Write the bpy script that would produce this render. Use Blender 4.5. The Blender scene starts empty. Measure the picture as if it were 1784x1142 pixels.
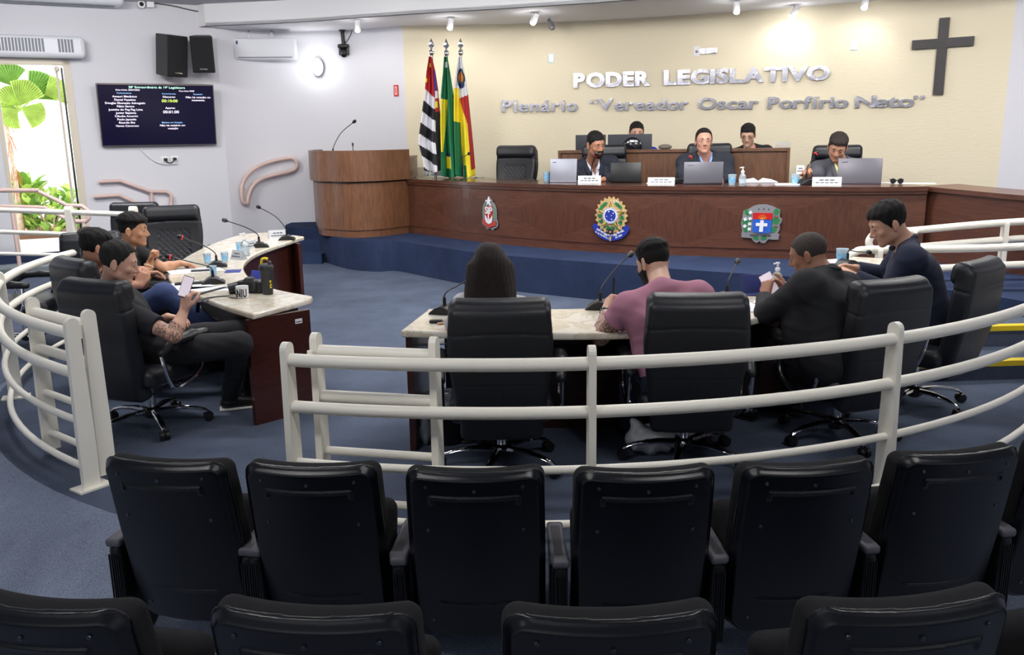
import bpy, bmesh, math, random
import numpy as np
from mathutils import Vector, Matrix, Euler

C = bpy.context.scene.collection
scene = bpy.context.scene
PI = math.pi
random.seed(4)

# ---------------------------------------------------------------- camera
CAM_H = 1.70
FPX = 1500.0                      # focal length in pixels of the 1784 px wide frame
PITCH = math.atan(331 / 1500.0)
ROLL = math.radians(0.9)
_f = Vector((0, math.cos(PITCH), -math.sin(PITCH)))
_d = Vector((0, -math.sin(PITCH), -math.cos(PITCH)))
_x = Vector((1, 0, 0))
_r = _x * math.cos(ROLL) + _d * math.sin(ROLL)
_u = _x * math.sin(ROLL) - _d * math.cos(ROLL)
cam_data = bpy.data.cameras.new('camera')
cam = bpy.data.objects.new('camera', cam_data)
C.objects.link(cam)
cam_data.sensor_width = 36
cam_data.lens = FPX / 1784 * 36
cam_data.clip_start = 0.05
m = Matrix((_r, _u, -_f)).transposed().to_4x4()
m.translation = Vector((0, 0, CAM_H))
cam.matrix_world = m
scene.camera = cam

# ---------------------------------------------------------------- world and lights
world = bpy.data.worlds.new('world')
scene.world = world
world.use_nodes = True
bg = world.node_tree.nodes['Background']
bg.inputs['Color'].default_value = (0.86, 0.93, 1.0, 1)
bg.inputs['Strength'].default_value = 4.6
sun_data = bpy.data.lights.new('sun', 'SUN')
sun_data.energy = 10.0
sun_data.angle = math.radians(1.0)
sun = bpy.data.objects.new('sun', sun_data)
C.objects.link(sun)
sun.rotation_euler = (math.radians(38), 0, math.radians(-28))
def area(name, loc, size, power, rot=(0, 0, 0), col=(1, 0.98, 0.96), sy=None):
    L = bpy.data.lights.new(name, 'AREA')
    L.energy = power; L.color = col; L.size = size
    if sy: L.shape = 'RECTANGLE'; L.size_y = sy
    o = bpy.data.objects.new(name, L); C.objects.link(o)
    o.location = loc; o.rotation_euler = rot
    return o
for lx, ly, pw, tl in ((-2.2, 8.6, 115, 14), (1.4, 8.2, 115, 14), (4.6, 8.0, 105, 14), (-2.6, 5.6, 115, 42), (0.9, 5.4, 115, 42), (4.4, 5.6, 100, 42), (-2.0, 1.6, 46, 8), (1.8, 1.6, 46, 8), (-5.2, 9.0, 130, 30)):
    area('ceiling_lamp', (lx, ly, 3.6), 1.3, pw, rot=(math.radians(tl), 0, 0), sy=0.35)
area('rear_fill', (-2.5, -2.3, 2.4), 5.0, 24, rot=(math.radians(97), 0, 0), col=(0.94, 0.97, 1.0), sy=1.6)  # added soft fill from behind the camera to lift the fascia; no window there
area('rear_fill', (4.5, -2.3, 2.4), 5.0, 22, rot=(math.radians(97), 0, math.radians(12)), col=(0.94, 0.97, 1.0), sy=1.6)  # second added fill panel, turned slightly sideways
scene.view_settings.view_transform = 'Standard'
scene.view_settings.look = 'None'
scene.view_settings.gamma = 1
scene.view_settings.use_curve_mapping = False
scene.view_settings.exposure = -0.12

# ---------------------------------------------------------------- measuring helpers: where a sight line meets a plane of the room
def ray(px, py):
    a = (px - 892) / FPX; b = (py - 571) / FPX
    c, s = math.cos(ROLL), math.sin(ROLL)
    return _f + _x * (a * c - b * s) + _d * (a * s + b * c)
def on_z(px, py, z=0.0):
    r = ray(px, py); return Vector((0, 0, CAM_H)) + r * ((z - CAM_H) / r.z)
def at_y(px, py, Y):
    r = ray(px, py); return Vector((0, 0, CAM_H)) + r * (Y / r.y)

# ---------------------------------------------------------------- materials
MATS = {}
def srgb(c):
    return tuple(((v / 255) / 12.92 if v / 255 <= 0.04045 else (((v / 255) + 0.055) / 1.055) ** 2.4) for v in c)
def mat(name, rgb, rough=0.5, metal=0.0, bump=0.0, bscale=200, var=0.0, vscale=8, emit=0, trans=0, coat=0, spec=None, stretch=None, alpha=1):
    if name in MATS: return MATS[name]
    M = bpy.data.materials.new(name); M.use_nodes = True
    nt = M.node_tree; b = nt.nodes['Principled BSDF']
    col = srgb(rgb)
    b.inputs['Base Color'].default_value = (*col, 1)
    b.inputs['Roughness'].default_value = rough
    b.inputs['Metallic'].default_value = metal
    if spec is not None: b.inputs['Specular IOR Level'].default_value = spec
    if coat: b.inputs['Coat Weight'].default_value = coat
    if trans: b.inputs['Transmission Weight'].default_value = trans
    if alpha < 1: b.inputs['Alpha'].default_value = alpha
    if emit:
        b.inputs['Emission Color'].default_value = (*col, 1); b.inputs['Emission Strength'].default_value = emit
    tc = nt.nodes.new('ShaderNodeTexCoord'); mp = nt.nodes.new('ShaderNodeMapping')
    nt.links.new(tc.outputs['Object'], mp.inputs['Vector'])
    if stretch: mp.inputs['Scale'].default_value = stretch
    if bump:
        n = nt.nodes.new('ShaderNodeTexNoise'); n.inputs['Scale'].default_value = bscale; n.inputs['Detail'].default_value = 3
        nt.links.new(mp.outputs[0], n.inputs['Vector'])
        bp = nt.nodes.new('ShaderNodeBump'); bp.inputs['Strength'].default_value = bump; bp.inputs['Distance'].default_value = 0.01
        nt.links.new(n.outputs['Fac'], bp.inputs['Height']); nt.links.new(bp.outputs[0], b.inputs['Normal'])
    if var:
        n = nt.nodes.new('ShaderNodeTexNoise'); n.inputs['Scale'].default_value = vscale; n.inputs['Detail'].default_value = 5
        nt.links.new(mp.outputs[0], n.inputs['Vector'])
        r = nt.nodes.new('ShaderNodeValToRGB')
        r.color_ramp.elements[0].position = 0.3; r.color_ramp.elements[1].position = 0.7
        r.color_ramp.elements[0].color = (*[v * (1 - var) for v in col], 1)
        r.color_ramp.elements[1].color = (*[min(1, v * (1 + var)) for v in col], 1)
        nt.links.new(n.outputs['Fac'], r.inputs['Fac']); nt.links.new(r.outputs[0], b.inputs['Base Color'])
    MATS[name] = M
    return M

def m_carpet(name, rgb):
    M = mat(name, rgb, 0.95, spec=0.1)
    nt = M.node_tree; b = nt.nodes['Principled BSDF']; col = srgb(rgb)
    tc = [n for n in nt.nodes if n.type == 'TEX_COORD'][0]
    n1 = nt.nodes.new('ShaderNodeTexNoise'); n1.inputs['Scale'].default_value = 140; n1.inputs['Detail'].default_value = 2
    n2 = nt.nodes.new('ShaderNodeTexNoise'); n2.inputs['Scale'].default_value = 1.6; n2.inputs['Detail'].default_value = 6; n2.inputs['Roughness'].default_value = 0.65
    for n in (n1, n2): nt.links.new(tc.outputs['Object'], n.inputs['Vector'])
    mx = nt.nodes.new('ShaderNodeMath'); mx.operation = 'ADD'
    nt.links.new(n1.outputs['Fac'], mx.inputs[0]); nt.links.new(n2.outputs['Fac'], mx.inputs[1])
    r = nt.nodes.new('ShaderNodeValToRGB')
    r.color_ramp.elements[0].position = 0.35; r.color_ramp.elements[1].position = 0.68
    mm = nt.nodes.new('ShaderNodeMath'); mm.operation = 'MULTIPLY'; mm.inputs[1].default_value = 0.5
    nt.links.new(mx.outputs[0], mm.inputs[0]); nt.links.new(mm.outputs[0], r.inputs['Fac'])
    r.color_ramp.elements[0].color = (*[v * 0.62 for v in col], 1); r.color_ramp.elements[1].color = (*[v * 1.35 for v in col], 1)
    nt.links.new(r.outputs[0], b.inputs['Base Color'])
    bp = nt.nodes.new('ShaderNodeBump'); bp.inputs['Strength'].default_value = 0.5; bp.inputs['Distance'].default_value = 0.006
    nt.links.new(n1.outputs['Fac'], bp.inputs['Height']); nt.links.new(bp.outputs[0], b.inputs['Normal'])
    return M
def m_wood(name, rgb, rough=0.35, axis_scale=(1, 1, 12), dark=0.72):
    M = mat(name, rgb, rough, coat=0.15)
    nt = M.node_tree; b = nt.nodes['Principled BSDF']; col = srgb(rgb)
    tc = [n for n in nt.nodes if n.type == 'TEX_COORD'][0]; mp = [n for n in nt.nodes if n.type == 'MAPPING'][0]
    mp.inputs['Scale'].default_value = axis_scale
    n = nt.nodes.new('ShaderNodeTexNoise'); n.inputs['Scale'].default_value = 5; n.inputs['Detail'].default_value = 6; n.inputs['Distortion'].default_value = 0.6
    nt.links.new(mp.outputs[0], n.inputs['Vector'])
    r = nt.nodes.new('ShaderNodeValToRGB')
    r.color_ramp.elements[0].position = 0.32; r.color_ramp.elements[1].position = 0.68
    r.color_ramp.elements[0].color = (*[v * dark for v in col], 1); r.color_ramp.elements[1].color = (*[min(1, v * 1.18) for v in col], 1)
    nt.links.new(n.outputs['Fac'], r.inputs['Fac']); nt.links.new(r.outputs[0], b.inputs['Base Color'])
    return M
def m_marble(name):
    M = mat(name, (226, 220, 204), 0.18, coat=0.3)
    nt = M.node_tree; b = nt.nodes['Principled BSDF']
    tc = [n for n in nt.nodes if n.type == 'TEX_COORD'][0]
    n = nt.nodes.new('ShaderNodeTexNoise'); n.inputs['Scale'].default_value = 4.6; n.inputs['Detail'].default_value = 9; n.inputs['Distortion'].default_value = 2.2; n.inputs['Roughness'].default_value = 0.6
    nt.links.new(tc.outputs['Object'], n.inputs['Vector'])
    r = nt.nodes.new('ShaderNodeValToRGB'); cr = r.color_ramp
    cr.elements[0].position = 0.42; cr.elements[0].color = (*srgb((228, 224, 213)), 1)
    cr.elements[1].position = 0.60; cr.elements[1].color = (*srgb((222, 214, 196)), 1)
    e = cr.elements.new(0.50); e.color = (*srgb((206, 194, 172)), 1)
    e = cr.elements.new(0.47); e.color = (*srgb((226, 219, 204)), 1)
    nt.links.new(n.outputs['Fac'], r.inputs['Fac']); nt.links.new(r.outputs[0], b.inputs['Base Color'])
    return M

# ---------------------------------------------------------------- mesh builder
class MB:
    def __init__(s): s.v = []; s.f = []; s.mi = []; s.sm = []
    def add(s, vs, fs, mi=0, smooth=False):
        n = len(s.v); s.v += [tuple(p) for p in vs]
        for f in fs: s.f.append([i + n for i in f]); s.mi.append(mi); s.sm.append(smooth)
        return s
    def box(s, c, size, rz=0, mi=0, R=None):
        hx, hy, hz = size[0] / 2, size[1] / 2, size[2] / 2
        R = R or Matrix.Rotation(rz, 3, 'Z'); c = Vector(c)
        vs = [c + R @ Vector((x * hx, y * hy, z * hz)) for x in (-1, 1) for y in (-1, 1) for z in (-1, 1)]
        return s.add(vs, [(0, 1, 3, 2), (4, 6, 7, 5), (0, 4, 5, 1), (2, 3, 7, 6), (0, 2, 6, 4), (1, 5, 7, 3)], mi)
    def rbox(s, c, size, r=0.01, rz=0, mi=0, R=None, n=3):
        # rounded box from rounded-rectangle rings
        hx, hy, hz = size[0] / 2, size[1] / 2, size[2] / 2
        r = min(r, hx * .98, hy * .98, hz * .98)
        R = R or Matrix.Rotation(rz, 3, 'Z'); c = Vector(c)
        def ring(inset, z):
            out = []
            rr = r; ax, ay = hx - r, hy - r
            k = r - inset
            for (sx, sy, a0) in ((1, 1, 0), (-1, 1, 90), (-1, -1, 180), (1, -1, 270)):
                for i in range(n + 1):
                    a = math.radians(a0 + 90 * i / n)
                    out.append(c + R @ Vector((sx * ax + math.cos(a) * k, sy * ay + math.sin(a) * k, z)))
            return out
        rings = []
        for i in range(n + 1):
            a = PI / 2 * i / n
            rings.append(ring(r - r * math.sin(a), -hz + r - r * math.cos(a)))
        for i in range(n + 1):
            a = PI / 2 * i / n
            rings.append(ring(r - r * math.cos(a), hz - r + r * math.sin(a)))
        L = len(rings[0]); vs = [p for g in rings for p in g]; fs = []
        for j in range(len(rings) - 1):
            for i in range(L):
                fs.append((j * L + i, j * L + (i + 1) % L, (j + 1) * L + (i + 1) % L, (j + 1) * L + i))
        fs.append(tuple(range(L))[::-1]); fs.append(tuple(range((len(rings) - 1) * L, len(rings) * L)))
        return s.add(vs, fs, mi, True)
    def tube(s, path, r, seg=10, mi=0, caps=True, closed=False):
        P = [Vector(p) for p in path]; n = len(P)
        rs = r if isinstance(r, (list, tuple)) else [r] * n
        T = []
        for i in range(n):
            if closed: t = P[(i + 1) % n] - P[i - 1]
            else: t = P[min(i + 1, n - 1)] - P[max(i - 1, 0)]
            T.append(t.normalized())
        up = Vector((0, 0, 1)) if abs(T[0].z) < 0.9 else Vector((0, 1, 0))
        N = (up - T[0] * up.dot(T[0])).normalized(); vs = []
        for i in range(n):
            if i:
                q = T[i - 1].rotation_difference(T[i]); N = (q @ N); N = (N - T[i] * N.dot(T[i])).normalized()
            B = T[i].cross(N)
            for k in range(seg):
                a = 2 * PI * k / seg
                vs.append(P[i] + (N * math.cos(a) + B * math.sin(a)) * rs[i])
        fs = []
        for i in range(n if closed else n - 1):
            j = (i + 1) % n
            for k in range(seg):
                fs.append((i * seg + k, i * seg + (k + 1) % seg, j * seg + (k + 1) % seg, j * seg + k))
        if caps and not closed:
            fs.append(tuple(range(seg))[::-1]); fs.append(tuple(range((n - 1) * seg, n * seg)))
        return s.add(vs, fs, mi, True)
    def prism(s, poly, z0, z1, mi=0, fr=None):
        # polygon in x,y extruded in z; fr = 4x4 frame matrix
        n = len(poly); fr = fr or Matrix.Identity(4)
        vs = [fr @ Vector((x, y, z0)) for x, y in poly] + [fr @ Vector((x, y, z1)) for x, y in poly]
        fs = [tuple(range(n))[::-1], tuple(range(n, 2 * n))] + [(i, (i + 1) % n, n + (i + 1) % n, n + i) for i in range(n)]
        return s.add(vs, fs, mi)
    def lathe(s, prof, c=(0, 0, 0), seg=24, mi=0, R=None):
        R = R or Matrix.Identity(3); c = Vector(c); vs = []
        for r, z in prof:
            for k in range(seg):
                a = 2 * PI * k / seg
                vs.append(c + R @ Vector((r * math.cos(a), r * math.sin(a), z)))
        fs = []
        for j in range(len(prof) - 1):
            for k in range(seg):
                fs.append((j * seg + k, j * seg + (k + 1) % seg, (j + 1) * seg + (k + 1) % seg, (j + 1) * seg + k))
        fs.append(tuple(range(seg))[::-1]); fs.append(tuple(range((len(prof) - 1) * seg, len(prof) * seg)))
        return s.add(vs, fs, mi, True)
    def sphere(s, c, r, mi=0, seg=14):
        c = Vector(c); r = Vector(r) if not isinstance(r, (int, float)) else Vector((r, r, r))
        prof = []
        vs = []; H = seg // 2 + 1
        for j in range(H + 1):
            t = PI * j / H
            for k in range(seg):
                a = 2 * PI * k / seg
                vs.append(c + Vector((r.x * math.sin(t) * math.cos(a), r.y * math.sin(t) * math.sin(a), -r.z * math.cos(t))))
        fs = [(j * seg + k, j * seg + (k + 1) % seg, (j + 1) * seg + (k + 1) % seg, (j + 1) * seg + k) for j in range(H) for k in range(seg)]
        return s.add(vs, fs, mi, True)
    def build(s, name, mats, parent=None, loc=None, rz=None):
        me = bpy.data.meshes.new(name)
        me.from_pydata(s.v, [], s.f); me.update()
        for mm in (mats if isinstance(mats, (list, tuple)) else [mats]): me.materials.append(mm)
        me.polygons.foreach_set('material_index', s.mi)
        me.polygons.foreach_set('use_smooth', s.sm)
        b = bmesh.new(); b.from_mesh(me); bmesh.ops.remove_doubles(b, verts=b.verts, dist=1e-5)
        bmesh.ops.recalc_face_normals(b, faces=b.faces); b.to_mesh(me); b.free()
        if any(s.sm):
            try: me.set_sharp_from_angle(angle=math.radians(42))
            except Exception: pass
        return link(name, me, parent, loc, rz)
def link(name, me, parent=None, loc=None, rz=None):
    o = bpy.data.objects.new(name, me); C.objects.link(o)
    if parent is not None: o.parent = parent
    if loc is not None: o.location = loc
    if rz is not None: o.rotation_euler = (0, 0, rz)
    return o
def thing(name, label, cat, loc=(0, 0, 0), rz=0, group=None):
    o = bpy.data.objects.new(name, None); C.objects.link(o)
    o.empty_display_size = 0.1
    o.location = loc; o.rotation_euler = (0, 0, rz); o['label'] = label; o['category'] = cat
    if group: o['group'] = group
    return o
def tag(o, label, cat, group=None, kind=None):
    o['label'] = label; o['category'] = cat
    if group: o['group'] = group
    if kind: o['kind'] = kind
    return o
def struct(o, label=None):
    o['kind'] = 'structure'
    if label: o['label'] = label; o['category'] = 'structure'
    return o
def dup(root, loc, rz, label, group=None):
    r = root.copy(); C.objects.link(r); r.location = loc; r.rotation_euler = (0, 0, rz); r['label'] = label
    if group: r['group'] = group
    for ch in list(root.children):
        c = ch.copy(); C.objects.link(c); c.parent = r
        for g in ch.children:
            d = g.copy(); C.objects.link(d); d.parent = c
    return r
def arc(cx, cy, r, a0, a1, n):
    return [(cx + r * math.cos(a0 + (a1 - a0) * i / n), cy + r * math.sin(a0 + (a1 - a0) * i / n)) for i in range(n + 1)]
def spline(pts, n=8, closed=False):
    # Catmull-Rom through points of any dimension
    P = [np.array(p, float) for p in pts]; out = []
    N = len(P)
    rng = range(N) if closed else range(N - 1)
    for i in rng:
        if closed: p0, p1, p2, p3 = P[i - 1], P[i], P[(i + 1) % N], P[(i + 2) % N]
        else: p0, p1, p2, p3 = P[max(i - 1, 0)], P[i], P[i + 1], P[min(i + 2, N - 1)]
        for k in range(n):
            t = k / n
            out.append(0.5 * ((2 * p1) + (-p0 + p2) * t + (2 * p0 - 5 * p1 + 4 * p2 - p3) * t * t + (-p0 + 3 * p1 - 3 * p2 + p3) * t ** 3))
    if not closed: out.append(P[-1])
    return [tuple(q) for q in out]
def ribbon(mb, pts, z0, z1, th, mi=0):
    # upright strip following a plan polyline, th to the left of its direction; z0/z1 numbers or lists
    n = len(pts); P = [Vector((p[0], p[1])) for p in pts]
    off = []
    for i in range(n):
        t = (P[min(i + 1, n - 1)] - P[max(i - 1, 0)]).normalized(); off.append(P[i] + Vector((-t.y, t.x)) * th)
    Z0 = z0 if isinstance(z0, (list, tuple)) else [z0] * n; Z1 = z1 if isinstance(z1, (list, tuple)) else [z1] * n
    vs = []
    for i in range(n):
        vs += [(P[i].x, P[i].y, Z0[i]), (P[i].x, P[i].y, Z1[i]), (off[i].x, off[i].y, Z1[i]), (off[i].x, off[i].y, Z0[i])]
    fs = []
    for i in range(n - 1):
        for k in range(4):
            fs.append((i * 4 + k, i * 4 + (k + 1) % 4, (i + 1) * 4 + (k + 1) % 4, (i + 1) * 4 + k))
    fs.append((0, 1, 2, 3)); fs.append(((n - 1) * 4 + 3, (n - 1) * 4 + 2, (n - 1) * 4 + 1, (n - 1) * 4))
    return mb.add(vs, fs, mi, True)
def text_mesh(s, size, depth=0.0, bold=0.0, align='CENTER', sx=1.0):
    cu = bpy.data.curves.new('lettering', 'FONT'); cu.body = s; cu.size = size; cu.extrude = depth; cu.offset = bold * size
    cu.align_x = align; cu.align_y = 'BOTTOM_BASELINE'
    cu.resolution_u = 3
    o = bpy.data.objects.new('lettering', cu); C.objects.link(o)
    dg = bpy.context.evaluated_depsgraph_get(); me = bpy.data.meshes.new_from_object(o.evaluated_get(dg))
    bpy.data.objects.remove(o); bpy.data.curves.remove(cu)
    if sx != 1: me.transform(Matrix.Diagonal((sx, 1, 1, 1)))
    me.materials.clear()
    return me
def frame(origin, xdir, zdir):
    # frame whose X runs along xdir, Y up along zdir, Z out (toward viewer)
    x = Vector(xdir).normalized(); y = Vector(zdir); y = (y - x * y.dot(x)).normalized(); z = x.cross(y)
    M = Matrix((x, y, z)).transposed().to_4x4(); M.translation = Vector(origin); return M
# ================================================================ the setting
CARP = m_carpet('blue_carpet', (82, 91, 109))
CARPD = m_carpet('dais_carpet', (46, 57, 84))
WALLW = mat('white_paint', (216, 216, 222), 0.7, bump=0.08, bscale=30, spec=0.2)
WALLB = mat('cream_textured_paint', (226, 216, 190), 0.6, bump=0.25, bscale=14, spec=0.25, stretch=(1, 1, 4))
CEIL = mat('ceiling_paint', (222, 222, 228), 0.8)
BLACKC = mat('black_plastic', (16, 17, 20), 0.4)
CHROME = mat('chrome', (225, 225, 228), 0.08, 1.0)
WHITEM = mat('white_enamel', (232, 232, 234), 0.35)
CREAM = mat('cream_enamel', (246, 242, 230), 0.38, bump=0.05, bscale=60)
PINK = mat('pink_enamel', (214, 186, 178), 0.4)

ZP = 0.40          # dais floor
RC = (0.10, 7.20)  # centre of the plenary ring
RR = 3.83
# plenary floor disc + surroundings, audience ramp and lower floor
mb = MB()
mb.prism([(-9, 4.2), (-9, 20), (9, 20), (9, 4.2)] , -0.4, -0.36)
b = MB()
ring_out = arc(RC[0], RC[1], RR + 0.13, math.radians(180 + 8), math.radians(360 - 8), 48)
poly = [(-9.0, ring_out[0][1])] + ring_out + [(9.0, ring_out[-1][1]), (9.0, 16.0), (-9.0, 16.0)]
b.prism(poly, -0.5, 0.0)
struct(b.build('floor', CARP), 'dark blue carpet of the plenary floor')
b = MB()
ro2 = arc(RC[0], RC[1], RR + 0.13 + 0.6, math.radians(180 + 8), math.radians(360 - 8), 48)
vs = [(x, y, 0.0) for x, y in ring_out] + [(x, y, -0.36) for x, y in ro2]
n = len(ring_out)
b.add(vs, [(i, i + 1, n + i + 1, n + i) for i in range(n - 1)])
# side shoulders of the ramp
b.add([(-9, ring_out[0][1], 0), (*ring_out[0], 0), (*ro2[0], -0.36), (-9, ro2[0][1], -0.36)], [(0, 1, 2, 3)])
b.add([(9, ring_out[-1][1], 0), (*ring_out[-1], 0), (*ro2[-1], -0.36), (9, ro2[-1][1], -0.36)], [(0, 1, 2, 3)])
low = [(-9.0, -2.5)] + [(-9.0, ro2[0][1])] + ro2 + [(9.0, ro2[-1][1]), (9.0, -2.5)]
k = len(b.v); b.add([(x, y, -0.36) for x, y in low], [tuple(range(len(low)))])
struct(b.build('floor_audience', m_carpet('audience_carpet', (132, 142, 162))), 'lighter blue-grey carpet sloping down to the audience seats')

b = MB(); b.prism([(-9, -2.5), (9, -2.5)] + [(x, y) for x, y in arc(RC[0], RC[1], 5.28, math.radians(290), math.radians(250), 16)], -0.42, -0.30)
struct(b.build('floor_second_row', MATS['audience_carpet']), 'carpeted step under the nearest row of seats')
# dais: plinth edge in plan, from the podium round to the right
pl = [on_z(552, 405, ZP), on_z(600, 417, ZP), on_z(652, 421, ZP), on_z(690, 420, ZP), on_z(745, 428, ZP), on_z(812, 438, ZP), on_z(888, 446, ZP), on_z(974, 453, ZP), on_z(1092, 462, ZP), on_z(1220, 472, ZP), on_z(1372, 482, ZP), on_z(1511, 490, ZP), on_z(1700, 512, ZP), on_z(1900, 545, ZP)]
plinth = spline([(p.x, p.y) for p in pl], 6)
DAIS_L = plinth[0]
b = MB()
poly = [(DAIS_L[0] - 0.02, 15.5)] + plinth + [(9.0, plinth[-1][1]), (9.0, 15.5)]
b.prism(poly, -0.01, ZP)
struct(b.build('floor_dais', CARPD), 'raised blue carpeted dais under the long desk')

# curved back wall, side walls
ZC = 3.35
def top(px, py, z=ZC): p = on_z(px, py, z); return (p.x, p.y)
cornerA = (-4.30, 13.35)
wb = [cornerA, (-3.9, 13.75), (-3.3, 13.95), (-2.6, 13.90), (-2.0, 13.70)]
cL = at_y(705, 150, 13.5)
cream_pts = [(cL.x, 13.52), (-0.55, 13.55), (1.0, 13.33), (2.7, 12.75), (4.2, 12.05), (5.6, 11.1), (6.02, 10.75)]
wb = spline(wb + [(cL.x, 13.52)], 6)
cream = spline(cream_pts, 8)
def back_y(x):
    for a, c in zip(cream[:-1], cream[1:]):
        if a[0] <= x <= c[0]:
            t = (x - a[0]) / (c[0] - a[0]); return a[1] + (c[1] - a[1]) * t
    return cream[-1][1]
def on_cream(px, py, out=0.0):
    # where the sight line through the pixel meets the curved back wall
    y = 12.5
    for _ in range(30):
        p = at_y(px, py, y); y = back_y(p.x)
    x = p.x; t = Vector((0.2, back_y(x + 0.1) - back_y(x - 0.1), 0)).normalized()
    nrm = Vector((t.y, -t.x, 0))
    return p + nrm * out, t, nrm
b = MB(); ribbon(b, wb, -0.2, 4.6, 0.2); struct(b.build('wall_corner', WALLW), 'white wall with the oval lamp and air conditioner')
b = MB(); ribbon(b, cream, -0.2, 4.6, 0.2); struct(b.build('wall_back', WALLB), 'cream curved wall behind the dais')
b = MB(); ribbon(b, [cream[-1], (9.2, 8.6), (9.2, -3)], -0.5, 4.6, 0.2); struct(b.build('wall_right', WALLW), 'pale wall at the right edge')
b = MB(); ribbon(b, [(9.2, -2.6), (-9.3, -2.6)], -0.5, 4.6, 0.2); struct(b.build('wall_rear', WALLW), 'wall behind the audience')
# left wall holding the screen, with the garden doorway
SL = 0.53
WD = Vector((1, SL, 0)).normalized()      # direction along the left wall, to the right
WN = Vector((SL, -1, 0)).normalized()     # toward the room
WA = Vector((cornerA[0], cornerA[1], 0))
def on_left(px, py, out=0.0):
    r = ray(px, py); o = Vector((0, 0, CAM_H)); q = WA + WN * out
    t = (q - o).dot(WN) / r.dot(WN); return o + r * t
def wl(s, out=0.0, z=0.0): return WA - WD * s + WN * out + Vector((0, 0, z))
def s_of(p): return (WA - Vector((p.x, p.y, 0))).dot(WD)
sD1 = s_of(on_left(142, 279)); sD0 = s_of(on_left(7, 279)); zTop = on_left(60, 104).z
ZL = 0.22   # landing / doorway level
PATH_Z = ZL
b = MB()
def wall_piece(b, s0, s1, z0, z1, th=0.22):
    p = [wl(s0), wl(s1), wl(s1, -th), wl(s0, -th)]
    b.prism([(q.x, q.y) for q in p], z0, z1)
wall_piece(b, 0, sD1, -0.2, 4.6); wall_piece(b, sD0, 9.5, -0.2, 4.6); wall_piece(b, sD1, sD0, zTop, 4.6)
struct(b.build('wall_left', WALLW), 'white wall with the television and the garden doorway')
b = MB(); e = wl(9.4); ribbon(b, [(-9.3, -3), (-9.3, 9), (e.x, e.y)], -0.5, 4.6, 0.2); struct(b.build('wall_side', WALLW), 'left side wall out of view')
# door frame with half-closed sliding track
FR = mat('door_frame_beige', (214, 204, 186), 0.5)
d = thing('door_1', 'open garden doorway with beige frame at the left', 'door', (0, 0, 0)); d['kind'] = 'structure'
b = MB()
for s0, s1, z0, z1 in ((sD1, sD1 + 0.09, ZL, zTop), (sD0 - 0.05, sD0, ZL, zTop), (sD1, sD0, zTop - 0.06, zTop)):
    p = [wl(s0, 0.015), wl(s1, 0.015), wl(s1, -0.16), wl(s0, -0.16)]
    b.prism([(q.x, q.y) for q in p], z0, z1)
b.build('door_frame', FR, d)
b = MB()
p = [wl(sD1 + 0.10, 0.03), wl(sD1 + 0.125, 0.03), wl(sD1 + 0.125, -0.02), wl(sD1 + 0.10, -0.02)]
b.prism([(q.x, q.y) for q in p], ZL, zTop - 0.1)
b.build('door_seal', BLACKC, d)
b = MB()
p = [wl(sD1 + 0.16, -0.04), wl(sD1 + 0.19, -0.04), wl(sD1 + 0.19, -0.08), wl(sD1 + 0.16, -0.08)]
b.prism([(q.x, q.y) for q in p], ZL, zTop - 0.08)
b.sphere(wl(sD1 + 0.17, 0.02, zTop - 0.12), 0.035)
b.build('door_rail', FR, d)
# landing along the left wall
la = on_z(20, 446, ZL); lb = on_z(122, 437, ZL)
b = MB()
L0, L1 = wl(0.95), wl(9.3)
b.prism([(L0.x, L0.y), (L1.x, L1.y), (L1.x + 0.7, L1.y - 1.0), (la.x, la.y), (lb.x, lb.y), (L0.x + 0.35, L0.y - 0.6)], -0.01, ZL)
struct(b.build('floor_landing', CARPD), 'blue carpeted landing below the garden doorway')
b = MB()
la2 = on_z(12, 470, 0.11); lb2 = on_z(112, 462, 0.11)
b.prism([(L1.x, L1.y), (L1.x + 1.2, L1.y - 1.6), (la2.x, la2.y), (lb2.x, lb2.y), (lb2.x + .4, lb2.y + .6), (lb.x, lb.y + 0.3)], -0.01, 0.11)
struct(b.build('floor_landing_step', mat('grey_step', (118, 128, 132), 0.8)), 'grey lower step in front of the landing')

# ceilings: low soffit over the dais with its white fascia, high ceiling over the room
fas = [on_z(358, 45, ZC), on_z(520, 38, ZC), on_z(700, 25, ZC), on_z(820, 18, ZC), on_z(1010, 6, ZC), on_z(1094, 0, ZC), on_z(1300, -14, ZC), on_z(1560, -34, ZC), on_z(1784, -54, ZC)]
fas = spline([(p.x, p.y) for p in fas], 5)
fas_end = fas[-1]
b = MB()
b.prism([fas[0]] + fas[1:] + [(9.0, fas_end[1] - 1.2), (9.0, 16), (fas[0][0] - 1.62, 16), (fas[0][0] - 1.62, fas[0][1] + 1.32)], ZC, ZC + 0.04)
struct(b.build('ceiling_low', CEIL), 'low grey ceiling strip with spotlights over the dais')
b = MB(); ribbon(b, fas + [(9.0, fas_end[1] - 1.2)], ZC - 0.0, ZC + 0.30, 0.06)
ribbon(b, [(fas[0][0] - 1.6, fas[0][1] + 1.3), fas[0]], ZC, ZC + 0.30, 0.06)
struct(b.build('trim_fascia', WHITEM), 'white curved ceiling fascia')
b = MB()
fl = on_left(252, 0); ZH = 4.35
b.prism([fas[0]] + fas[1:] + [(9.0, fas_end[1] - 1.2), (9.4, 5), (9.4, -3), (-9.4, -3), (-9.4, 14.5), (fas[0][0] - 1.62, fas[0][1] + 1.32)], ZC + 0.30, ZC + 0.33)
hi = b
struct(hi.build('ceiling_high', mat('high_ceiling', (196, 196, 204), 0.8)), 'pale ceiling in front of the fascia')

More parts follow.
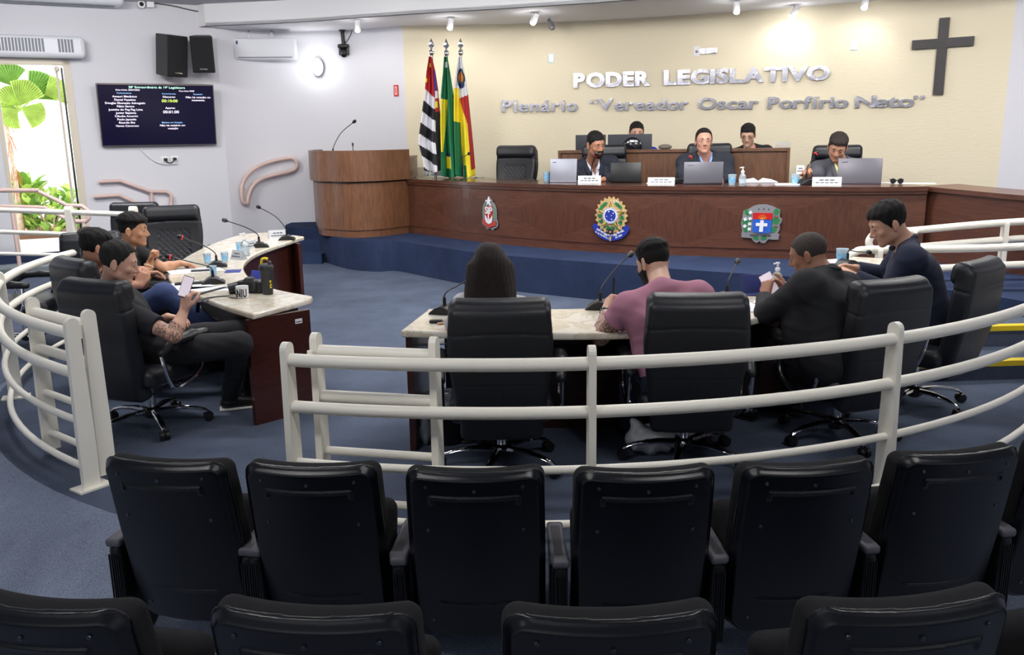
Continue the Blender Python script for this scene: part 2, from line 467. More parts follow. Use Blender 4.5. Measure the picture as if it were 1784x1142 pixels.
# steps at the left end of the dais
b = MB()
tops = ((418, 553, (0.13, 0.0)), )
sx0, sy0 = DAIS_L
c0 = Vector((sx0 + 0.15, 13.6))
def quarter(rad, z1):
    pts = [(c0.x, 13.9)] + [(c0.x - rad * math.sin(t), c0.y - rad * 0.9 * math.cos(t)) for t in [PI / 2 * (1 - i / 12) for i in range(13)]]
    pts[0] = (c0.x, c0.y + 0.5)
    pts.insert(1, (c0.x - rad, c0.y + 0.5))
    return pts, z1
for rad, z1 in ((1.72, 0.14), (1.30, 0.28), (0.86, 0.42), ):
    pts, z = quarter(rad, z1); b.prism(pts, -0.01 if z1 < .2 else z1 - 0.15, z)
struct(b.build('floor_steps', m_carpet('step_carpet', (44, 56, 84))), 'curved blue carpeted steps beside the wooden lectern')
# skirting on the corner wall
b = MB(); ribbon(b, [(p[0] + 0.02, p[1] - 0.03) for p in wb[:20]], 0, 0.16, 0.02); struct(b.build('baseboard_corner', CARPD), 'blue carpet skirting')
# right hand steps with yellow nosings
YEL = mat('yellow_nosing', (226, 196, 24), 0.5)
b = MB(); y_ = MB()
for (xa, ya, xb, yb, z) in ((1640, 634, 1900, 626, 0.13), (1660, 572, 1900, 566, 0.28)):
    A = on_z(xa, ya, z); B = on_z(xb, yb, z)
    t = (B - A).normalized(); nn = Vector((-t.y, t.x, 0)) * 1.0
    A = A - t * 0.25
    Ae, Be = A + nn * 1.6, B + nn * 1.6
    b.prism([(A.x, A.y), (B.x, B.y), (Be.x, Be.y), (Ae.x, Ae.y)], 0.0 if z < .2 else .13, z)
    A2, B2 = A + nn * 0.075, B + nn * 0.075
    y_.prism([(A.x, A.y - .004), (B.x, B.y - .004), (B2.x, B2.y), (A2.x, A2.y)], z, z + 0.006)
    y_.prism([(A.x, A.y - .006), (B.x, B.y - .006), (B.x, B.y + .002), (A.x, A.y + .002)], z - 0.03, z + 0.006)
struct(b.build('floor_right_steps', CARP), 'blue carpeted steps at the right')
struct(y_.build('trim_nosing', YEL), 'yellow nosing strips on the right steps')

# outdoors: paving, garden wall
o_dir = -WN
b = MB()
p = [wl(sD1 - 1.5, -0.1), wl(sD0 + 3.5, -0.1), wl(sD0 + 5, -7), wl(sD1 - 4, -7)]
b.prism([(q.x, q.y) for q in p], ZL - 0.1, ZL - 0.01)
struct(b.build('floor_outside', mat('pale_paving', (236, 232, 224), 0.7, var=0.05)), 'sunlit pale paving outside the doorway')
b = MB()
p = [wl(sD1 - 4, -4.2), wl(sD0 + 5, -4.2), wl(sD0 + 5, -4.4), wl(sD1 - 4, -4.4)]
b.prism([(q.x, q.y) for q in p], 0, 5.5)
struct(b.build('wall_garden', mat('garden_wall_white', (246, 246, 244), 0.8)), 'sunlit white garden wall')
b = MB()
p = [wl(sD1 - 2.5, -2.2), wl(sD0 + 3, -2.2), wl(sD0 + 3, -4.2), wl(sD1 - 2.5, -4.2)]
b.prism([(q.x, q.y) for q in p], ZL - 0.01, ZL + 0.04)
struct(b.build('floor_flowerbed', mat('soil', (120, 84, 60), 0.9, bump=0.6, bscale=40)), 'planting bed along the garden wall')
# ================================================================ soft shapes: distance fields turned into meshes (naive surface nets)
def _seg(p, a, b):
    ba = b - a; L = max(float(ba @ ba), 1e-12)
    return np.clip(((p - a) @ ba) / L, 0, 1)
class Field:
    def __init__(s): s.ops = []; s.cuts = []; s.bb = []
    def bounds(s, m=0.03):
        lo = np.min([c - r for c, r in s.bb], 0) - m; hi = np.max([c + r for c, r in s.bb], 0) + m; return lo, hi
    def cone(s, a, b, ra, rb=None, k=0.015):
        a = np.array(a, float); b = np.array(b, float); rb = ra if rb is None else rb; s.bb += [(a, ra), (b, rb)]
        def f(p):
            t = _seg(p, a, b); q = p - (a + t[:, None] * (b - a))
            return np.sqrt((q * q).sum(1)) - (ra + (rb - ra) * t)
        s.ops.append((f, k)); return s
    def capcone(s, a, b, ra, rb, k=0.01, over=0.0):
        # tube with a flat cut at b
        a = np.array(a, float); b = np.array(b, float); L = np.linalg.norm(b - a); u = (b - a) / L; s.bb += [(a, ra), (b, rb)]
        def f(p):
            h = (p - a) @ u; t = np.clip(h / L, 0, 1.2); q = p - (a + np.outer(h, u))
            rad = np.sqrt((q * q).sum(1)) - (ra + (rb - ra) * t)
            below = np.sqrt(((p - a) ** 2).sum(1)) - ra
            return np.maximum(np.where(h < 0, below, rad), h - L)
        s.ops.append((f, k)); return s
    def ell(s, c, r, R=None, k=0.015):
        c = np.array(c, float); r = np.array(r, float); R = np.eye(3) if R is None else np.array(R, float); s.bb.append((c, float(r.max())))
        def f(p):
            q = (p - c) @ R
            a = q / r; k0 = np.sqrt((a * a).sum(1)); b = q / (r * r); k1 = np.sqrt((b * b).sum(1)) + 1e-9
            return np.where(k0 < 1e-6, -r.min(), k0 * (k0 - 1) / k1)
        s.ops.append((f, k)); return s
    def box(s, c, h, r=0.01, R=None, k=0.01, warp=None):
        c = np.array(c, float); h = np.array(h, float); R = np.eye(3) if R is None else np.array(R, float)
        def f(p):
            q = (p - c) @ R
            if warp is not None: q = warp(q)
            q = np.abs(q) - (h - r)
            return np.sqrt((np.maximum(q, 0) ** 2).sum(1)) + np.minimum(q.max(1), 0) - r
        s.ops.append((f, k)); return s
    def fn(s, f, k=0.005): s.ops.append((f, k)); return s
    def cut(s, f, k=0.0): s.cuts.append((f, k)); return s          # f<0 is removed
    def cutball(s, c, r, k=0.01):
        c = np.array(c, float); return s.cut(lambda p: np.sqrt(((p - c) ** 2).sum(1)) - r, k)
    def keep(s, f): s.cuts.append((lambda p: -f(p), 0.0)); return s  # f<0 is kept
    def disp(s, f): s.dispf = f; return s
    def ev(s, p, idx=None):
        d = None
        for i in (range(len(s.ops)) if idx is None else idx):
            f, k = s.ops[i]; e = f(p)
            if d is None: d = e
            elif k > 0:
                h = np.clip(0.5 + 0.5 * (d - e) / k, 0, 1); d = d * (1 - h) + e * h - k * h * (1 - h)
            else: d = np.minimum(d, e)
        if getattr(s, 'dispf', None): d = d + s.dispf(p)
        for f, k in s.cuts:
            e = -f(p)
            if k > 0:
                h = np.clip(0.5 - 0.5 * (d - e) / k, 0, 1); d = d * (1 - h) + e * h + k * h * (1 - h)
            else: d = np.maximum(d, e)
        return d
    def mesh(s, name, lo, hi, vox):
        B = 8
        lo = np.array(lo, float); hi = np.array(hi, float)
        nb = np.ceil((hi - lo) / (vox * B)).astype(int) + 1
        g = np.stack(np.meshgrid(*[np.arange(k) for k in nb], indexing='ij'), -1).reshape(-1, 3)
        cen = lo + (g * B + (B - 1) / 2.0) * vox
        rad = vox * B * 0.5 * 1.75
        D = np.stack([f(cen) for f, k in s.ops])
        dm = s.ev(cen)
        umin = D.min(0)
        act = (np.abs(dm) < rad * 1.6 + 0.03) & (umin < rad * 1.3 + 0.04)
        V = np.where(dm < 0, -1.0, 1.0).astype(np.float32).reshape(nb)
        V = np.repeat(np.repeat(np.repeat(V, B, 0), B, 1), B, 2)
        loc = np.stack(np.meshgrid(*[np.arange(B)] * 3, indexing='ij'), -1).reshape(-1, 3)
        for bi in np.nonzero(act)[0]:
            o = g[bi] * B; pts = lo + (o + loc) * vox
            idx = np.nonzero(D[:, bi] < umin[bi] + 2 * rad + 0.05)[0]
            V[o[0]:o[0] + B, o[1]:o[1] + B, o[2]:o[2] + B] = s.ev(pts, idx).reshape(B, B, B)
        return nets(V, lo, vox, name)
def nets(V, lo, vox, name):
    ins = V < 0
    nx, ny, nz = V.shape
    cnt = np.zeros((nx - 1, ny - 1, nz - 1), np.int8)
    for a in (0, 1):
        for b in (0, 1):
            for c in (0, 1): cnt += ins[a:nx - 1 + a, b:ny - 1 + b, c:nz - 1 + c]
    ac = np.nonzero((cnt > 0) & (cnt < 8)); A = np.stack(ac, 1)
    idx = -np.ones(cnt.shape, np.int64); idx[ac] = np.arange(len(A))
    acc = np.zeros((len(A), 3)); n = np.zeros(len(A))
    corners = [(a, b, c) for a in (0, 1) for b in (0, 1) for c in (0, 1)]
    vals = {c: V[A[:, 0] + c[0], A[:, 1] + c[1], A[:, 2] + c[2]].astype(float) for c in corners}
    for c0 in corners:
        for ax in range(3):
            if c0[ax] == 0:
                c1 = list(c0); c1[ax] = 1; c1 = tuple(c1)
                v0, v1 = vals[c0], vals[c1]; m = (v0 < 0) != (v1 < 0)
                t = np.where(m, v0 / np.where(np.abs(v0 - v1) < 1e-9, 1, v0 - v1), 0)
                p = np.array(c0, float)[None].repeat(len(A), 0); p[:, ax] = t
                acc += np.where(m[:, None], p, 0); n += m
    P = lo + (A + acc / n[:, None]) * vox
    quads = []
    for ax in range(3):
        b, c = (ax + 1) % 3, (ax + 2) % 3
        s0 = [slice(0, -1)] * 3; s1 = [slice(0, -1)] * 3
        s0[ax] = slice(0, -1); s1[ax] = slice(1, None)
        s0[b] = s1[b] = slice(1, -1); s0[c] = s1[c] = slice(1, -1)
        e0, e1 = ins[tuple(s0)], ins[tuple(s1)]
        w = np.nonzero(e0 != e1); E = np.stack(w, 1); E[:, b] += 1; E[:, c] += 1
        flip = ins[E[:, 0], E[:, 1], E[:, 2]]
        def cell(db, dc):
            q = E.copy(); q[:, b] -= db; q[:, c] -= dc; return idx[q[:, 0], q[:, 1], q[:, 2]]
        q = np.stack([cell(1, 1), cell(0, 1), cell(0, 0), cell(1, 0)], 1)
        q[~flip] = q[~flip][:, ::-1]
        quads.append(q)
    Q = np.concatenate(quads); Q = Q[(Q >= 0).all(1)]
    me = bpy.data.meshes.new(name)
    me.vertices.add(len(P)); me.vertices.foreach_set('co', P.astype(np.float32).ravel())
    me.loops.add(len(Q) * 4); me.loops.foreach_set('vertex_index', Q.ravel().astype(np.int32))
    me.polygons.add(len(Q)); me.polygons.foreach_set('loop_start', np.arange(0, len(Q) * 4, 4, dtype=np.int32))
    me.polygons.foreach_set('use_smooth', np.ones(len(Q), bool))
    me.update(calc_edges=True); me.validate()
    return me
def soft(F, name, lo, hi, vox, material, parent=None):
    me = F.mesh(name, lo, hi, vox)
    me.materials.append(material)
    return link(name, me, parent)
def rotm(axis, deg):
    return np.array(Matrix.Rotation(math.radians(deg), 3, axis))
def sm(x, a, b):
    t = np.clip((x - a) / (b - a), 0, 1); return t * t * (3 - 2 * t)
# ================================================================ executive swivel chair (faces +Y)
LEATHER = mat('black_leather', (25, 27, 33), 0.40, bump=0.12, bscale=260)
SOFTPL = mat('soft_black_plastic', (26, 27, 31), 0.42)
PLAST = mat('seat_shell_plastic', (10, 12, 18), 0.24, bump=0.10, bscale=900)
ARMP = mat('armrest_grey_plastic', (92, 92, 100), 0.55)
UPH = mat('black_upholstery', (15, 16, 20), 0.95, bump=0.2, bscale=500)
def make_exec():
    t = thing('office_chair', 'x', 'chair')
    TB = 9.0
    R = rotm('X', TB)          # backrest leans back
    # chair frame: back plane passes (0,-.25,.45)
    def loc(p):                # to back coordinates
        return (p - np.array([0, -0.24, 0.42])) @ R
    F = Field()
    def slab(p):
        q = loc(p)
        x, y, z = q[:, 0], q[:, 1], q[:, 2]
        w = 0.262 - 0.02 * np.cos((z - 0.1) * 5.5) ** 2 + 0.012 * sm(z, 0.1, 0.5)
        w = w - 0.03 * sm(-z, -0.12, 0.02)
        yb = y - 0.28 * x * x + 0.03 * np.sin((z) * 4.6)
        a = np.stack([np.abs(x) - (w - 0.035), np.abs(yb) - 0.022, np.abs(z - 0.27) - (0.345 - 0.035)], 1)
        d = np.sqrt((np.maximum(a, 0) ** 2).sum(1)) + np.minimum(a.max(1), 0) - 0.035
        front = sm(y, 0.02, 0.05)
        # side bolsters and tufted panel on the front
        zone = sm(0.155 - np.abs(x), 0, 0.012) * sm(0.43 - z, 0, 0.012) * sm(z + 0.02, 0, 0.02)
        di = np.minimum(np.abs(((x + z) / 0.055) % 1 - 0.5), np.abs(((x - z) / 0.055) % 1 - 0.5))
        d = d + front * zone * (0.012 - 0.011 * np.clip(di * 3.2, 0, 1))
        seam = np.exp(-((z - 0.50 + 0.25 * x * x) / 0.005) ** 2)
        d = d + 0.004 * seam
        back = sm(-y, 0.0, 0.03)
        seam2 = np.exp(-((z - 0.24) / 0.003) ** 2) + np.exp(-(x / 0.003) ** 2) * (z < 0.24)
        d = d + 0.0022 * back * seam2
        return d * 0.92
    F.fn(slab)
    # rolled headrest
    hr = np.array([0, -0.24, 0.42]) + R @ np.array([0, 0.012, 0.57])
    def roll(p):
        q = (p - hr) @ R; x, y, z = q[:, 0], q[:, 1] - 0.28 * q[:, 0] ** 2, q[:, 2]
        a = np.stack([np.abs(x) - (0.262 - 0.05), np.abs(y) - 0.012, np.abs(z) - 0.02], 1)
        return (np.sqrt((np.maximum(a, 0) ** 2).sum(1)) + np.minimum(a.max(1), 0) - 0.05) * 0.95
    F.fn(roll, 0.006)
    bk = soft(F, 'backrest', (-.33, -.50, .30), (.33, .02, 1.12), 0.0065, LEATHER, t)
    F = Field(); F.box((0, 0.02, 0.445), (0.262, 0.265, 0.062), 0.05, warp=lambda q: q + np.stack([0 * q[:, 0], 0 * q[:, 0], 0.10 * (q[:, 1] > 0.1) * (q[:, 1] - 0.1)], 1))
    F.disp(lambda p: 0.004 * np.exp(-((np.abs(p[:, 0]) - 0.17) / 0.006) ** 2) * (p[:, 2] > 0.46))
    soft(F, 'seat', (-.30, -.29, .34), (.30, .33, .54), 0.009, LEATHER, t)
    for sx in (-1, 1):
        F = Field()
        pts = [(sx * .30, -.17, .60), (sx * .31, -.08, .655), (sx * .315, .06, .665), (sx * .315, .17, .655)]
        for a, b_ in zip(pts[:-1], pts[1:]): F.cone(a, b_, .026, .028, 0.02)
        F.fn(lambda p, sx=sx: np.sqrt((np.maximum(np.abs(p - np.array([sx * .314, .05, .655])) - np.array([.022, .10, .004]), 0) ** 2).sum(1)) - 0.014, 0.02)
        soft(F, 'armrest', (min(sx * .25, sx * .37), -.24, .54), (max(sx * .25, sx * .37), .24, .72), 0.007, SOFTPL, t)
        b = MB()
        path = spline([(sx * .315, .14, .64), (sx * .315, .13, .50), (sx * .312, .09, .43), (sx * .30, -.02, .38), (sx * .30, -.10, .38), (sx * .305, -.15, .46), (sx * .305, -.18, .585)], 6)
        b.tube(path, 0.0125, 8)
        b.tube([(sx * .30, -.05, .385), (sx * .20, -.05, .39)], 0.014, 8)
        b.build('armrest_bracket', CHROME, t)
    b = MB(); b.box((0, -.02, .375), (.22, .24, .035)); b.tube([(0.1, 0, .37), (.24, 0, .365)], .007, 6); b.build('tilt_mechanism', BLACKC, t)
    b = MB(); b.lathe([(0.028, .10), (0.028, .20), (0.02, .205), (0.02, .295)], seg=16); b.build('gas_column', CHROME, t)
    b = MB(); b.lathe([(0.03, .055), (0.05, .07), (0.05, .115), (0.034, .125)], seg=20); b.build('base_hub', BLACKC, t)
    for k in range(5):
        a = math.radians(90 + 72 * k + 20); u = Vector((math.cos(a), math.sin(a), 0)); q = Vector((-u.y, u.x, 0))
        b = MB()
        prof = [(0.04, .100, .026, .018), (0.14, .105, .022, .015), (0.24, .095, .019, .012), (0.30, .078, .016, .011), (.325, .062, .012, .010)]
        vs = []
        for (r, z, w, h) in prof:
            for k2 in range(8):
                aa = 2 * PI * k2 / 8; vs.append(u * r + q * (w * math.cos(aa)) + Vector((0, 0, z + h * math.sin(aa))))
        fs = [(j * 8 + i, j * 8 + (i + 1) % 8, j * 8 + 8 + (i + 1) % 8, j * 8 + 8 + i) for j in range(4) for i in range(8)] + [tuple(range(8))[::-1], tuple(range(32, 40))]
        b.add(vs, fs, 0, True)
        leg = b.build('base_leg', CHROME, t)
        c = u * .325; b = MB()
        for sg in (-1, 1):
            b.lathe([(.010, -.011), (.026, -.010), (.029, 0), (.026, .010), (.010, .011)], c=c + q * (sg * .016) + Vector((0, 0, .029)), seg=14, R=Vector((0, 0, 1)).rotation_difference(q).to_matrix())
        b.tube([c + Vector((0, 0, .03)), c + Vector((0, 0, .068))], .008, 8)
        b.box(c + Vector((0, 0, .045)) - u * .006, (.05, .022, .018), R=Matrix((u, q, Vector((0, 0, 1)))).transposed())
        b.build('caster', BLACKC, leg)
    for ch in t.children:
        if ch.name.split('.')[0] in ('backrest', 'seat', 'armrest', 'armrest_bracket', 'tilt_mechanism'):
            ch.location.z = -0.075
            if ch.name.startswith('backrest'): ch.scale = (0.93, 1, 1.02); ch.location.z = -0.115
    return t
EXEC = make_exec()
_exec_used = []
def place_exec(px, py, face, label, z=0.0, s=1.0, world=None, sz=None):
    # hub on the floor under pixel; face = heading of the sitter in degrees (90 = +Y)
    p = Vector(world) if world is not None else on_z(px, py, z)
    rz = math.radians(face - 90)
    if not _exec_used: o = EXEC; o.location = p; o.rotation_euler = (0, 0, rz); o['label'] = label
    else: o = dup(EXEC, p, rz, label)
    o.scale = (s, s, sz or s); o['group'] = 'black leather office chairs'
    _exec_used.append(o)
    return o

# ================================================================ audience seat (sitter faces +Y, we see its back)
def make_seat():
    t = thing('auditorium_seat', 'x', 'seat', group='black auditorium seats')
    R = rotm('X', 11.0); O = np.array([0, 0.0, 0.28])
    H2 = 0.355; W2 = 0.243
    def prof(q, grow=0.0):
        x, z = q[:, 0], q[:, 2]
        w = W2 + grow - 0.018 * sm(-(z - 0.14), 0, 0.25) - 0.004 * sm(z, 0.4, 0.7)
        top_ = 2 * H2 + grow
        return w, top_
    def shell(p):
        q = (p - O) @ R; x, z = q[:, 0], q[:, 2]
        y = q[:, 1] - 0.62 * x * x
        w, tp = prof(q)
        zc = z - H2
        # rounded outline with bigger radius at the lower edge
        r = np.where(zc > 0, 0.05, 0.09)
        dx = np.abs(x) - (w - r); dz = np.abs(zc) - (H2 - r)
        d2 = np.sqrt(np.maximum(dx, 0) ** 2 + np.maximum(dz, 0) ** 2) + np.minimum(np.maximum(dx, dz), 0) - r
        # back surface: flat field inside, bevel near the rim
        bev = 0.020 * sm(d2, -0.024, -0.001)
        bev = bev + 0.010 * sm(np.abs(x) + np.maximum(zc, 0) - (W2 + H2), -0.075, -0.035) * (zc > 0)
        yb = -0.024 + bev
        # embossed bar
        zt = zc - (0.268 + 0.10 * x * x * 0)
        bar = np.maximum(np.abs(x) - 0.150, 0); 
        ln = np.sqrt(bar ** 2 + (zt) ** 2)
        endc = np.sqrt((np.abs(x) - 0.150) ** 2 + (np.maximum(np.abs(zt + 0.012) - 0.012, 0)) ** 2)
        e = np.minimum(ln, np.where(np.abs(x) > 0.12, endc, 9))
        yb = yb - 0.0075 * np.exp(-(e / 0.0058) ** 2)
        # lower crease
        cr = zc + 0.185 - 0.10 * (0.15 ** 2 - x * x) * -1.0
        yb = yb - 0.0060 * np.exp(-(cr / 0.0042) ** 2) * sm(0.150 - np.abs(x), 0, 0.02)
        d = np.maximum(np.maximum(yb - y, y - 0.012), d2)
        return d * 0.8
    F = Field(); F.fn(shell)
    sh = soft(F, 'back_shell', (-.27, -.17, .25), (.27, .10, 1.02), 0.0037, PLAST, t)
    def cush(p):
        q = (p - O) @ R; x, z = q[:, 0], q[:, 2] - H2; y = q[:, 1] - 0.62 * x * x
        a = np.stack([np.abs(x) - (W2 - 0.045), np.abs(y - 0.042) - 0.012, np.abs(z + 0.0) - (H2 - 0.055 - 0.006)], 1)
        lean = 0.05 * sm(z, 0.05, 0.35)
        a[:, 1] = np.abs(y - 0.045 + lean * 0.2) - 0.014
        return (np.sqrt((np.maximum(a, 0) ** 2).sum(1)) + np.minimum(a.max(1), 0) - 0.044) * 0.9
    F = Field(); F.fn(cush)
    soft(F, 'back_cushion', (-.27, -.14, .24), (.27, .20, 1.04), 0.008, UPH, t)
    F = Field(); F.box((0, 0.20, 0.50), (0.225, 0.055, 0.21), 0.045, R=rotm('X', -12))
    soft(F, 'seat_cushion', (-.26, .05, .24), (.26, .36, .76), 0.010, UPH, t)
    # screws
    for x, zc in ((-.165, .305), (.165, .305), (0, .298), (-.165, .13), (.165, .13), (-.165, -.27), (.165, -.27)):
        p = O + R @ np.array([x, -0.026 + 0.62 * x * x, zc + H2])
        b = MB(); b.lathe([(0.0062, -.002), (0.0055, .0025), (0.003, .0028), (0.002, .0008)], c=p, seg=10, R=Matrix.Rotation(math.radians(90 + 11), 3, 'X'))
        b.build('screw', mat('screw_grey', (90, 92, 98), 0.3, 0.8), t)

    return t
def make_arm(parent, sx, fy=0.0):
    b = MB()
    b.rbox((sx * .285, .10, .605), (.062, .30, .034), .012)
    arm = b.build('armrest', ARMP, parent)
    b = MB()
    b.rbox((sx * .285, .09, .43), (.050, .27, .325), .02)
    for k in range(5): b.box((sx * .285 + (k - 2) * .009, -.047, .42), (.004, .006, .28))
    b.rbox((sx * .285, .12, .14), (.045, .12, .28), .012)
    b.rbox((sx * .285, .12, .012), (.06, .30, .024), .01)
    b.build('side_frame', BLACKC, parent)
SEAT = make_seat(); make_arm(SEAT, 1)
_seats = []
def place_seat(x, y, z, face, label, left_arm=False, s=1.0):
    rz = math.radians(face - 90)
    if not _seats: o = SEAT; o.location = (x, y, z); o.rotation_euler = (0, 0, rz); o['label'] = label
    else: o = dup(SEAT, (x, y, z), rz, label)
    o.scale = (s, s, s)
    if left_arm: make_arm(o, -1)
    _seats.append(o); return o
# first row, second row: chord centres on arcs round the ring centre
def seat_xy(px, py, z, label, left=False, turn=0.0, off=0.0):
    p = on_z(px, py, z); d = math.degrees(math.atan2(RC[1] + 3 - p.y, RC[0] - p.x))
    return place_seat(p.x, p.y - off, -0.28, d + turn, label, left)
order = ['at the left end of the front row', 'second from the left end of the front row', 'third from the left end of the front row', 'fourth from the left end of the front row', 'fifth from the left end of the front row', 'sixth from the left end of the front row', 'cut off by the right edge of the photo']
ROW1 = [(274, 794, 80), (533, 802, 85), (825, 811, 89), (1129, 811, 92), (1419, 800, 96), (1686, 778, 100), (1918, 750, 104)]
for i, (px, py, fc) in enumerate(ROW1):
    p = on_z(px, py, 0.62)
    # back top sits 0.13 m behind the seat origin
    a = math.radians(fc); p = p + Vector((math.cos(a), math.sin(a), 0)) * 0.13
    if i == 4: pass
    place_seat(p.x, p.y, -0.385, fc, 'black auditorium seat ' + order[i], left_arm=(i == 0))
ROW2 = [(35, 1032, 79, 'black auditorium seat at the lower left corner, nearest row', 0), (529, 1046, 84, 'nearest-row black auditorium seat at the bottom, left of centre', 1), (1068, 1050, 90.5, 'nearest-row black auditorium seat at the bottom centre', 1), (1606, 1030, 97, 'nearest-row black auditorium seat at the bottom right', 1), (2100, 985, 103, 'nearest-row black seat by the lower right corner, only its armrest showing', 1)]
for (px, py, fc, lb, la_) in ROW2:
    p = on_z(px, py, 0.72); a = math.radians(fc); p = p + Vector((math.cos(a), math.sin(a), 0)) * 0.13
    place_seat(p.x, p.y, -0.30, fc, lb, left_arm=bool(la_))

# ---- office chairs round the plenary
place_exec(875, 812, 91, 'black leather office chair in front of the woman with long brown hair')
place_exec(1190, 800, 87, 'black leather office chair with the man in the pink t-shirt')
place_exec(1455, 762, 112, 'black leather office chair with the man in the dark suit beside the railing post')
place_exec(1590, 705, 131, 'black leather office chair at the far right, with the man in navy')
place_exec(268, 742, 67, 'black leather office chair with the man looking at his phone')
place_exec(0, 0, 50, 'black leather office chair behind the man in black and jeans', world=(-2.72, 5.95, 0))
place_exec(0, 0, 22, 'black leather office chair of the young man with raised fist', world=(-3.05, 6.98, 0))
place_exec(0, 0, 112, 'black leather office chair of the balding man at the far left', world=(-3.74, 7.72, 0))
place_exec(0, 0, -72, 'empty black leather chair with quilted back facing the camera at the left table', world=(-3.36, 8.55, 0), s=1.12)
place_exec(0, 0, -88, 'empty black leather chair half hidden behind the quilted chair', world=(-4.2, 9.4, 0), s=1.1)
place_exec(0, 0, 8, 'empty black office chair at the left edge, outside the ring railing', world=(-4.18, 7.25, 0))
# ================================================================ ring railing
def rpt(a, r=RR, z=0.0):
    a = math.radians(a); return Vector((RC[0] + r * math.cos(a), RC[1] + r * math.sin(a), z))
def ang(p): return math.degrees(math.atan2(p[1] - RC[1], p[0] - RC[0])) % 360
def post(mb, p, tdir, h=0.875, w0=0.085, w1=0.065, th=0.03, zb=0.0, foot=True):
    # flat bar post: wide face across the rail direction at the side, leaning outward slightly; rounded head
    t = Vector(tdir).normalized(); n = Vector((t.y, -t.x, 0))       # n points outward
    R = Matrix((n, t, Vector((0, 0, 1)))).transposed().to_4x4(); R.translation = p
    # profile in the n-z plane, thickness along t
    pr = []
    for z, w, off in ((zb, w0, 0.0), (0.3, w0, 0.0), (h - 0.03, w1, 0.0)):
        pr.append((off - w / 2, z))
    hd = [(w1 / 2 * math.cos(a), h - 0.03 + w1 / 2 * math.sin(a)) for a in [PI - PI * i / 8 for i in range(9)]]
    right = [(w0 / 2, 0.3), (w0 / 2, zb)]
    poly = pr + hd[1:] + right
    vs = [R @ Vector((x, -th / 2, z)) for x, z in poly] + [R @ Vector((x, th / 2, z)) for x, z in poly]
    k = len(poly)
    mb.add(vs, [tuple(range(k)), tuple(range(k, 2 * k))[::-1]] + [(i, (i + 1) % k, k + (i + 1) % k, k + i) for i in range(k)])
def foot(mb, p, tdir):
    t = Vector(tdir).normalized(); n = Vector((t.y, -t.x, 0))
    R = Matrix((n, t, Vector((0, 0, 1)))).transposed()
    mb.box(Vector(p) + Vector((0, 0, .005)), (.17, .11, .01), R=R)
    for s1 in (-.06, .06): mb.lathe([(.009, 0), (.009, .008), (.004, .01)], c=Vector(p) + R @ Vector((s1, .035, .01)), seg=8)
RAILS = ((0.80, 0.029), (0.595, 0.027), (0.345, 0.0185), (0.10, 0.0185))
def tangent(a): a = math.radians(a); return Vector((-math.sin(a), math.cos(a), 0))
def railing(name, label, a0, a1, posts):
    t = thing(name, label, 'railing')
    for i, (z, r) in enumerate(RAILS):
        b = MB(); n = max(6, int(abs(a1 - a0) / 2.5))
        b.tube([rpt(a0 + (a1 - a0) * k / n, z=z) for k in range(n + 1)], r, 12); b.build('rail', CREAM, t)
    for a in posts:
        b = MB(); post(b, rpt(a), tangent(a)); pb = b.build('post', CREAM, t)
        b = MB(); foot(b, rpt(a), tangent(a)); b.build('base_plate', CREAM, pb)
    return t
def project(p):
    w = Vector(p) - Vector((0, 0, CAM_H)); z = w.dot(_f)
    return (892 + FPX * w.dot(_r) / z, 571 - FPX * w.dot(_u) / z)
def ang_at(px, lo, hi, z=0.4, r=RR):
    # angle on the ring seen in the given image column
    for _ in range(40):
        mid = (lo + hi) / 2; pm = project(rpt(mid, r, z))[0]; pl_ = project(rpt(lo, r, z))[0]
        if (pm - px) * (pl_ - px) <= 0: hi = mid
        else: lo = mid
    return (lo + hi) / 2
aL = ang_at(143, 215, 262); aR = ang_at(512, 235, 275); aM = ang_at(1030, 250, 290); aR2 = ang_at(1547, 270, 320)
aE = ang_at(238, 120, 172, .8)
print('angles', aL, aR, aM, aR2, aE)
railing('railing', 'cream tubular curved railing right of the gate, running behind the right table', aR, 342, [aR, aM, aR2, 342])
railing('railing', 'cream tubular curved railing left of the gate, round the left chairs', aL, aE, [aL, ang_at(14, 185, 225), ang_at(126, 140, 175), aE])
def gate(name, label, hinge_a, ln, inner_off, outward):
    t = thing(name, label, 'gate')
    t.location = rpt(hinge_a, RR - inner_off)
    d = tangent(hinge_a) * outward
    n = (Vector((RC[0], RC[1], 0)) - rpt(hinge_a)).normalized()
    # leaf folded back along the railing, slightly inward at the free end
    e = (d * ln + n * 0.02)
    for z, r in ((0.815, 0.029), (0.615, 0.027), (0.365, 0.0185), (0.13, 0.0185)):
        b = MB(); b.tube([Vector((0, 0, z)), e + Vector((0, 0, z))], r, 12); b.build('rail', CREAM, t)
    for q in (Vector((0, 0, 0)), e):
        b = MB(); post(b, q, e, h=0.895, zb=0.03); b.build('post', CREAM, t)
    for z in (0.12, 0.76):
        b = MB(); b.tube([Vector((0, 0, z)) - n * .055, Vector((0, 0, z + .07)) - n * .055], 0.014, 10); b.build('hinge', CREAM, t)
    return t
gate('gate_leaf', 'cream gate leaf folded back against the right railing', aR + 1.2, 0.53, 0.11, 1)
gate('gate_leaf', 'cream gate leaf folded back against the left railing, double post', aL - 0.6, 0.62, 0.11, -1)

# ramp handrails in pink and white
def rail_thing(label, paths, r, m, posts=(), loc=None, parts=('rail',)):
    t = thing('handrail', label, 'handrail')
    for i, pth in enumerate(paths):
        b = MB(); b.tube(pth, r, 10); b.build('rail', m, t)
    for a, c in posts:
        b = MB(); b.tube([a, c], r * 0.9, 10); b.build('post', m, t)
    return t
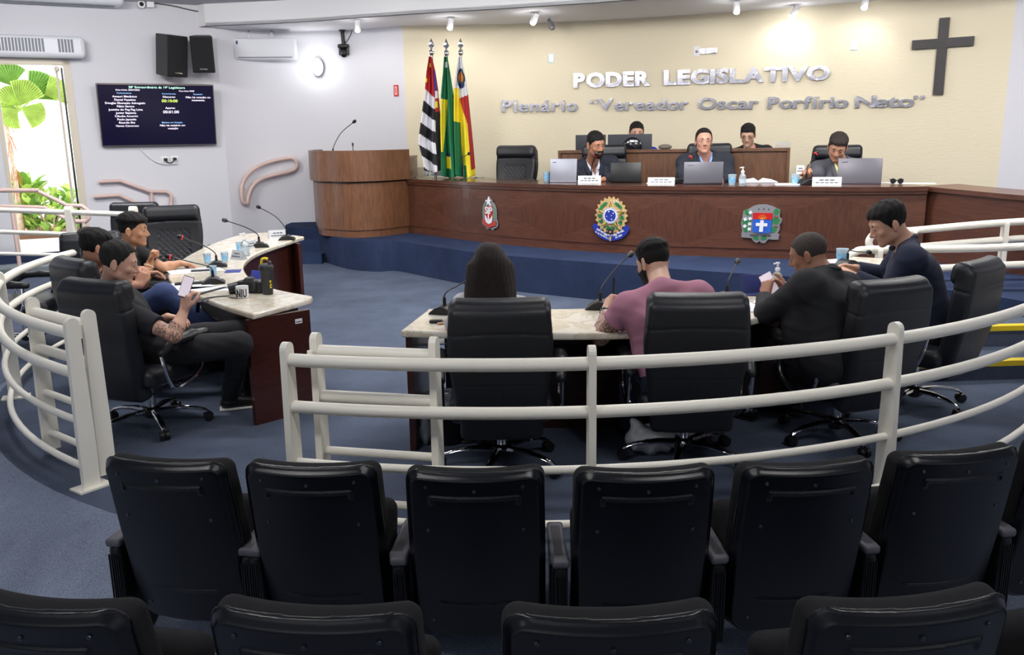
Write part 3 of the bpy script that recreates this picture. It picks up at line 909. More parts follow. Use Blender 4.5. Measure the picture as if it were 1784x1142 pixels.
# on the left wall below the television
def wp(px, py, out=0.07): return on_left(px, py, out)
rail_thing('pink metal handrail on the wall below the television', [
    [wp(172, 317), wp(209, 315), wp(262, 334), wp(290, 334), wp(297, 338), wp(299, 347), wp(297, 362)],
    [wp(163, 343), wp(208, 340), wp(250, 360), wp(275, 362), wp(297, 362)]], 0.026, PINK,
    [(wp(264, 335), wp(265, 362)), (wp(180, 317), wp(180, 317, 0.0)), (wp(180, 343), wp(180, 343, 0.0))])
# on the corner wall by the steps: closed curved loop
def wcp(px, py, out=0.09):
    y = 13.6
    for _ in range(20):
        p = at_y(px, py, y); 
        best = min(range(len(wb) - 1), key=lambda i: abs((wb[i][0] + wb[i + 1][0]) / 2 - p.x))
        (xa, ya), (xb, yb) = wb[best][:2], wb[best + 1][:2]
        y = ya + (yb - ya) * (p.x - xa) / (xb - xa)
    return at_y(px, py, y - out)
loop = spline([tuple(wcp(*q)) for q in ((424, 352), (421, 338), (422, 322), (430, 306), (445, 293), (470, 282), (500, 276), (512, 277), (518, 286), (514, 295), (500, 300), (470, 307), (450, 315), (438, 328), (432, 345), (431, 354))], 4, closed=True)
t = thing('handrail', 'pink curved loop handrail on the white wall beside the lectern steps', 'handrail')
b = MB(); b.tube(loop, 0.03, 10, closed=True); b.build('rail', PINK, t)
for q in ((480, 281), (478, 306), (424, 330)):
    b = MB(); b.tube([wcp(*q), wcp(q[0], q[1], 0.0)], 0.014, 8); b.lathe([(.03, 0), (.03, .01)], c=wcp(q[0], q[1], 0.01), R=Matrix.Rotation(PI / 2, 3, 'X')); b.build('bracket', PINK, t)
# free-standing pink rail beside the garden doorway
def yp(px, py, Y=10.6): return at_y(px, py, Y)
rail_thing('pink metal handrail beside the garden doorway', [
    spline([tuple(yp(*q)) for q in ((-60, 332), (0, 332), (63, 332), (66, 333))], 2) + [tuple(yp(*q)) for q in ((117, 358), (143, 359), (152, 366), (154, 374))] + [tuple(yp(*q)) for q in ((155, 380), (150, 386), (128, 386), (115, 381), (78, 362), (0, 360), (-60, 360))]], 0.026, PINK,
    [(yp(146, 386), Vector((yp(146, 386).x, yp(146, 386).y, 0.15))), (yp(20, 360), Vector((yp(20, 360).x, yp(20, 360).y, ZL)))])
# far white rail between the ring and the landing
def y2(px, py, Y=9.3): return at_y(px, py, Y)
t = thing('railing', 'white straight railing in front of the garden doorway, behind the ring', 'railing')
for (a, c, r) in (((-60, 364), (236, 374), .028), ((-60, 402), (118, 408), .024), ((-60, 441), (236, 447), .02)):
    b = MB(); b.tube([y2(*a), y2((a[0] + c[0]) / 2, (a[1] + c[1]) / 2), y2(*c)], r, 10); b.build('rail', CREAM, t)
for px in (120, 232):
    b = MB(); tp = y2(px, 366); bt = Vector((tp.x, tp.y, 0.0)); post(b, bt, (1, 0, 0), h=tp.z + .03, w0=.08, w1=.08, th=.07); b.build('post', CREAM, t)
# right: white ramp rails in front of the desk end
def rp(px, py, Y=7.6): return at_y(px, py, Y)
t = rail_thing('cream double handrail with rounded end, standing on the ramp at the right', [
    spline([tuple(rp(*q)) for q in ((1830, 383), (1700, 392), (1590, 402), (1536, 405), (1522, 409), (1514, 420), (1517, 432), (1532, 438), (1560, 434), (1700, 422), (1830, 412))], 5),
    spline([tuple(rp(*q, 7.1)) for q in ((1830, 427), (1700, 433), (1520, 435), (1490, 440), (1476, 452), (1474, 463), (1486, 472), (1530, 472), (1640, 468), (1740, 463), (1830, 460))], 5)], 0.032, CREAM)
for (px, py, Y) in ((1592, 404, 7.6), (1532, 436, 7.1), (1752, 388, 7.6)):
    b = MB(); tp = rp(px, py, Y); post(b, Vector((tp.x, tp.y, 0)), (1, -.1, 0), h=tp.z + .02, w0=.09, w1=.08, th=.04, zb=0.0); b.build('post', CREAM, t)
# ================================================================ long desk on the dais
WOOD = m_wood('red_brown_veneer', (92, 56, 42), 0.36, (1.2, 1.2, 9))
WOODL = m_wood('lectern_veneer', (116, 78, 54), 0.36, (7, 7, 1.0))
WOODH = m_wood('hutch_veneer', (104, 70, 48), 0.4, (6, 6, 0.9))
MARBLE = m_marble('cream_marble')
dk = [on_z(px, py, ZP) for px, py in ((714, 406), (763, 411), (820, 420), (915, 430), (1065, 441), (1220, 447), (1372, 452), (1511, 456))]
dk = [(p.x, p.y) for p in dk]
# smooth the front into one convex sweep
dline = spline([dk[0], dk[2], dk[3], dk[4], dk[5], dk[6], dk[7], (5.0, 8.62)], 8)
DH = 1.20                                     # height of the desk top above the floor
for pxx, pyy in ((760, 310), (974, 318), (1160, 324), (1400, 326), (1600, 324)):
    pass
def desk_height():
    hs = []
    for (px, py) in ((820, 312), (974, 319), (1160, 325), (1372, 327), (1511, 326)):
        best = min(dline, key=lambda q: abs(proj_x(q, 1.2) - px)); hs.append(at_y(px, py, best[1]).z)
    return hs
def project_(p):
    w = Vector(p) - Vector((0, 0, CAM_H)); z = w.dot(_f)
    return (892 + FPX * w.dot(_r) / z, 571 - FPX * w.dot(_u) / z)
def proj_x(q, z): return project((q[0], q[1], z))[0]
hs = desk_height(); print('desk heights', hs)
DH = sum(hs[1:]) / (len(hs) - 1)
t = thing('dais_desk', 'long curved red-brown wooden desk on the dais with three coats of arms', 'desk', (0, 0, 0))
dend = [q for q in dline if proj_x(q, 1.2) < 1618]
b = MB(); ribbon(b, dend, ZP + 0.10, DH - 0.045, 0.03)
b.build('front_panel', WOOD, t)
b = MB(); ribbon(b, [(x, y + 0.012) for x, y in dend], ZP, ZP + 0.10, 0.03); b.build('plinth_board', WOOD, t)
def offs(pts, d):
    out = []
    for i in range(len(pts)):
        a = Vector(pts[max(i - 1, 0)]); c = Vector(pts[min(i + 1, len(pts) - 1)]); tt = (c - a).normalized()
        out.append((pts[i][0] - tt.y * d, pts[i][1] + tt.x * d))
    return out
outer = offs(dend, -0.035); inner = offs(dend, 0.72)
b = MB(); b.prism(outer + inner[::-1], DH - 0.045, DH); b.build('desk_top', m_wood('desk_top_veneer', (84, 52, 40), 0.22, (1.2, 1.2, 9)), t)
b = MB(); ribbon(b, offs(dend, -0.02), DH - 0.075, DH - 0.045, 0.03); b.build('edge_moulding', WOOD, t)
# diamond inlay: veneer lozenges of a slightly darker grain, laid flush on the panel
WOODX = m_wood('inlay_veneer', (84, 50, 37), 0.36, (9, 9, 1.2))
b = MB(); nL = len(dend)
zt, zb_ = DH - 0.10, ZP + 0.13; zm = (zt + zb_) / 2
fl = offs(dend, -0.002)
seglen = [0]
for i in range(1, nL): seglen.append(seglen[-1] + (Vector(fl[i]) - Vector(fl[i - 1])).length)
def on_panel(sv):
    for i in range(1, nL):
        if seglen[i] >= sv: k = (sv - seglen[i - 1]) / (seglen[i] - seglen[i - 1]); return (fl[i - 1][0] + (fl[i][0] - fl[i - 1][0]) * k, fl[i - 1][1] + (fl[i][1] - fl[i - 1][1]) * k)
    return fl[-1]
W = 1.55; s0 = 0.55
while s0 + W < seglen[-1]:
    N = 16
    for i in range(N):
        sa, sb = s0 + W * i / N, s0 + W * (i + 1) / N
        ha = (zt - zm) * (1 - abs(2 * i / N - 1)); hb = (zt - zm) * (1 - abs(2 * (i + 1) / N - 1))
        pa, pb = on_panel(sa), on_panel(sb)
        b.add([(pa[0], pa[1], zm - ha), (pb[0], pb[1], zm - hb), (pb[0], pb[1], zm + hb), (pa[0], pa[1], zm + ha)], [(0, 1, 2, 3)])
    s0 += W
b.build('inlay', WOODX, t)
# right return of the desk, sweeping towards the camera at the right edge
rt = spline([(dline[-1][0] - 0.45, dline[-1][1] + 0.16), (dline[-1][0] + 0.5, 8.15), (6.4, 7.3), (7.5, 6.9)], 8)
e0 = on_z(1612, 324, DH); e1 = at_y(1784, 347, 8.1)
rt = spline([(e0.x - 0.0, e0.y + .03), (e0.x * .55 + 4.7 * .45, e0.y - 0.45), (4.75, e0.y - 1.15), (5.4, e0.y - 1.9), (6.4, e0.y - 2.3)], 8)
t = thing('side_desk', 'red-brown wooden counter continuing the dais desk at the right edge', 'desk')
b = MB(); ribbon(b, rt, ZP, [DH - 0.05 - .06 * min(1, i / 22) for i in range(len(rt))], 0.04); b.build('front_panel', WOOD, t)
b = MB(); ribbon(b, offs(rt, -0.035), [DH - 0.045 - .06 * min(1, i / 22) for i in range(len(rt))], [DH - .06 * min(1, i / 22) for i in range(len(rt))], 0.55); b.build('counter_top', WOOD, t)

# ---- lectern at the left end of the desk
LZ = at_y(620, 262, dk[0][1] - .3).z
t = thing('lectern', 'tall curved wooden lectern on the left end of the dais', 'lectern')
lp = [on_z(px, py, ZP) for px, py in ((548, 400), (556, 409), (585, 413), (620, 415), (670, 412), (714, 406))]
lp = [(p.x, p.y) for p in lp]
f1 = lp[0]
lecl = spline([(f1[0] - .02, f1[1] + 1.0), (f1[0] - .04, f1[1] + .4), lp[1], lp[2], lp[3], lp[4], lp[5]], 8)
lecl[-1] = (lp[5][0], lp[5][1])
def lec(mb, pts, z0, z1, back=0.9):
    mb.prism(pts + [(pts[-1][0] + .05, pts[-1][1] + back), (pts[0][0], pts[-1][1] + back)], z0, z1)
zz1 = at_y(620, 317, dk[0][1] - .35).z
b = MB(); lec(b, offs(lecl, .02), ZP, ZP + .10); b.build('plinth_board', WOODL, t)
b = MB(); lec(b, lecl, ZP + .10, zz1 - .012); b.build('lower_body', WOODL, t)
b = MB(); lec(b, offs(lecl, .03), zz1 - .012, zz1 + .012); b.build('shadow_gap', BLACKC, t)
b = MB(); ribbon(b, offs(lecl, -.05), zz1 + .012, LZ, .05); lec(b, offs(lecl, .0), zz1 + .012, LZ - .12); b.build('upper_body', WOODL, t)
b = MB(); lec(b, offs(lecl, -.01), LZ - .12, LZ - .10); b.build('reading_top', WOOD, t)
LEC_TOP = LZ - .10

# ---- raised clerks' desk behind
hA = Vector((*on_z(972, 262, 1.62).xy, 0))
HY = 11.55
h0 = at_y(972, 260, HY + .15); h1 = at_y(1377, 261, HY - .75)
HZ = (h0.z + h1.z) / 2
t = thing('clerk_desk', 'raised brown wooden desk behind the long desk, with two people behind it', 'desk')
hx = Vector((h1.x - h0.x, h1.y - h0.y, 0)); hl = hx.length; hu = hx.normalized(); hn = Vector((-hu.y, hu.x, 0))
def hbox(mb, s0, s1, d0, d1, z0, z1):
    o = Vector((h0.x, h0.y, 0)); P = [o + hu * s0 + hn * d0, o + hu * s1 + hn * d0, o + hu * s1 + hn * d1, o + hu * s0 + hn * d1]
    mb.prism([(q.x, q.y) for q in P], z0, z1)
b = MB(); hbox(b, 0, hl, 0, .36, HZ - .035, HZ); hbox(b, .15, hl - .1, .36, .9, HZ - .28, HZ - .25); b.build('desk_top', WOODH, t)
b = MB(); hbox(b, .03, hl - .03, .03, .05, ZP + .42, HZ - .035); b.build('front_panel', WOODH, t)
b = MB(); hbox(b, .03, hl - .03, .08, .10, ZP, ZP + .42); b.build('kick_panel', m_wood('dark_kick_veneer', (52, 34, 26), 0.5), t)
b = MB(); hbox(b, 0, .035, 0, .7, ZP, HZ - .035); hbox(b, hl - .035, hl, 0, .7, ZP, HZ - .035); b.build('side_panel', WOODH, t)

# ---- plenary tables (marble tops on dark wooden panels)
TZ = 0.70
DARKW = m_wood('dark_table_veneer', (64, 30, 24), 0.3, (1.5, 1.5, 8))
def tpts(l): return [(on_z(px, py, TZ).x, on_z(px, py, TZ).y) for px, py in l]
outL = tpts([(541, 521), (440, 547), (385, 530), (340, 512), (306, 497), (293, 482), (300, 466), (330, 444), (375, 423), (420, 409), (465, 405), (530, 412)])
inL = tpts([(530, 414), (500, 422), (462, 435), (438, 447), (425, 461), (427, 474), (442, 489), (465, 499), (500, 508), (545, 516)])
inL[0] = (outL[-1][0], outL[-1][1] - 0.03)
def table(name, label, outer, inner, nz=0.04, legs=()):
    t = thing(name, label, 'table')
    o = [outer[0]] + [outer[1]] + spline(outer[1:-1], 6)[1:] + [outer[-1]]
    i = spline(inner, 6)
    c = MB(); c.prism(o + i, TZ - nz, TZ)
    top_ = c.build('table_top', MARBLE, t)
    md = top_.modifiers.new('bevel', 'BEVEL'); md.width = 0.012; md.segments = 2; md.limit_method = 'ANGLE'
    return t, o, i
tL, oL, iL = table('curved_table', 'curved marble-topped table on the left with dark wooden front', outL, inL)
ii = offs(iL, -0.05 if True else 0.05)
# modesty panel below the inner edge
def side(pts, d):
    # choose the offset that moves into the table
    a = offs(pts, d); return a
cxL = sum(p[0] for p in outL) / len(outL)
b = MB(); pan = offs(iL[2:-2], 0.10)
if abs(pan[20][0] - cxL) > abs(iL[22][0] - cxL): pan = offs(iL[2:-2], -0.10)
ribbon(b, pan, 0.0, TZ - 0.04, 0.03); b.build('modesty_panel', DARKW, tL)
def end_panel(t, a, c, inset=0.09):
    A = Vector((*a, 0)); B = Vector((*c, 0)); u = (B - A).normalized()
    A = A + u * 0.03; B = B - u * 0.05; n = Vector((-u.y, u.x, 0))
    return A, B, u, n
A = on_z(447, 742); B = on_z(551, 714); u = (B - A).normalized(); n = Vector((-u.y, u.x, 0))
b = MB(); P = [A, B, B + n * .035, A + n * .035]; b.prism([(q.x, q.y) for q in P], 0, TZ - .04); b.build('end_panel', DARKW, tL)
A = Vector((*tpts([(524, 418)])[0], 0)); B = Vector((*tpts([(474, 408)])[0], 0)); u = (B - A).normalized(); n = Vector((-u.y, u.x, 0))
b = MB(); P = [A, B, B + n * .035, A + n * .035]; b.prism([(q.x, q.y) for q in P], 0, TZ - .04); b.build('end_panel', DARKW, tL)
b = MB(); sh = offs(iL[3:-3], 0.22) if True else None
tb = offs(iL[3:-3], 0.1 if pan[0] == offs(iL[2:-2], 0.10)[0] else -0.1); tc = offs(iL[3:-3], 0.36 if pan[0] == offs(iL[2:-2], 0.10)[0] else -0.36)
b.prism(tb + tc[::-1], TZ - .20, TZ - .185); b.build('under_shelf', DARKW, tL)
# right table
outR = tpts([(744, 540), (697, 576), (860, 580), (1065, 580), (1200, 573), (1310, 556), (1400, 530), (1480, 500), (1545, 472), (1570, 452)])
inR = tpts([(1484, 447), (1440, 464), (1380, 486), (1306, 508), (1230, 522), (1130, 533), (1000, 538), (880, 539), (745, 538)])
print('tableR', outR[:6], inR[4:])
tR, oR, iR = table('curved_table', 'curved marble-topped table on the right with dark panels, four people seated at it', outR, inR)
b = MB(); pan = offs(iR[2:-2], 0.10); 
if pan[-5][1] > iR[-7][1]: pan = offs(iR[2:-2], -0.10); sg = -1
else: sg = 1
ribbon(b, pan, 0.0, TZ - 0.04, 0.03); b.build('modesty_panel', DARKW, tR)
A = on_z(715, 786); B = Vector((tpts([(750, 545)])[0][0], tpts([(750, 545)])[0][1], 0)); B.x = A.x + .06; u = (B - A).normalized(); n = Vector((-u.y, u.x, 0))
b = MB(); P = [A, B, B - n * .035, A - n * .035]; b.prism([(q.x, q.y) for q in P], 0, TZ - .04); b.build('end_panel', DARKW, tR)
b = MB(); P = [(p[0], p[1]) for p in ((iR[0][0] + .04, iR[0][1] - .05), (oR[-1][0] - .05, oR[-1][1] - .06))]; ribbon(b, P, 0, TZ - .04, .03); b.build('end_panel', DARKW, tR)
b = MB(); b.prism(offs(iR[3:-3], .1 * sg) + offs(iR[3:-3], .40 * sg)[::-1], TZ - .20, TZ - .185); b.build('under_shelf', DARKW, tR)
for px in (1040, 1250):
    q = on_z(px, 575, TZ); b = MB(); b.box((q.x, q.y + .28, TZ / 2 - .02), (.03, .36, TZ - .045)); b.build('divider', DARKW, tR)
# ================================================================ things on the walls and ceiling
def fr_on(p, t, n):          # frame: X along the wall, Y up, Z out of the wall
    x = Vector(t).normalized(); z = Vector(n).normalized(); M = Matrix((x, Vector((0, 0, 1)), z)).transposed().to_4x4(); M.translation = p; return M
def place(o, M):
    o.matrix_world = M; return o
GREYM = mat('grey_metal', (150, 150, 155), 0.35, 0.6)
MIRROR = mat('mirror_steel', (172, 172, 182), 0.22, 0.8, bump=0.5, bscale=7)
LAMP = mat('lamp_glow', (255, 252, 246), 0.4, emit=14)
# television
def emis(name, rgb, e): return mat(name, rgb, 0.5, emit=e)
c = [on_left(167, 145, .24), on_left(374, 148, .24), on_left(376, 252, .09), on_left(177, 257, .09)]
ctr = (c[0] + c[1] + c[2] + c[3]) / 4
W = ((c[1] - c[0]).length + (c[2] - c[3]).length) / 2; Hh = ((c[0] - c[3]).length + (c[1] - c[2]).length) / 2
M = frame(ctr, WD, (c[0] + c[1]) / 2 - (c[2] + c[3]) / 2)
t = thing('television', 'large wall television showing a dark blue session screen with white text', 'television'); place(t, M)
b = MB(); b.rbox((0, 0, -.02), (W, Hh, .045), .012); b.build('casing', mat('tv_grey', (120, 112, 106), 0.4, 0.5), t)
b = MB(); b.box((0, .003, .0035), (W - .03, Hh - .035, .006)); b.build('screen', mat('screen_navy', (12, 8, 38), 0.25, emit=0.5), t)
b = MB(); b.box((0, -.05, -.10), (.4, .3, .12)); b.build('wall_mount', BLACKC, t)
tw = emis('text_white', (250, 240, 255), 1.1); tg = emis('text_green', (200, 255, 225), 1.0); ty = emis('text_yellow', (226, 255, 110), 1.0); tb_ = emis('text_blue', (150, 200, 255), .9)
def scr(s, u, v, size, m_, sx=1.15):
    # u,v in the close-up of the screen (55..1640, 35..885)
    me = text_mesh(s, size * Hh / 850 * 1.22, 0.0, 0.006, 'CENTER', sx); me.materials.append(m_)
    o = link('screen_text', me, t); o.location = ((u - 848) / 1585 * W, (460 - v - size * .38) / 850 * Hh, .0085)
scr('28ª Extraordinária da 19ª Legislatura', 855, 80, 34, tg, 1.2)
scr('Data Início: 30/07/2026', 463, 118, 23, tw); scr('Hora Início: 09:00', 1255, 125, 23, tw, 1.0)
scr('Parlamentares', 412, 160, 22, tb_, 1.2); scr('Orador/Inscrito', 1008, 165, 20, tb_); scr('Resultado', 1410, 168, 22, tb_)
for i, s in enumerate(('Amauri Mecânico', 'Daniel Faustino', 'Douglas Ebenação Advogado', 'Fábio Santos', 'Juninho do Peg Pag Lima', 'Junior Baptista', 'Cláudio Amorim', 'Paulo Japonês', 'Ricardo Rio', 'Vanoz Cavoroso')):
    scr(s, 415, 205 + i * 44, 31, tw)
scr('Discurso:', 1008, 207, 31, tw); scr('00:10:00', 1012, 262, 44, ty); scr('Aparte:', 1014, 358, 31, tw); scr('00:01:00', 1020, 413, 44, tw)
scr('Matéria em Votação', 1025, 558, 24, tb_); scr('Não há matéria em', 1028, 598, 31, tw); scr('votação', 1030, 640, 31, tw)
scr('Não há votação no', 1410, 210, 31, tw); scr('momento.', 1412, 250, 31, tw)
# cables and sockets below the television
b = MB(); b.tube(spline([tuple(on_left(*q, .03)) for q in ((245, 258), (255, 270), (268, 280), (284, 286), (300, 286), (310, 285))], 5), .007, 6); tag(b.build('cable', WHITEM), 'white cable drooping below the television', 'cable')
for i, (px, py) in enumerate(((288, 278), (304, 277))):
    t = thing('wall_socket', 'white wall socket with black plug below the television, %s' % ('left one' if i == 0 else 'right one'), 'socket'); place(t, fr_on(on_left(px, py, .005), WD, WN))
    b = MB(); b.rbox((0, 0, 0), (.12, .09, .012), .006); b.build('plate', WHITEM, t)
    b = MB(); b.rbox((0, 0, .03), (.05, .04, .05), .01); b.build('plug', BLACKC, t)
b = MB(); b.tube(spline([tuple(on_left(*q, .05)) for q in ((288, 279), (294, 284), (300, 283), (304, 278))], 4), .008, 6); tag(b.build('cable', BLACKC), 'short black cable linking the two plugs under the television', 'cable')
# loudspeakers
def speaker(px, py, w, h, label, yaw):
    p = on_left(px, py, .34); t = thing('loudspeaker', label, 'loudspeaker', group='black wall loudspeakers')
    M = fr_on(p, WD, WN) @ Matrix.Rotation(math.radians(yaw), 4, 'Y') @ Matrix.Rotation(math.radians(9), 4, 'X'); place(t, M)
    b = MB()
    tp = [(-w * .5, .14), (w * .5, .14), (w * .36, -.20), (-w * .36, -.20)]
    R = Matrix.Rotation(-PI / 2, 4, 'X')
    b.prism([(x, -y) for x, y in tp], -h / 2, h / 2, fr=R)
    cab = b.build('cabinet', BLACKC, t); md = cab.modifiers.new('bevel', 'BEVEL'); md.width = .012; md.segments = 2
    b = MB(); b.rbox((0, .0, .15), (w * .92, h * .93, .02), .01); b.build('grille', mat('speaker_grille', (22, 22, 25), 0.7, bump=0.6, bscale=500), t)
    b = MB(); b.rbox((0, -h * .40, .163), (w * .35, .02, .006), .003); b.build('badge', CHROME, t)
    b = MB(); b.box((0, -h * .42, -.22), (.06, .08, .12)); b.tube([(0, -h * .3, -.15), (0, -h * .3, -.30)], .02, 8); b.build('bracket', BLACKC, t)
speaker(299, 97, .33, .56, 'black loudspeaker high on the white wall, the left and larger of the pair', 28)
speaker(354, 94, .31, .50, 'black loudspeaker high on the white wall, the right one of the pair', -14)
# air curtain above the doorway
t = thing('air_curtain', 'white air curtain unit with grey slots above the garden doorway', 'air conditioner'); place(t, fr_on(on_left(58, 81, .13), WD, WN))
wa = (on_left(148, 83, .13) - on_left(-40, 78, .13)).length; off = -(on_left(58, 81, .13) - (on_left(148, 83, .13) + on_left(-40, 78, .13)) / 2).dot(WD)
b = MB(); b.rbox((off, 0, 0), (wa, .28, .24), .06, n=5); b.build('body', mat('ac_white', (224, 226, 232), 0.4), t)
for side_ in (0, 1):
    b = MB()
    for k in range(26):
        x = off - wa / 2 + .14 + k * (wa - .3) / 25
        if abs(x - (off + wa * .18)) < .07 or (x > off + wa * .18) != bool(side_): continue
        b.box((x, .01, .118), ((wa - .3) / 25 - .012, .17, .01))
    b.box((off - wa * .16 if not side_ else off + wa * .33, .01, .112), (wa * .62 if not side_ else wa * .27, .15, .012))
    b.build('slot_grille', mat('slot_grey', (112, 116, 126), 0.5), t)
# corner of another air conditioner at the top left
t = thing('air_conditioner', 'underside of a white air conditioner at the top left corner', 'air conditioner'); place(t, fr_on(on_left(60, -16, .17), WD, WN))
b = MB(); b.rbox((0, 0, 0), (2.15, .30, .33), .07, n=5); b.build('body', MATS['ac_white'], t)
b = MB(); b.box((0, -.152, .05), (1.9, .01, .12)); b.build('outlet_flap', MATS['slot_grey'], t)
# split air conditioner on the corner wall
p = wcp(463, 86, .14); tdir = (Vector((wb[11][0], wb[11][1], 0)) - Vector((wb[5][0], wb[5][1], 0))).normalized(); tdir = Vector((.93, .10, 0)).normalized()
t = thing('air_conditioner', 'white split air conditioner on the wall under the low ceiling', 'air conditioner')
M = fr_on(p, tdir, (tdir.y, -tdir.x, 0)); place(t, M)
b = MB(); b.rbox((0, 0, 0), (.92, .31, .22), .03); b.build('body', MATS['ac_white'], t)
b = MB(); b.box((0, -.125, .112), (.80, .012, .006)); b.build('louvre', MATS['slot_grey'], t)
b = MB(); b.box((-.40, .09, .112), (.03, .05, .004)); b.build('sticker', mat('sticker_navy', (60, 66, 110), 0.5), t)
for x in (-.25, .1):
    b = MB(); b.box((x, .22, -.06), (.035, .16, .02)); b.build('hanger', GREYM, t)
# small surveillance camera and cable along the ceiling line
t = thing('security_camera', 'small white dome security camera at the top of the left wall', 'camera'); place(t, fr_on(on_left(246, 8, .06), WD, WN))
b = MB(); b.lathe([(.05, -.05), (.06, 0), (.05, .05)], seg=18); b.build('body', WHITEM, t)
b = MB(); b.sphere((0, 0, .05), .03); b.build('lens', BLACKC, t)
b = MB(); b.rbox((.12, .01, .0), (.10, .09, .06), .008); b.build('junction_box', WHITEM, t)
b = MB(); b.tube(spline([tuple(on_left(*q, .02)) for q in ((264, 5), (300, 10), (330, 17), (357, 22))], 4), .008, 6); tag(b.build('cable', mat('dark_cable', (60, 58, 56), 0.5)), 'thin dark cable running from the security camera along the ceiling', 'cable')
# oval bulkhead lamp
p = wcp(554, 117, .05); t = thing('wall_lamp', 'glowing oval bulkhead lamp on the white corner wall', 'lamp')
place(t, fr_on(p, (1, -.1, 0), (-.1, -1, 0)))
def oval(mb, rx, ry, z0, z1, r2=1.0, seg=24):
    vs = [(rx * math.cos(2 * PI * k / seg), ry * math.sin(2 * PI * k / seg), z0) for k in range(seg)] + [(rx * r2 * math.cos(2 * PI * k / seg), ry * r2 * math.sin(2 * PI * k / seg), z1) for k in range(seg)]
    mb.add(vs, [(k, (k + 1) % seg, seg + (k + 1) % seg, seg + k) for k in range(seg)] + [tuple(range(seg))[::-1], tuple(range(seg, 2 * seg))], 0, True)
b = MB(); oval(b, .09, .135, -.05, .03); b.build('housing', GREYM, t)
b = MB(); oval(b, .075, .118, .0, .045, .9); oval(b, .068, .106, .045, .06, .6); b.build('glass', LAMP, t)
L = bpy.data.lights.new('wall_lamp_light', 'POINT'); L.energy = 6.5; L.shadow_soft_size = .08; o = bpy.data.objects.new('wall_lamp_light', L); C.objects.link(o); o.location = p + Vector((-.02, -.22, 0))
# red fire sign
p = wcp(690, 158, .012); t = thing('fire_sign', 'small red framed sign on the white wall left of the flags', 'sign'); place(t, fr_on(p, (.85, -.5, 0), (-.5, -.85, 0)))
b = MB(); b.box((0, 0, 0), (.085, .165, .008)); b.build('plate', mat('sign_red', (204, 52, 52), 0.5), t)
b = MB(); b.box((0, .0, .005), (.045, .12, .003)); b.build('label', mat('sign_pink', (236, 190, 186), 0.5), t)
b = MB(); b.box((0, .0, .007), (.016, .085, .002)); b.build('symbol', MATS['sign_red'], t)
# hanging PTZ camera
pt = on_z(596, 52, ZC); t = thing('ceiling_camera', 'black robotic camera hanging from the low ceiling on a pole', 'camera', (pt.x, pt.y, ZC))
zb = at_y(598, 92, pt.y).z - ZC
b = MB(); b.lathe([(.05, -.02), (.05, 0)], seg=16); b.tube([(0, 0, 0), (0.01, 0, zb * .62)], .028, 10); b.build('pole', BLACKC, t)
b = MB(); b.rbox((0.01, 0, zb * .72), (.17, .14, .06), .02); b.box((-.045, 0, zb * .9), (.03, .09, .14)); b.box((.075, 0, zb * .9), (.03, .09, .14)); b.build('yoke', BLACKC, t)
b = MB(); b.sphere((.015, -.01, zb), (.06, .07, .07)); hd = b.build('head', BLACKC, t)
b = MB(); b.lathe([(.03, 0), (.032, .05), (.022, .055)], c=(.02, -.07, zb - .03), R=Matrix.Rotation(math.radians(110), 3, 'X')); b.build('lens', mat('lens_glass', (12, 12, 16), 0.05), hd)
b = MB(); b.tube(spline([(0.03, 0, zb * .6), (.10, 0, zb * .35), (.16, 0, 0)], 5), .006, 6); b.build('cable', BLACKC, t)
# spotlights under the low ceiling
SP = [(622, 30, 'leftmost spotlight on the low ceiling, lit', 1, 5), (784, 26, 'lit spotlight above the flags', 1, 15), (930, 17, 'lit white spotlight above the clerks on the low ceiling', 1, 30), (961, 27, 'unlit grey spotlight beside the lit one on the low ceiling', 0, -20), (1284, -4, 'lit spotlight above the steel lettering', 1, -10), (1383, 4, 'lit spotlight right of the steel lettering, tilted sideways', 1, 24), (1508, -12, 'rightmost spotlight at the top edge of the photo', 1, 0)]
for (px, py, lb, lit, tilt) in SP:
    p = on_z(px, py + 4, ZC); t = thing('spotlight', 'small ' + lb, 'spotlight', p, group='ceiling spotlights')
    ax = (Matrix.Rotation(math.radians(tilt), 3, 'Y') @ Matrix.Rotation(math.radians(28 if lit else -20), 3, 'X')) @ Vector((0, 0, -1))
    b = MB(); b.lathe([(.045, -.012), (.045, 0)], seg=16); b.tube([(0, 0, 0), (0, 0, -.07)], .010, 8); b.build('mount', WHITEM, t)
    R = Vector((0, 0, 1)).rotation_difference(ax).to_matrix(); c0_ = Vector((0, 0, -.11)) - ax * .05
    b = MB(); b.lathe([(.028, -.06), (.036, -.05), (.040, .02), (.046, .075)], c=c0_, R=R, seg=18); b.build('canister', WHITEM if lit else GREYM, t)
    b = MB(); b.lathe([(.040, .076), (.034, .10), (.016, .112)], c=c0_, R=R, seg=18); b.build('bulb', mat('bulb_glow', (255, 252, 248), 0.4, emit=26) if lit else mat('bulb_off', (120, 120, 125), 0.1), t)
    if lit:
        L = bpy.data.lights.new('spot_light', 'SPOT'); L.energy = 16 if px < 700 else (22 if px < 1200 else 11); L.spot_size = math.radians(125); L.spot_blend = .8; L.shadow_soft_size = .04; L.color = (1, .97, .92)
        o = bpy.data.objects.new('spot_light', L); C.objects.link(o); o.location = p + c0_ + ax * .14
        q = Vector((0, 0, -1)).rotation_difference((Vector((0.1, .75, -1))).normalized()); o.rotation_mode = 'QUATERNION'; o.rotation_quaternion = q
        L2 = bpy.data.lights.new('spot_spill', 'POINT'); L2.energy = 3; L2.shadow_soft_size = .03
        o2 = bpy.data.objects.new('spot_spill', L2); C.objects.link(o2); o2.location = p + Vector((0, -.02, -.21))
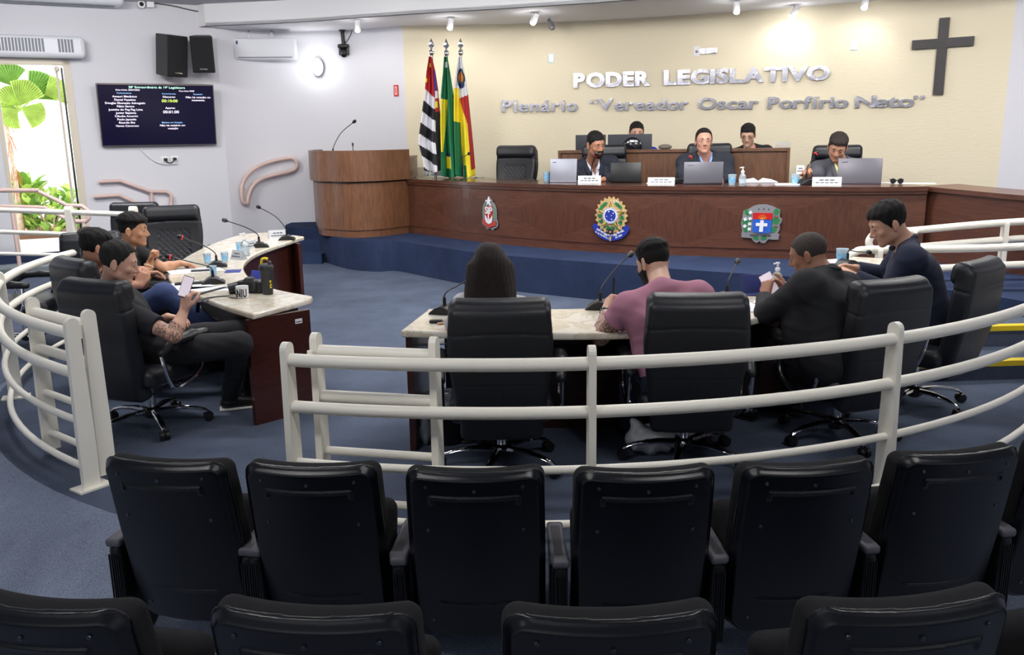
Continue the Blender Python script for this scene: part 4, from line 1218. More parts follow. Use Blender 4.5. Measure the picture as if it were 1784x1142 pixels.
# plates and socket on the cream wall
for (px, py, w, h, lb) in ((960, 102, .09, .13, 'pale blank switch plate on the cream wall above the first lettering word'), (1489, 78, .09, .14, 'pale blank switch plate on the cream wall left of the cross')):
    p, tt, nn = on_cream(px, py, .006); t = thing('wall_plate', lb, 'switch plate'); place(t, fr_on(p, tt, nn))
    b = MB(); b.rbox((0, 0, 0), (w, h, .012), .005); b.build('plate', mat('pale_blue_plastic', (206, 226, 230), 0.4), t)
    b = MB(); b.box((0, 0, .007), (w * .6, h * .7, .002)); b.build('insert', WHITEM, t)
p, tt, nn = on_cream(1214, 90, .008); t = thing('wall_socket', 'socket with an empty projector bracket above the steel lettering', 'socket'); place(t, fr_on(p, tt, nn))
b = MB(); b.rbox((0, 0, 0), (.09, .14, .014), .005); b.build('plate', WHITEM, t)
b = MB(); b.sphere((0, 0, .008), .02); b.build('plug', GREYM, t)
b = MB(); b.box((.16, .0, .015), (.26, .075, .01)); b.box((.24, 0, .04), (.06, .06, .05)); b.build('bracket', MIRROR, t)
# cross
p, tt, nn = on_cream(1641, 98, .03); s_ = p.y / 1500
t = thing('cross', 'large dark wooden cross on the cream wall', 'cross'); place(t, fr_on(p, tt, nn))
DKW = m_wood('cross_wood', (44, 38, 40), 0.45)
hT = at_y(1647, 31, p.y).z - p.z; hB = at_y(1634, 165, p.y).z - p.z; hA_ = at_y(1643, 75, p.y).z - p.z
wA = 91 * s_ * 1.03; wd = 15.5 * s_
b = MB(); b.box((0, (hT + hB) / 2, 0), (wd, hT - hB, .04)); u_ = b.build('upright', DKW, t)
b = MB(); b.box((0, hA_, .002), (wA, wd * .95, .045)); b.build('crossbar', DKW, t)
# ---- steel lettering
def word(par, s, x0, x1, y0, y1, hpx, bold=.05):
    glyphs = []
    for ch in s:
        me = text_mesh(ch, 1.0, 0.0, bold if ch not in '“”' else .01, 'LEFT'); xs = [v.co.x for v in me.vertices]; glyphs.append((me, min(xs), max(xs)))
    cap = 0.73 + .14
    gap = 0.085
    tot = sum(g[2] - g[1] for g in glyphs) + gap * (len(s) - 1)
    cur = 0
    for me, a, c in glyphs:
        w = c - a; px = x0 + (x1 - x0) * (cur + w / 2) / tot; pyb = y0 + (y1 - y0) * (px - ROW[0]) / (ROW[1] - ROW[0])
        p, tt, nn = on_cream(px, pyb, .015)
        k = hpx * p.y / FPX / math.cos(PITCH) * 1.0 / cap
        wpx = (x1 - x0) * w / tot; kx = (wpx * p.y / FPX / abs(tt.x)) / w * 0.98
        bm = bmesh.new(); bm.from_mesh(me)
        for v in bm.verts: v.co.x = (v.co.x - (a + c) / 2) * kx; v.co.y = (v.co.y + .07) * k; v.co.z = 0
        geom = bmesh.ops.extrude_face_region(bm, geom=bm.faces[:])
        for v in [g for g in geom['geom'] if isinstance(g, bmesh.types.BMVert)]: v.co.z += .028
        bmesh.ops.recalc_face_normals(bm, faces=bm.faces); bm.to_mesh(me); bm.free()
        me.polygons.foreach_set('use_smooth', [False] * len(me.polygons)); me.name = 'letter'; me.materials.append(MIRROR)
        o = link('letter', me, par); o.matrix_world = fr_on(p, tt, nn)
        cur += w + gap
t1 = thing('wall_lettering', 'upper line of steel letters on the cream wall reading PODER LEGISLATIVO', 'lettering')
ROW = (1003, 1440)
word(t1, 'PODER', 1000, 1133, 154.5, 140.5, 26); word(t1, 'LEGISLATIVO', 1158, 1443, 154.5, 140.5, 26)
t2 = thing('wall_lettering', 'lower line of steel letters on the cream wall naming the plenary hall', 'lettering')
ROW = (877, 1600)
for s, a, c in (('Plenário', 875, 1007), ('“Vereador', 1028, 1200), ('Oscar', 1218, 1321), ('Porfírio', 1339, 1476), ('Neto”', 1494, 1608)):
    word(t2, s, a, c, 196.5, 187.5, 22, .028)
# ================================================================ people
def V3(v): return np.array([v[0], v[1], v[2]], float)
def PX(px, py, Y): return V3(at_y(px, py, Y))
def unit(v): v = np.array(v, float); return v / max(np.linalg.norm(v), 1e-9)
def m_skin(name, rgb, tattoo=None):
    M = mat(name, rgb, 0.5, var=0.06, vscale=14, bump=0.06, bscale=160)
    b = M.node_tree.nodes['Principled BSDF']; b.inputs['Subsurface Weight'].default_value = 0.06
    if tattoo:
        nt = M.node_tree; c, r = tattoo
        g = nt.nodes.new('ShaderNodeNewGeometry'); vm = nt.nodes.new('ShaderNodeVectorMath'); vm.operation = 'DISTANCE'; vm.inputs[1].default_value = c
        tcn = [n for n in nt.nodes if n.type == 'TEX_COORD'][0]
        nt.links.new(tcn.outputs['Object'], vm.inputs[0])
        less = nt.nodes.new('ShaderNodeMath'); less.operation = 'LESS_THAN'; less.inputs[1].default_value = r; nt.links.new(vm.outputs['Value'], less.inputs[0])
        w = nt.nodes.new('ShaderNodeTexNoise'); w.inputs['Scale'].default_value = 38; w.inputs['Detail'].default_value = 2; w.inputs['Distortion'].default_value = 3.0
        nt.links.new(tcn.outputs['Object'], w.inputs['Vector'])
        gt = nt.nodes.new('ShaderNodeMath'); gt.operation = 'GREATER_THAN'; gt.inputs[1].default_value = 0.49; nt.links.new(w.outputs['Fac'], gt.inputs[0])
        mu = nt.nodes.new('ShaderNodeMath'); mu.operation = 'MULTIPLY'; nt.links.new(less.outputs[0], mu.inputs[0]); nt.links.new(gt.outputs[0], mu.inputs[1])
        m2 = nt.nodes.new('ShaderNodeMath'); m2.operation = 'MULTIPLY'; m2.inputs[1].default_value = 0.72; nt.links.new(mu.outputs[0], m2.inputs[0])
        mix = nt.nodes.new('ShaderNodeMixRGB'); mix.inputs[2].default_value = (*srgb((46, 44, 50)), 1)
        src = b.inputs['Base Color'].links[0].from_socket
        nt.links.new(m2.outputs[0], mix.inputs[0]); nt.links.new(src, mix.inputs[1]); nt.links.new(mix.outputs[0], b.inputs['Base Color'])
    return M
class Body: pass
def head_frame(P):
    yw, pt, rl = [math.radians(a) for a in (P.yaw, P.pitch, P.roll)]
    f = np.array([math.cos(yw) * math.cos(pt), math.sin(yw) * math.cos(pt), -math.sin(pt)])
    r0 = np.array([math.sin(yw), -math.cos(yw), 0.0]); u0 = np.cross(r0, f)
    r = r0 * math.cos(rl) + u0 * math.sin(rl); u = np.cross(r, f)
    return np.stack([r, f, u], 1)     # columns: right, forward, up
def H(P, x, y, z): return P.hc + P.hs * (P.HR @ np.array([x, y, z]))
def Q(P, p): return ((p - P.hc) @ P.HR) / P.hs
def head_ops(F, P, face=True):
    s = P.hs; R = P.HR
    E = lambda c, r, k=.015: F.ell(H(P, *c), np.array(r) * s, R, k * s)
    E((0, -.014, .036), (.0735, .093, .083)); E((0, .020, .0), (.064, .072, .075), .03)
    E((0, .030, -.050), (.052, .056, .056), .03)
    F.cone(H(P, -.042, .012, -.062), H(P, -.012, .066, -.094), .022 * s, .016 * s, .02 * s)
    F.cone(H(P, .042, .012, -.062), H(P, .012, .066, -.094), .022 * s, .016 * s, .02 * s)
    E((0, .072, -.093), (.020, .017, .017), .015)
    F.cone(H(P, -.034, .077, .026), H(P, .034, .077, .026), .012 * s, None, .015 * s)
    for sx in (-1, 1):
        E((sx * .041, .062, -.022), (.018, .018, .016), .018)
    F.cutball(H(P, -.031, .104, .006), .0185 * s, .014 * s); F.cutball(H(P, .031, .104, .006), .0185 * s, .014 * s)
def head_front(F, P):
    s = P.hs
    F.cone(H(P, 0, .088, .012), H(P, 0, .108, -.026), .0075 * s, .0115 * s, .008 * s)
    F.cone(H(P, -.012, .096, -.032), H(P, .012, .096, -.032), .0085 * s, None, .008 * s)
    F.cone(H(P, -.017, .083, -.055), H(P, .017, .083, -.055), .0068 * s, None, .006 * s)
    F.cone(H(P, -.014, .081, -.066), H(P, .014, .081, -.066), .0078 * s, None, .006 * s)
    for sx in (-1, 1):
        F.ell(H(P, sx * .031, .0745, .005), np.array((.0145, .012, .0125)) * s, P.HR, .006 * s)
        a = math.radians(18 * sx)
        Re = P.HR @ np.array([[math.cos(a), -math.sin(a), 0], [math.sin(a), math.cos(a), 0], [0, 0, 1]])
        F.ell(H(P, sx * .079, -.012, -.004), np.array((.007, .020, .032)) * s, Re, .006 * s)
        F.ell(H(P, sx * .080, -.006, -.030), np.array((.006, .010, .012)) * s, P.HR, .006 * s)
def torso_ops(F, P, infl, belly=0.0, hip=True):
    s = P.s; i = infl; w = P.bulk
    up, rt, fw = P.up, P.rt, P.fw
    ch = P.nk - up * .17 * s - fw * .0 * s
    for sx, sh in ((-1, P.shL), (1, P.shR)):
        F.cone(P.nk + up * .0 - fw * .01, sh, (.045 * s + i), (.052 * s * w + i), .05 * s)
        F.cone(ch + rt * sx * .075 * s, P.pel + rt * sx * .070 * s, .098 * s * w + i, .112 * s * w + i, .04 * s)
        F.cone(sh - up * .02 * s, ch + rt * sx * .07 * s - up * .05 * s, .056 * s * w + i, .09 * s * w + i, .05 * s)
    F.cone(ch - rt * .07 * s, ch + rt * .07 * s, .100 * s * w + i, None, .05 * s)
    if P.bulk > 1.05: F.ell(P.pel + up * .16 * s + fw * .05 * s, np.array((.17, .14, .15)) * s * w + i, np.stack([rt, fw, up], 1), .06 * s)
def arm_ops(F, P, side, infl, part='all', w=1.0, cutu=None, cutf=None):
    s = P.s; sh, el, wr = (P.shL, P.elL, P.wrL) if side < 0 else (P.shR, P.elR, P.wrR)
    w = w * (0.5 + 0.5 * P.bulk)
    if cutu is not None:
        e = sh + (el - sh) * cutu; F.capcone(sh, e, .055 * s * w + infl, .052 * s * w + infl * 1.3, .02); return
    F.cone(sh, el, .052 * s * w + infl, .041 * s * w + infl, .03 * s)
    if cutf is not None: e = el + (wr - el) * cutf; F.capcone(el, e, .041 * s * w + infl, .031 * s * w + infl, .012 * s)
    else: F.cone(el, el + (wr - el) * .35, .040 * s * w + infl, .039 * s * w + infl, .02 * s); F.cone(el + (wr - el) * .35, wr, .039 * s * w + infl, .026 * s + infl, .02 * s)
def hand_ops(F, wr, d, n, s, thumb=1, curl=(25, 30, 20), spread=.5):
    d = unit(d); n = unit(np.array(n) - d * np.dot(n, d)); w = np.cross(d, n)
    offs_ = (-.031, -.0105, .0105, .030); L = (.068, .078, .073, .056)
    for i in range(4):
        o = offs_[i] * thumb * -1
        k = wr + (d * .082 + w * o) * s
        F.cone(wr + (d * .01 + w * o * .55) * s, k, .0155 * s, .0120 * s, .012 * s)
        cur = k; dd = d + w * o * spread * 2; a = 0
        for j, (fr, cu) in enumerate(zip((.45, .31, .24), curl)):
            a += math.radians(cu + (3 * i if j == 0 else 0)); dv = unit(dd) * math.cos(a) + n * math.sin(a)
            nx = cur + dv * L[i] * fr * s; F.cone(cur, nx, (.0098 - j * .0009) * s, (.0090 - j * .0010) * s, .003 * s); cur = nx
    t0 = wr + (d * .022 + w * .020 * thumb) * s; t1 = t0 + (d * .030 + w * .030 * thumb + n * .014) * s
    t2 = t1 + (d * .030 + w * .010 * thumb + n * .016) * s; t3 = t2 + (d * .024 - w * .004 * thumb + n * .010) * s
    F.cone(t0, t1, .0150 * s, .0125 * s, .012 * s); F.cone(t1, t2, .0118 * s, .0105 * s, .004 * s); F.cone(t2, t3, .0105 * s, .0088 * s, .004 * s)
def leg_ops(F, P, infl, w=1.0, lower=True):
    s = P.s
    for sx, kn, an in ((-1, P.knL, P.anL), (1, P.knR, P.anR)):
        hp = P.pel + P.rt * sx * .085 * s - P.up * .02 * s
        F.cone(hp, kn, .086 * s * w + infl, .058 * s * w + infl, .04 * s)
        F.cone(kn, an, .056 * s * w + infl, (.036 if infl < .004 else .048) * s * w + infl * .6, .03 * s)
    F.cone(P.pel - P.rt * .07 * s, P.pel + P.rt * .07 * s, .112 * s * P.bulk + infl, None, .05 * s)
def head_field(P):
    F = Field(); head_ops(F, P); return F
def hair_mesh(P, style, m, root):
    if style is None: return
    G = head_field(P); s = P.hs; F = Field(); top, side = style['top'], style['side']; F.bb = [(c, r + .03) for c, r in G.bb]
    ys, hs_ = style['y'], style['h']
    def thick(q):
        t = side + (top - side) * sm(q[:, 2], style.get('z0', .035), style.get('z1', .10))
        t = t + style.get('quiff', 0) * sm(q[:, 1], .0, .08) * sm(q[:, 2], .05, .09)
        a = np.clip(t / .012 - .15, 0, 1)
        t = t + a * .0010 * np.sin(q[:, 0] * 520 + 60 * q[:, 1]) * np.sin(q[:, 1] * 210 + 3 * np.sin(q[:, 2] * 90))
        return t + a * style.get('mess', .0015) * np.sin(q[:, 0] * 130 + 2) * np.sin(q[:, 1] * 110 + q[:, 2] * 60)
    F.fn(lambda p: G.ev(p) - thick(Q(P, p)) * s, 0)
    def keep(p):
        q = Q(P, p); h = np.interp(q[:, 1], ys, hs_) + .0025 * np.sin(q[:, 0] * 190) - 5.0 * np.maximum(np.abs(q[:, 0]) - .035, 0) ** 2 * (q[:, 1] > .03) * style.get('temple', 1)
        return (h - q[:, 2]) * .6 * s
    F.keep(keep)
    psoft(F, 'hair', m, root, .004 * max(1, s * .9), F.bounds(.0))
def psoft(F, name, m, root, vox, bb=None):
    lo, hi = bb or F.bounds(.02)
    me = F.mesh(name, lo, hi, vox); me.transform(Matrix.Translation(-root.location)); me.materials.append(m)
    return link(name, me, root)
SHORT = dict(top=.014, side=.007, y=(-.12, -.07, -.035, -.012, .012, .030, .050, .075, .12), h=(-.052, -.052, -.030, .004, -.006, .022, .052, .066, .066))
def person(label, head, yaw, pitch, nk, pel, face_dir, s=1.0, hs=None, roll=0, bulk=1.0, sw=.185, skin=(196, 150, 124), tattoo=None,
           elL=None, wrL=None, hdL=None, nL=None, elR=None, wrR=None, hdR=None, nR=None, curlL=(25, 30, 20), curlR=(25, 30, 20), thL=1, thR=-1,
           knees=None, ankles=None, floor=0.0, hair=SHORT, hair_rgb=(24, 20, 18), top='tee', top_rgb=(20, 20, 24), under_rgb=(230, 230, 235), pants_rgb=(24, 25, 30), shoes_rgb=(18, 18, 20),
           beard=None, glasses=None, vox=.0065, sleeve=.62, legs=True, brow=True, vdeep=.27):
    P = Body(); P.s = s; P.hs = hs or s; P.bulk = bulk; P.yaw, P.pitch, P.roll = yaw, pitch, roll
    P.hc = V3(head); P.HR = head_frame(P); P.nk = V3(nk); P.pel = V3(pel)
    b_ = math.radians(face_dir); P.up = unit(P.nk - P.pel)
    fw = np.array([math.cos(b_), math.sin(b_), 0]); P.rt = unit(np.cross(fw, P.up)); P.fw = np.cross(P.up, P.rt)
    P.shL = P.nk - P.rt * sw * s * (.5 + .5 * bulk) - P.up * .055 * s; P.shR = P.nk + P.rt * sw * s * (.5 + .5 * bulk) - P.up * .055 * s
    def df(sx, j): 
        sh = P.shL if sx < 0 else P.shR
        if j == 0: return sh - np.array([0, 0, .25 * s]) + P.fw * .10 * s + P.rt * sx * .05 * s
        return (P.elL if sx < 0 else P.elR) + P.fw * .24 * s - P.rt * sx * .04 * s + np.array([0, 0, .02])
    P.elL = V3(elL) if elL is not None else df(-1, 0); P.elR = V3(elR) if elR is not None else df(1, 0)
    P.wrL = V3(wrL) if wrL is not None else df(-1, 1); P.wrR = V3(wrR) if wrR is not None else df(1, 1)
    fwf = unit((P.fw[0], P.fw[1], 0)); rf = np.array([fwf[1], -fwf[0], 0])
    if knees: P.knL, P.knR = V3(knees[0]), V3(knees[1])
    else: P.knL, P.knR = [P.pel + fwf * .43 * s + rf * sx * .12 * s + np.array([0, 0, .02]) for sx in (-1, 1)]
    if ankles: P.anL, P.anR = V3(ankles[0]), V3(ankles[1])
    else: P.anL, P.anR = [np.array([k[0] + fwf[0] * .04, k[1] + fwf[1] * .04, floor + .09 * s]) for k in (P.knL, P.knR)]
    root = thing('person', label, 'person', (P.pel[0], P.pel[1], floor))
    tt = None
    if tattoo: tt = (tuple(V3(tattoo[0]) - np.array(root.location)), tattoo[1])
    SK = m_skin('skin %d %d %d%s' % (*skin, ' inked' if tattoo else ''), skin, tt)
    # body: one surface
    F = Field(); head_ops(F, P); cuts = F.cuts; F.cuts = []
    hb = F
    fcut = [c for c in cuts]
    # apply eye-socket cuts only through a combined head function
    hops = list(F.ops); G = Field(); G.ops = hops; G.cuts = fcut; hbb = list(F.bb)
    F = Field(); F.fn(lambda p: G.ev(p), 0); F.bb = hbb; head_front(F, P)
    F.cone(H(P, 0, -.022, -.045), P.nk - P.up * .01, (.052 + .03 * max(0, bulk - 1.05)) * P.hs, (.060 + .03 * max(0, bulk - 1.05)) * s, .03 * s)
    torso_ops(F, P, -.006 * s)
    for sx in (-1, 1): arm_ops(F, P, sx, 0)
    if legs: leg_ops(F, P, -.004)
    for sx, wr, el, hd, n, cu, th in ((-1, P.wrL, P.elL, hdL, nL, curlL, thL), (1, P.wrR, P.elR, hdR, nR, curlR, thR)):
        hd = unit(hd) if hd is not None else unit(wr - el)
        n = np.array(n) if n is not None else np.array([0, 0, -1.0]) + P.rt * -sx * .3
        hand_ops(F, wr, hd, n, s, th, cu)
    bm_ = psoft(F, 'body', SK, root, vox * max(.9, s * .85))
    # face parts
    for sx in (-1, 1):
        b = MB(); L = Vector(root.location)
        b.sphere(Vector(H(P, sx * .031, .0755, .004)) - L, .0118 * P.hs, 0, 12); c_ = Vector(H(P, sx * .031, .0835, .003)) - L; b.sphere(c_, .0066 * P.hs, 1, 10)
        b.build('eye', [mat('eye_white', (222, 216, 210), .3), mat('iris_dark', (36, 24, 18), .2)], root)
        if brow:
            b = MB(); b.tube([Vector(H(P, sx * .013, .0895, .026)) - L, Vector(H(P, sx * .030, .088, .031)) - L, Vector(H(P, sx * .047, .076, .026)) - L], [.0042 * P.hs, .0050 * P.hs, .0026 * P.hs], 6)
            b.build('eyebrow', mat('hair %d %d %d' % tuple(hair_rgb), hair_rgb, .6), root)
    b = MB(); L = Vector(root.location)
    b.tube([Vector(H(P, x, y, z)) - L for x, y, z in ((-.021, .0845, -.061), (-.010, .0885, -.0595), (0, .0895, -.0605), (.010, .0885, -.0595), (.021, .0845, -.061))], [.0015, .0042, .0045, .0042, .0015], 6)
    b.build('lips', mat('lips', (150, 92, 84), .5), root)
    HM = mat('scalp hair %d %d %d' % tuple(hair_rgb), tuple(int(c * .85) for c in hair_rgb), .62, bump=.7, bscale=110, stretch=(1.5, 1.5, .3), spec=.25)
    hair_mesh(P, hair, HM, root)
    if beard:
        G = head_field(P); s_ = P.hs; t_ = beard.get('t', .005); F = Field(); F.bb = [(c, r + .03) for c, r in G.bb]
        F.fn(lambda p: G.ev(p) - (t_ + .0008 * np.sin(p[:, 0] * 400) * np.sin(p[:, 2] * 350)) * s_, 0)
        F.cone(H(P, -.022, .0795, -.049), H(P, .022, .0795, -.049), (.005 + t_ * .6) * s_, None, .006 * s_)
        xw = beard.get('x', .2)
        def kp(p):
            q = Q(P, p)
            line = np.interp(q[:, 1], (-.03, .0, .02, .05, .085), beard.get('line', (.03, .01, -.03, -.040, -.042)))
            d = np.maximum(q[:, 2] - line, -.005 - q[:, 1]); d = np.maximum(d, np.abs(q[:, 0]) - xw)
            lip = np.sqrt((q[:, 0] / 1.9) ** 2 + (q[:, 2] + .061) ** 2) - .010
            return np.maximum(d, -lip) * s_ * .7
        F.keep(kp); psoft(F, 'beard', HM, root, .0042 * s_, F.bounds(.0))
    if glasses:
        gm = mat('glasses_' + glasses, (30, 28, 30) if glasses == 'dark' else (150, 150, 156), .25, .7)
        b = MB()
        for sx in (-1, 1):
            ring_ = [Vector(H(P, sx * .031 + .021 * math.cos(a), .094 - .006 * abs(math.cos(a)) , .003 + .015 * math.sin(a))) - L for a in [2 * PI * k / 20 for k in range(20)]]
            b.tube(ring_, .0024 * P.hs if glasses == 'dark' else .0016 * P.hs, 6, closed=True)
            b.tube([Vector(H(P, sx * .052, .090, .008)) - L, Vector(H(P, sx * .076, .040, .008)) - L, Vector(H(P, sx * .079, -.005, .010)) - L], .0015 * P.hs, 6)
        b.tube([Vector(H(P, -.010, .095, .006)) - L, Vector(H(P, 0, .099, .009)) - L, Vector(H(P, .010, .095, .006)) - L], .0012 * P.hs, 6)
        b.build('glasses', gm, root)
    # clothes
    fold = lambda p: .0022 * s * np.sin(p[:, 0] * 37 + 3 * np.sin(p[:, 2] * 23)) * np.sin(p[:, 2] * 41 + 2 * np.sin(p[:, 1] * 19))
    TM = mat('cloth %d %d %d' % tuple(top_rgb), top_rgb, .85, bump=.15, bscale=350)
    BF = np.stack([P.rt, P.fw, P.up], 1)
    def bl(p): return ((p - P.nk) @ BF) / s
    nb = P.nk + (H(P, 0, -.022, -.045) - P.nk) * .5
    if top in ('tee', 'blouse', 'long', 'polo'):
        F = Field(); torso_ops(F, P, .010 * s)
        for sx in (-1, 1):
            if top in ('tee', 'polo'): arm_ops(F, P, sx, .012 * s, cutu=sleeve)
            else: arm_ops(F, P, sx, .011 * s, cutf=.93)
        F.disp(fold)
        A_, B_ = P.nk - P.up * .02 * s, H(P, 0, -.022, -.045)
        G2 = Field(); G2.cone(A_ + P.fw * .02, B_, .064 * s, .06 * s); F.cut(lambda p: G2.ev(p), .004)
        o = psoft(F, {'tee': 't_shirt', 'blouse': 'blouse', 'long': 'sweater', 'polo': 'polo_shirt'}[top], TM, root, vox * max(.9, s * .85))
        F = Field(); 
        pts = [P.nk + (P.rt * math.cos(a) * .066 + P.fw * (.068 * math.sin(a) + .004) - P.up * (.0 + .03 * max(0, math.sin(a)))) * s + P.up * (.018 if top != 'polo' else .032) * s for a in [2 * PI * k / 24 for k in range(24)]]
        b = MB(); b.tube([Vector(q) - L for q in pts], (.010 if top != 'polo' else .016) * s, 8, closed=True); b.build('collar', TM, root)
    if top in ('suit', 'coat'):
        F = Field(); torso_ops(F, P, .022 * s)
        for sx in (-1, 1): arm_ops(F, P, sx, .020 * s, cutf=.95); sh = P.shL if sx < 0 else P.shR; F.ell(sh + P.up * .006 * s, np.array((.065, .065, .058)) * s, BF, .03 * s)
        F.disp(fold)
        def wedge(p):
            q = bl(p); wd = .062 * np.clip(1 + (q[:, 2] - .0) / vdeep, 0, 1.5)
            return np.maximum(np.maximum(np.abs(q[:, 0]) - wd, .02 - q[:, 1]), -(q[:, 2] + vdeep)) * s * .8
        F.cut(wedge, .003)
        G2 = Field(); G2.cone(P.nk - P.up * .04 * s, H(P, 0, -.022, -.045), .070 * s, .07 * s); F.cut(lambda p: G2.ev(p), .004)
        psoft(F, 'jacket' if top == 'suit' else 'coat', TM, root, vox * max(.9, s * .85))
        # lapels and collar roll
        for sx in (-1, 1):
            b = MB(); pth = []
            for (x, y, z) in ((0, -.075, .030), (sx * .050, -.052, .034), (sx * .075, .0, .024), (sx * .074, .070, -.035), (sx * .060, .112, -.10), (sx * .030, .130, -.20), (sx * .008, .138, -.27)):
                pth.append(Vector(P.nk + BF @ np.array([x, y * (1 + .15 * (P.bulk - 1)), z]) * s) - L)
            b.tube(spline([tuple(q) for q in pth], 4), [(.012 + .012 * math.sin(PI * min(1, i / 24))) * s for i in range(25)], 8); b.build('lapel', TM, root)
        UM = mat('cloth %d %d %d' % tuple(under_rgb), under_rgb, .8)
        F = Field(); torso_ops(F, P, .009 * s)
        for sx in (-1, 1): F.cone(P.shL if sx < 0 else P.shR, (P.elL if sx < 0 else P.elR), .05 * s, .04 * s, .02 * s)
        def w2(p):
            q = bl(p); return np.maximum(np.maximum(np.abs(q[:, 0]) - .045 * np.clip(1 + q[:, 2] / .13, 0, 1.5), .02 - q[:, 1]), -(q[:, 2] + .13)) * s * .8
        F.cut(w2, .002); G3 = Field(); G3.cone(P.nk - P.up * .02 * s, H(P, 0, -.022, -.045), .060 * s, .06 * s); F.cut(lambda p: G3.ev(p), .003)
        psoft(F, 'shirt', UM, root, vox * max(.9, s * .85))
        for sx in (-1, 1):
            b = MB(); pth = [Vector(P.nk + BF @ np.array(q) * s) - L for q in ((0, -.062, .040), (sx * .045, -.04, .040), (sx * .062, .010, .028), (sx * .050, .075, -.020), (sx * .032, .098, -.055))]
            b.tube(spline([tuple(q) for q in pth], 4), .011 * s, 7); b.build('shirt_collar', UM, root)
    if legs:
        PM = mat('cloth %d %d %d' % tuple(pants_rgb), pants_rgb, .85, bump=.2, bscale=300)
        F = Field(); leg_ops(F, P, .012 * s, 1.05); F.disp(fold)
        for an in (P.anL, P.anR): pass
        psoft(F, 'trousers', PM, root, max(.008, vox) * max(.9, s * .85))
        SM = mat('shoe %d %d %d' % tuple(shoes_rgb), shoes_rgb, .4)
        for kn, an in ((P.knL, P.anL), (P.knR, P.anR)):
            F = Field(); a0 = np.array([an[0], an[1], max(floor + .05 * s, an[2] - .05 * s)]); tz = a0[2] - .012 * s
            F.cone(a0 - fwf * .03 * s, a0 + fwf * .02 * s + np.array([0, 0, .02 * s]), .040 * s, .040 * s, .02)
            F.cone(a0, np.array([*(a0 + fwf * .15 * s)[:2], tz]), .040 * s, .034 * s, .02)
            zf = a0[2] - .048 * s
            F.keep(lambda p, zf=zf: zf - p[:, 2])
            sh = psoft(F, 'shoe', SM, root, .008)
            b = MB(); c0_ = Vector(a0 + fwf * .06 * s) - L; b.rbox((c0_.x, c0_.y, zf - L.z + .008), (.27 * s, .082 * s, .016), .007, rz=math.atan2(fwf[1], fwf[0])); b.build('sole', mat('sole_white', (208, 206, 202), .5) if shoes_rgb[0] > 20 else BLACKC, sh)
    P.root = root
    return P

# hair styles
FADE = dict(top=.024, side=.002, z0=.045, z1=.085, quiff=.008, y=(-.12, -.07, -.035, -.012, .012, .030, .050, .075, .12), h=(-.045, -.042, -.018, .012, .004, .026, .052, .062, .062), mess=.002)
RECEDE = dict(top=.009, side=.007, y=(-.12, -.07, -.035, -.012, .012, .022, .034, .05, .12), h=(-.055, -.055, -.032, .002, -.004, .030, .078, .108, .13))
BALDTOP = dict(top=.004, side=.004, y=(-.12, -.07, -.035, -.012, .012, .035, .050, .075, .12), h=(-.055, -.055, -.032, .002, .0, .025, .058, .075, .075))
FULL = dict(top=.017, side=.007, quiff=.005, y=(-.12, -.07, -.035, -.012, .012, .030, .050, .075, .12), h=(-.066, -.062, -.040, .0, -.012, .024, .054, .066, .066), mess=.003)

# ---- at the right table
wm = person('woman with long straight brown hair in a light grey top, seen from behind', PX(853, 466, 4.50), 95, 18, PX(860, 519, 4.44), (-.12, 4.28, .50), 92, s=.94, hs=.98, sw=.160,
       skin=(200, 158, 134), hair=None, hair_rgb=(46, 32, 26), top='blouse', top_rgb=(206, 204, 208), pants_rgb=(30, 34, 50),
       wrL=(-.25, 4.72, .74), wrR=(.05, 4.78, .74), elL=(-.31, 4.50, .73), elR=(.13, 4.45, .74))
# her long hair
P = wm; F = Field(); s_ = P.hs
F.ell(H(P, 0, -.016, .034), np.array((.088, .104, .098)), P.HR)
F.ell(H(P, 0, -.040, -.02), np.array((.090, .082, .11)), P.HR, .03)
for x, z2, dx in ((-.055, -.24, -.035), (-.02, -.26, -.01), (.02, -.27, .01), (.055, -.25, .030), (-.075, -.18, -.03), (.078, -.19, .03)):
    a = H(P, x, -.045, -.02); c = V3((a[0] + dx, P.nk[1] - .125 + .35 * abs(x), a[2] + z2)); F.cone(a, c, .050, .034, .035)
F.disp(lambda p: .0009 * np.sin(p[:, 0] * 330 + 3 * np.sin(p[:, 2] * 25)) + .0016 * np.sin(p[:, 0] * 90 + 2 * np.sin(p[:, 2] * 14)))
F.cut(lambda p: (lambda q: np.maximum(np.maximum(np.abs(q[:, 0]) - .062, .03 - q[:, 1]), q[:, 2] - .07))(Q(P, p)), .01)
psoft(F, 'hair', mat('long_brown_hair', (40, 30, 27), .55, bump=.8, bscale=60, stretch=(6, 6, .3), var=.4, vscale=30, spec=.25), P.root, .0045)

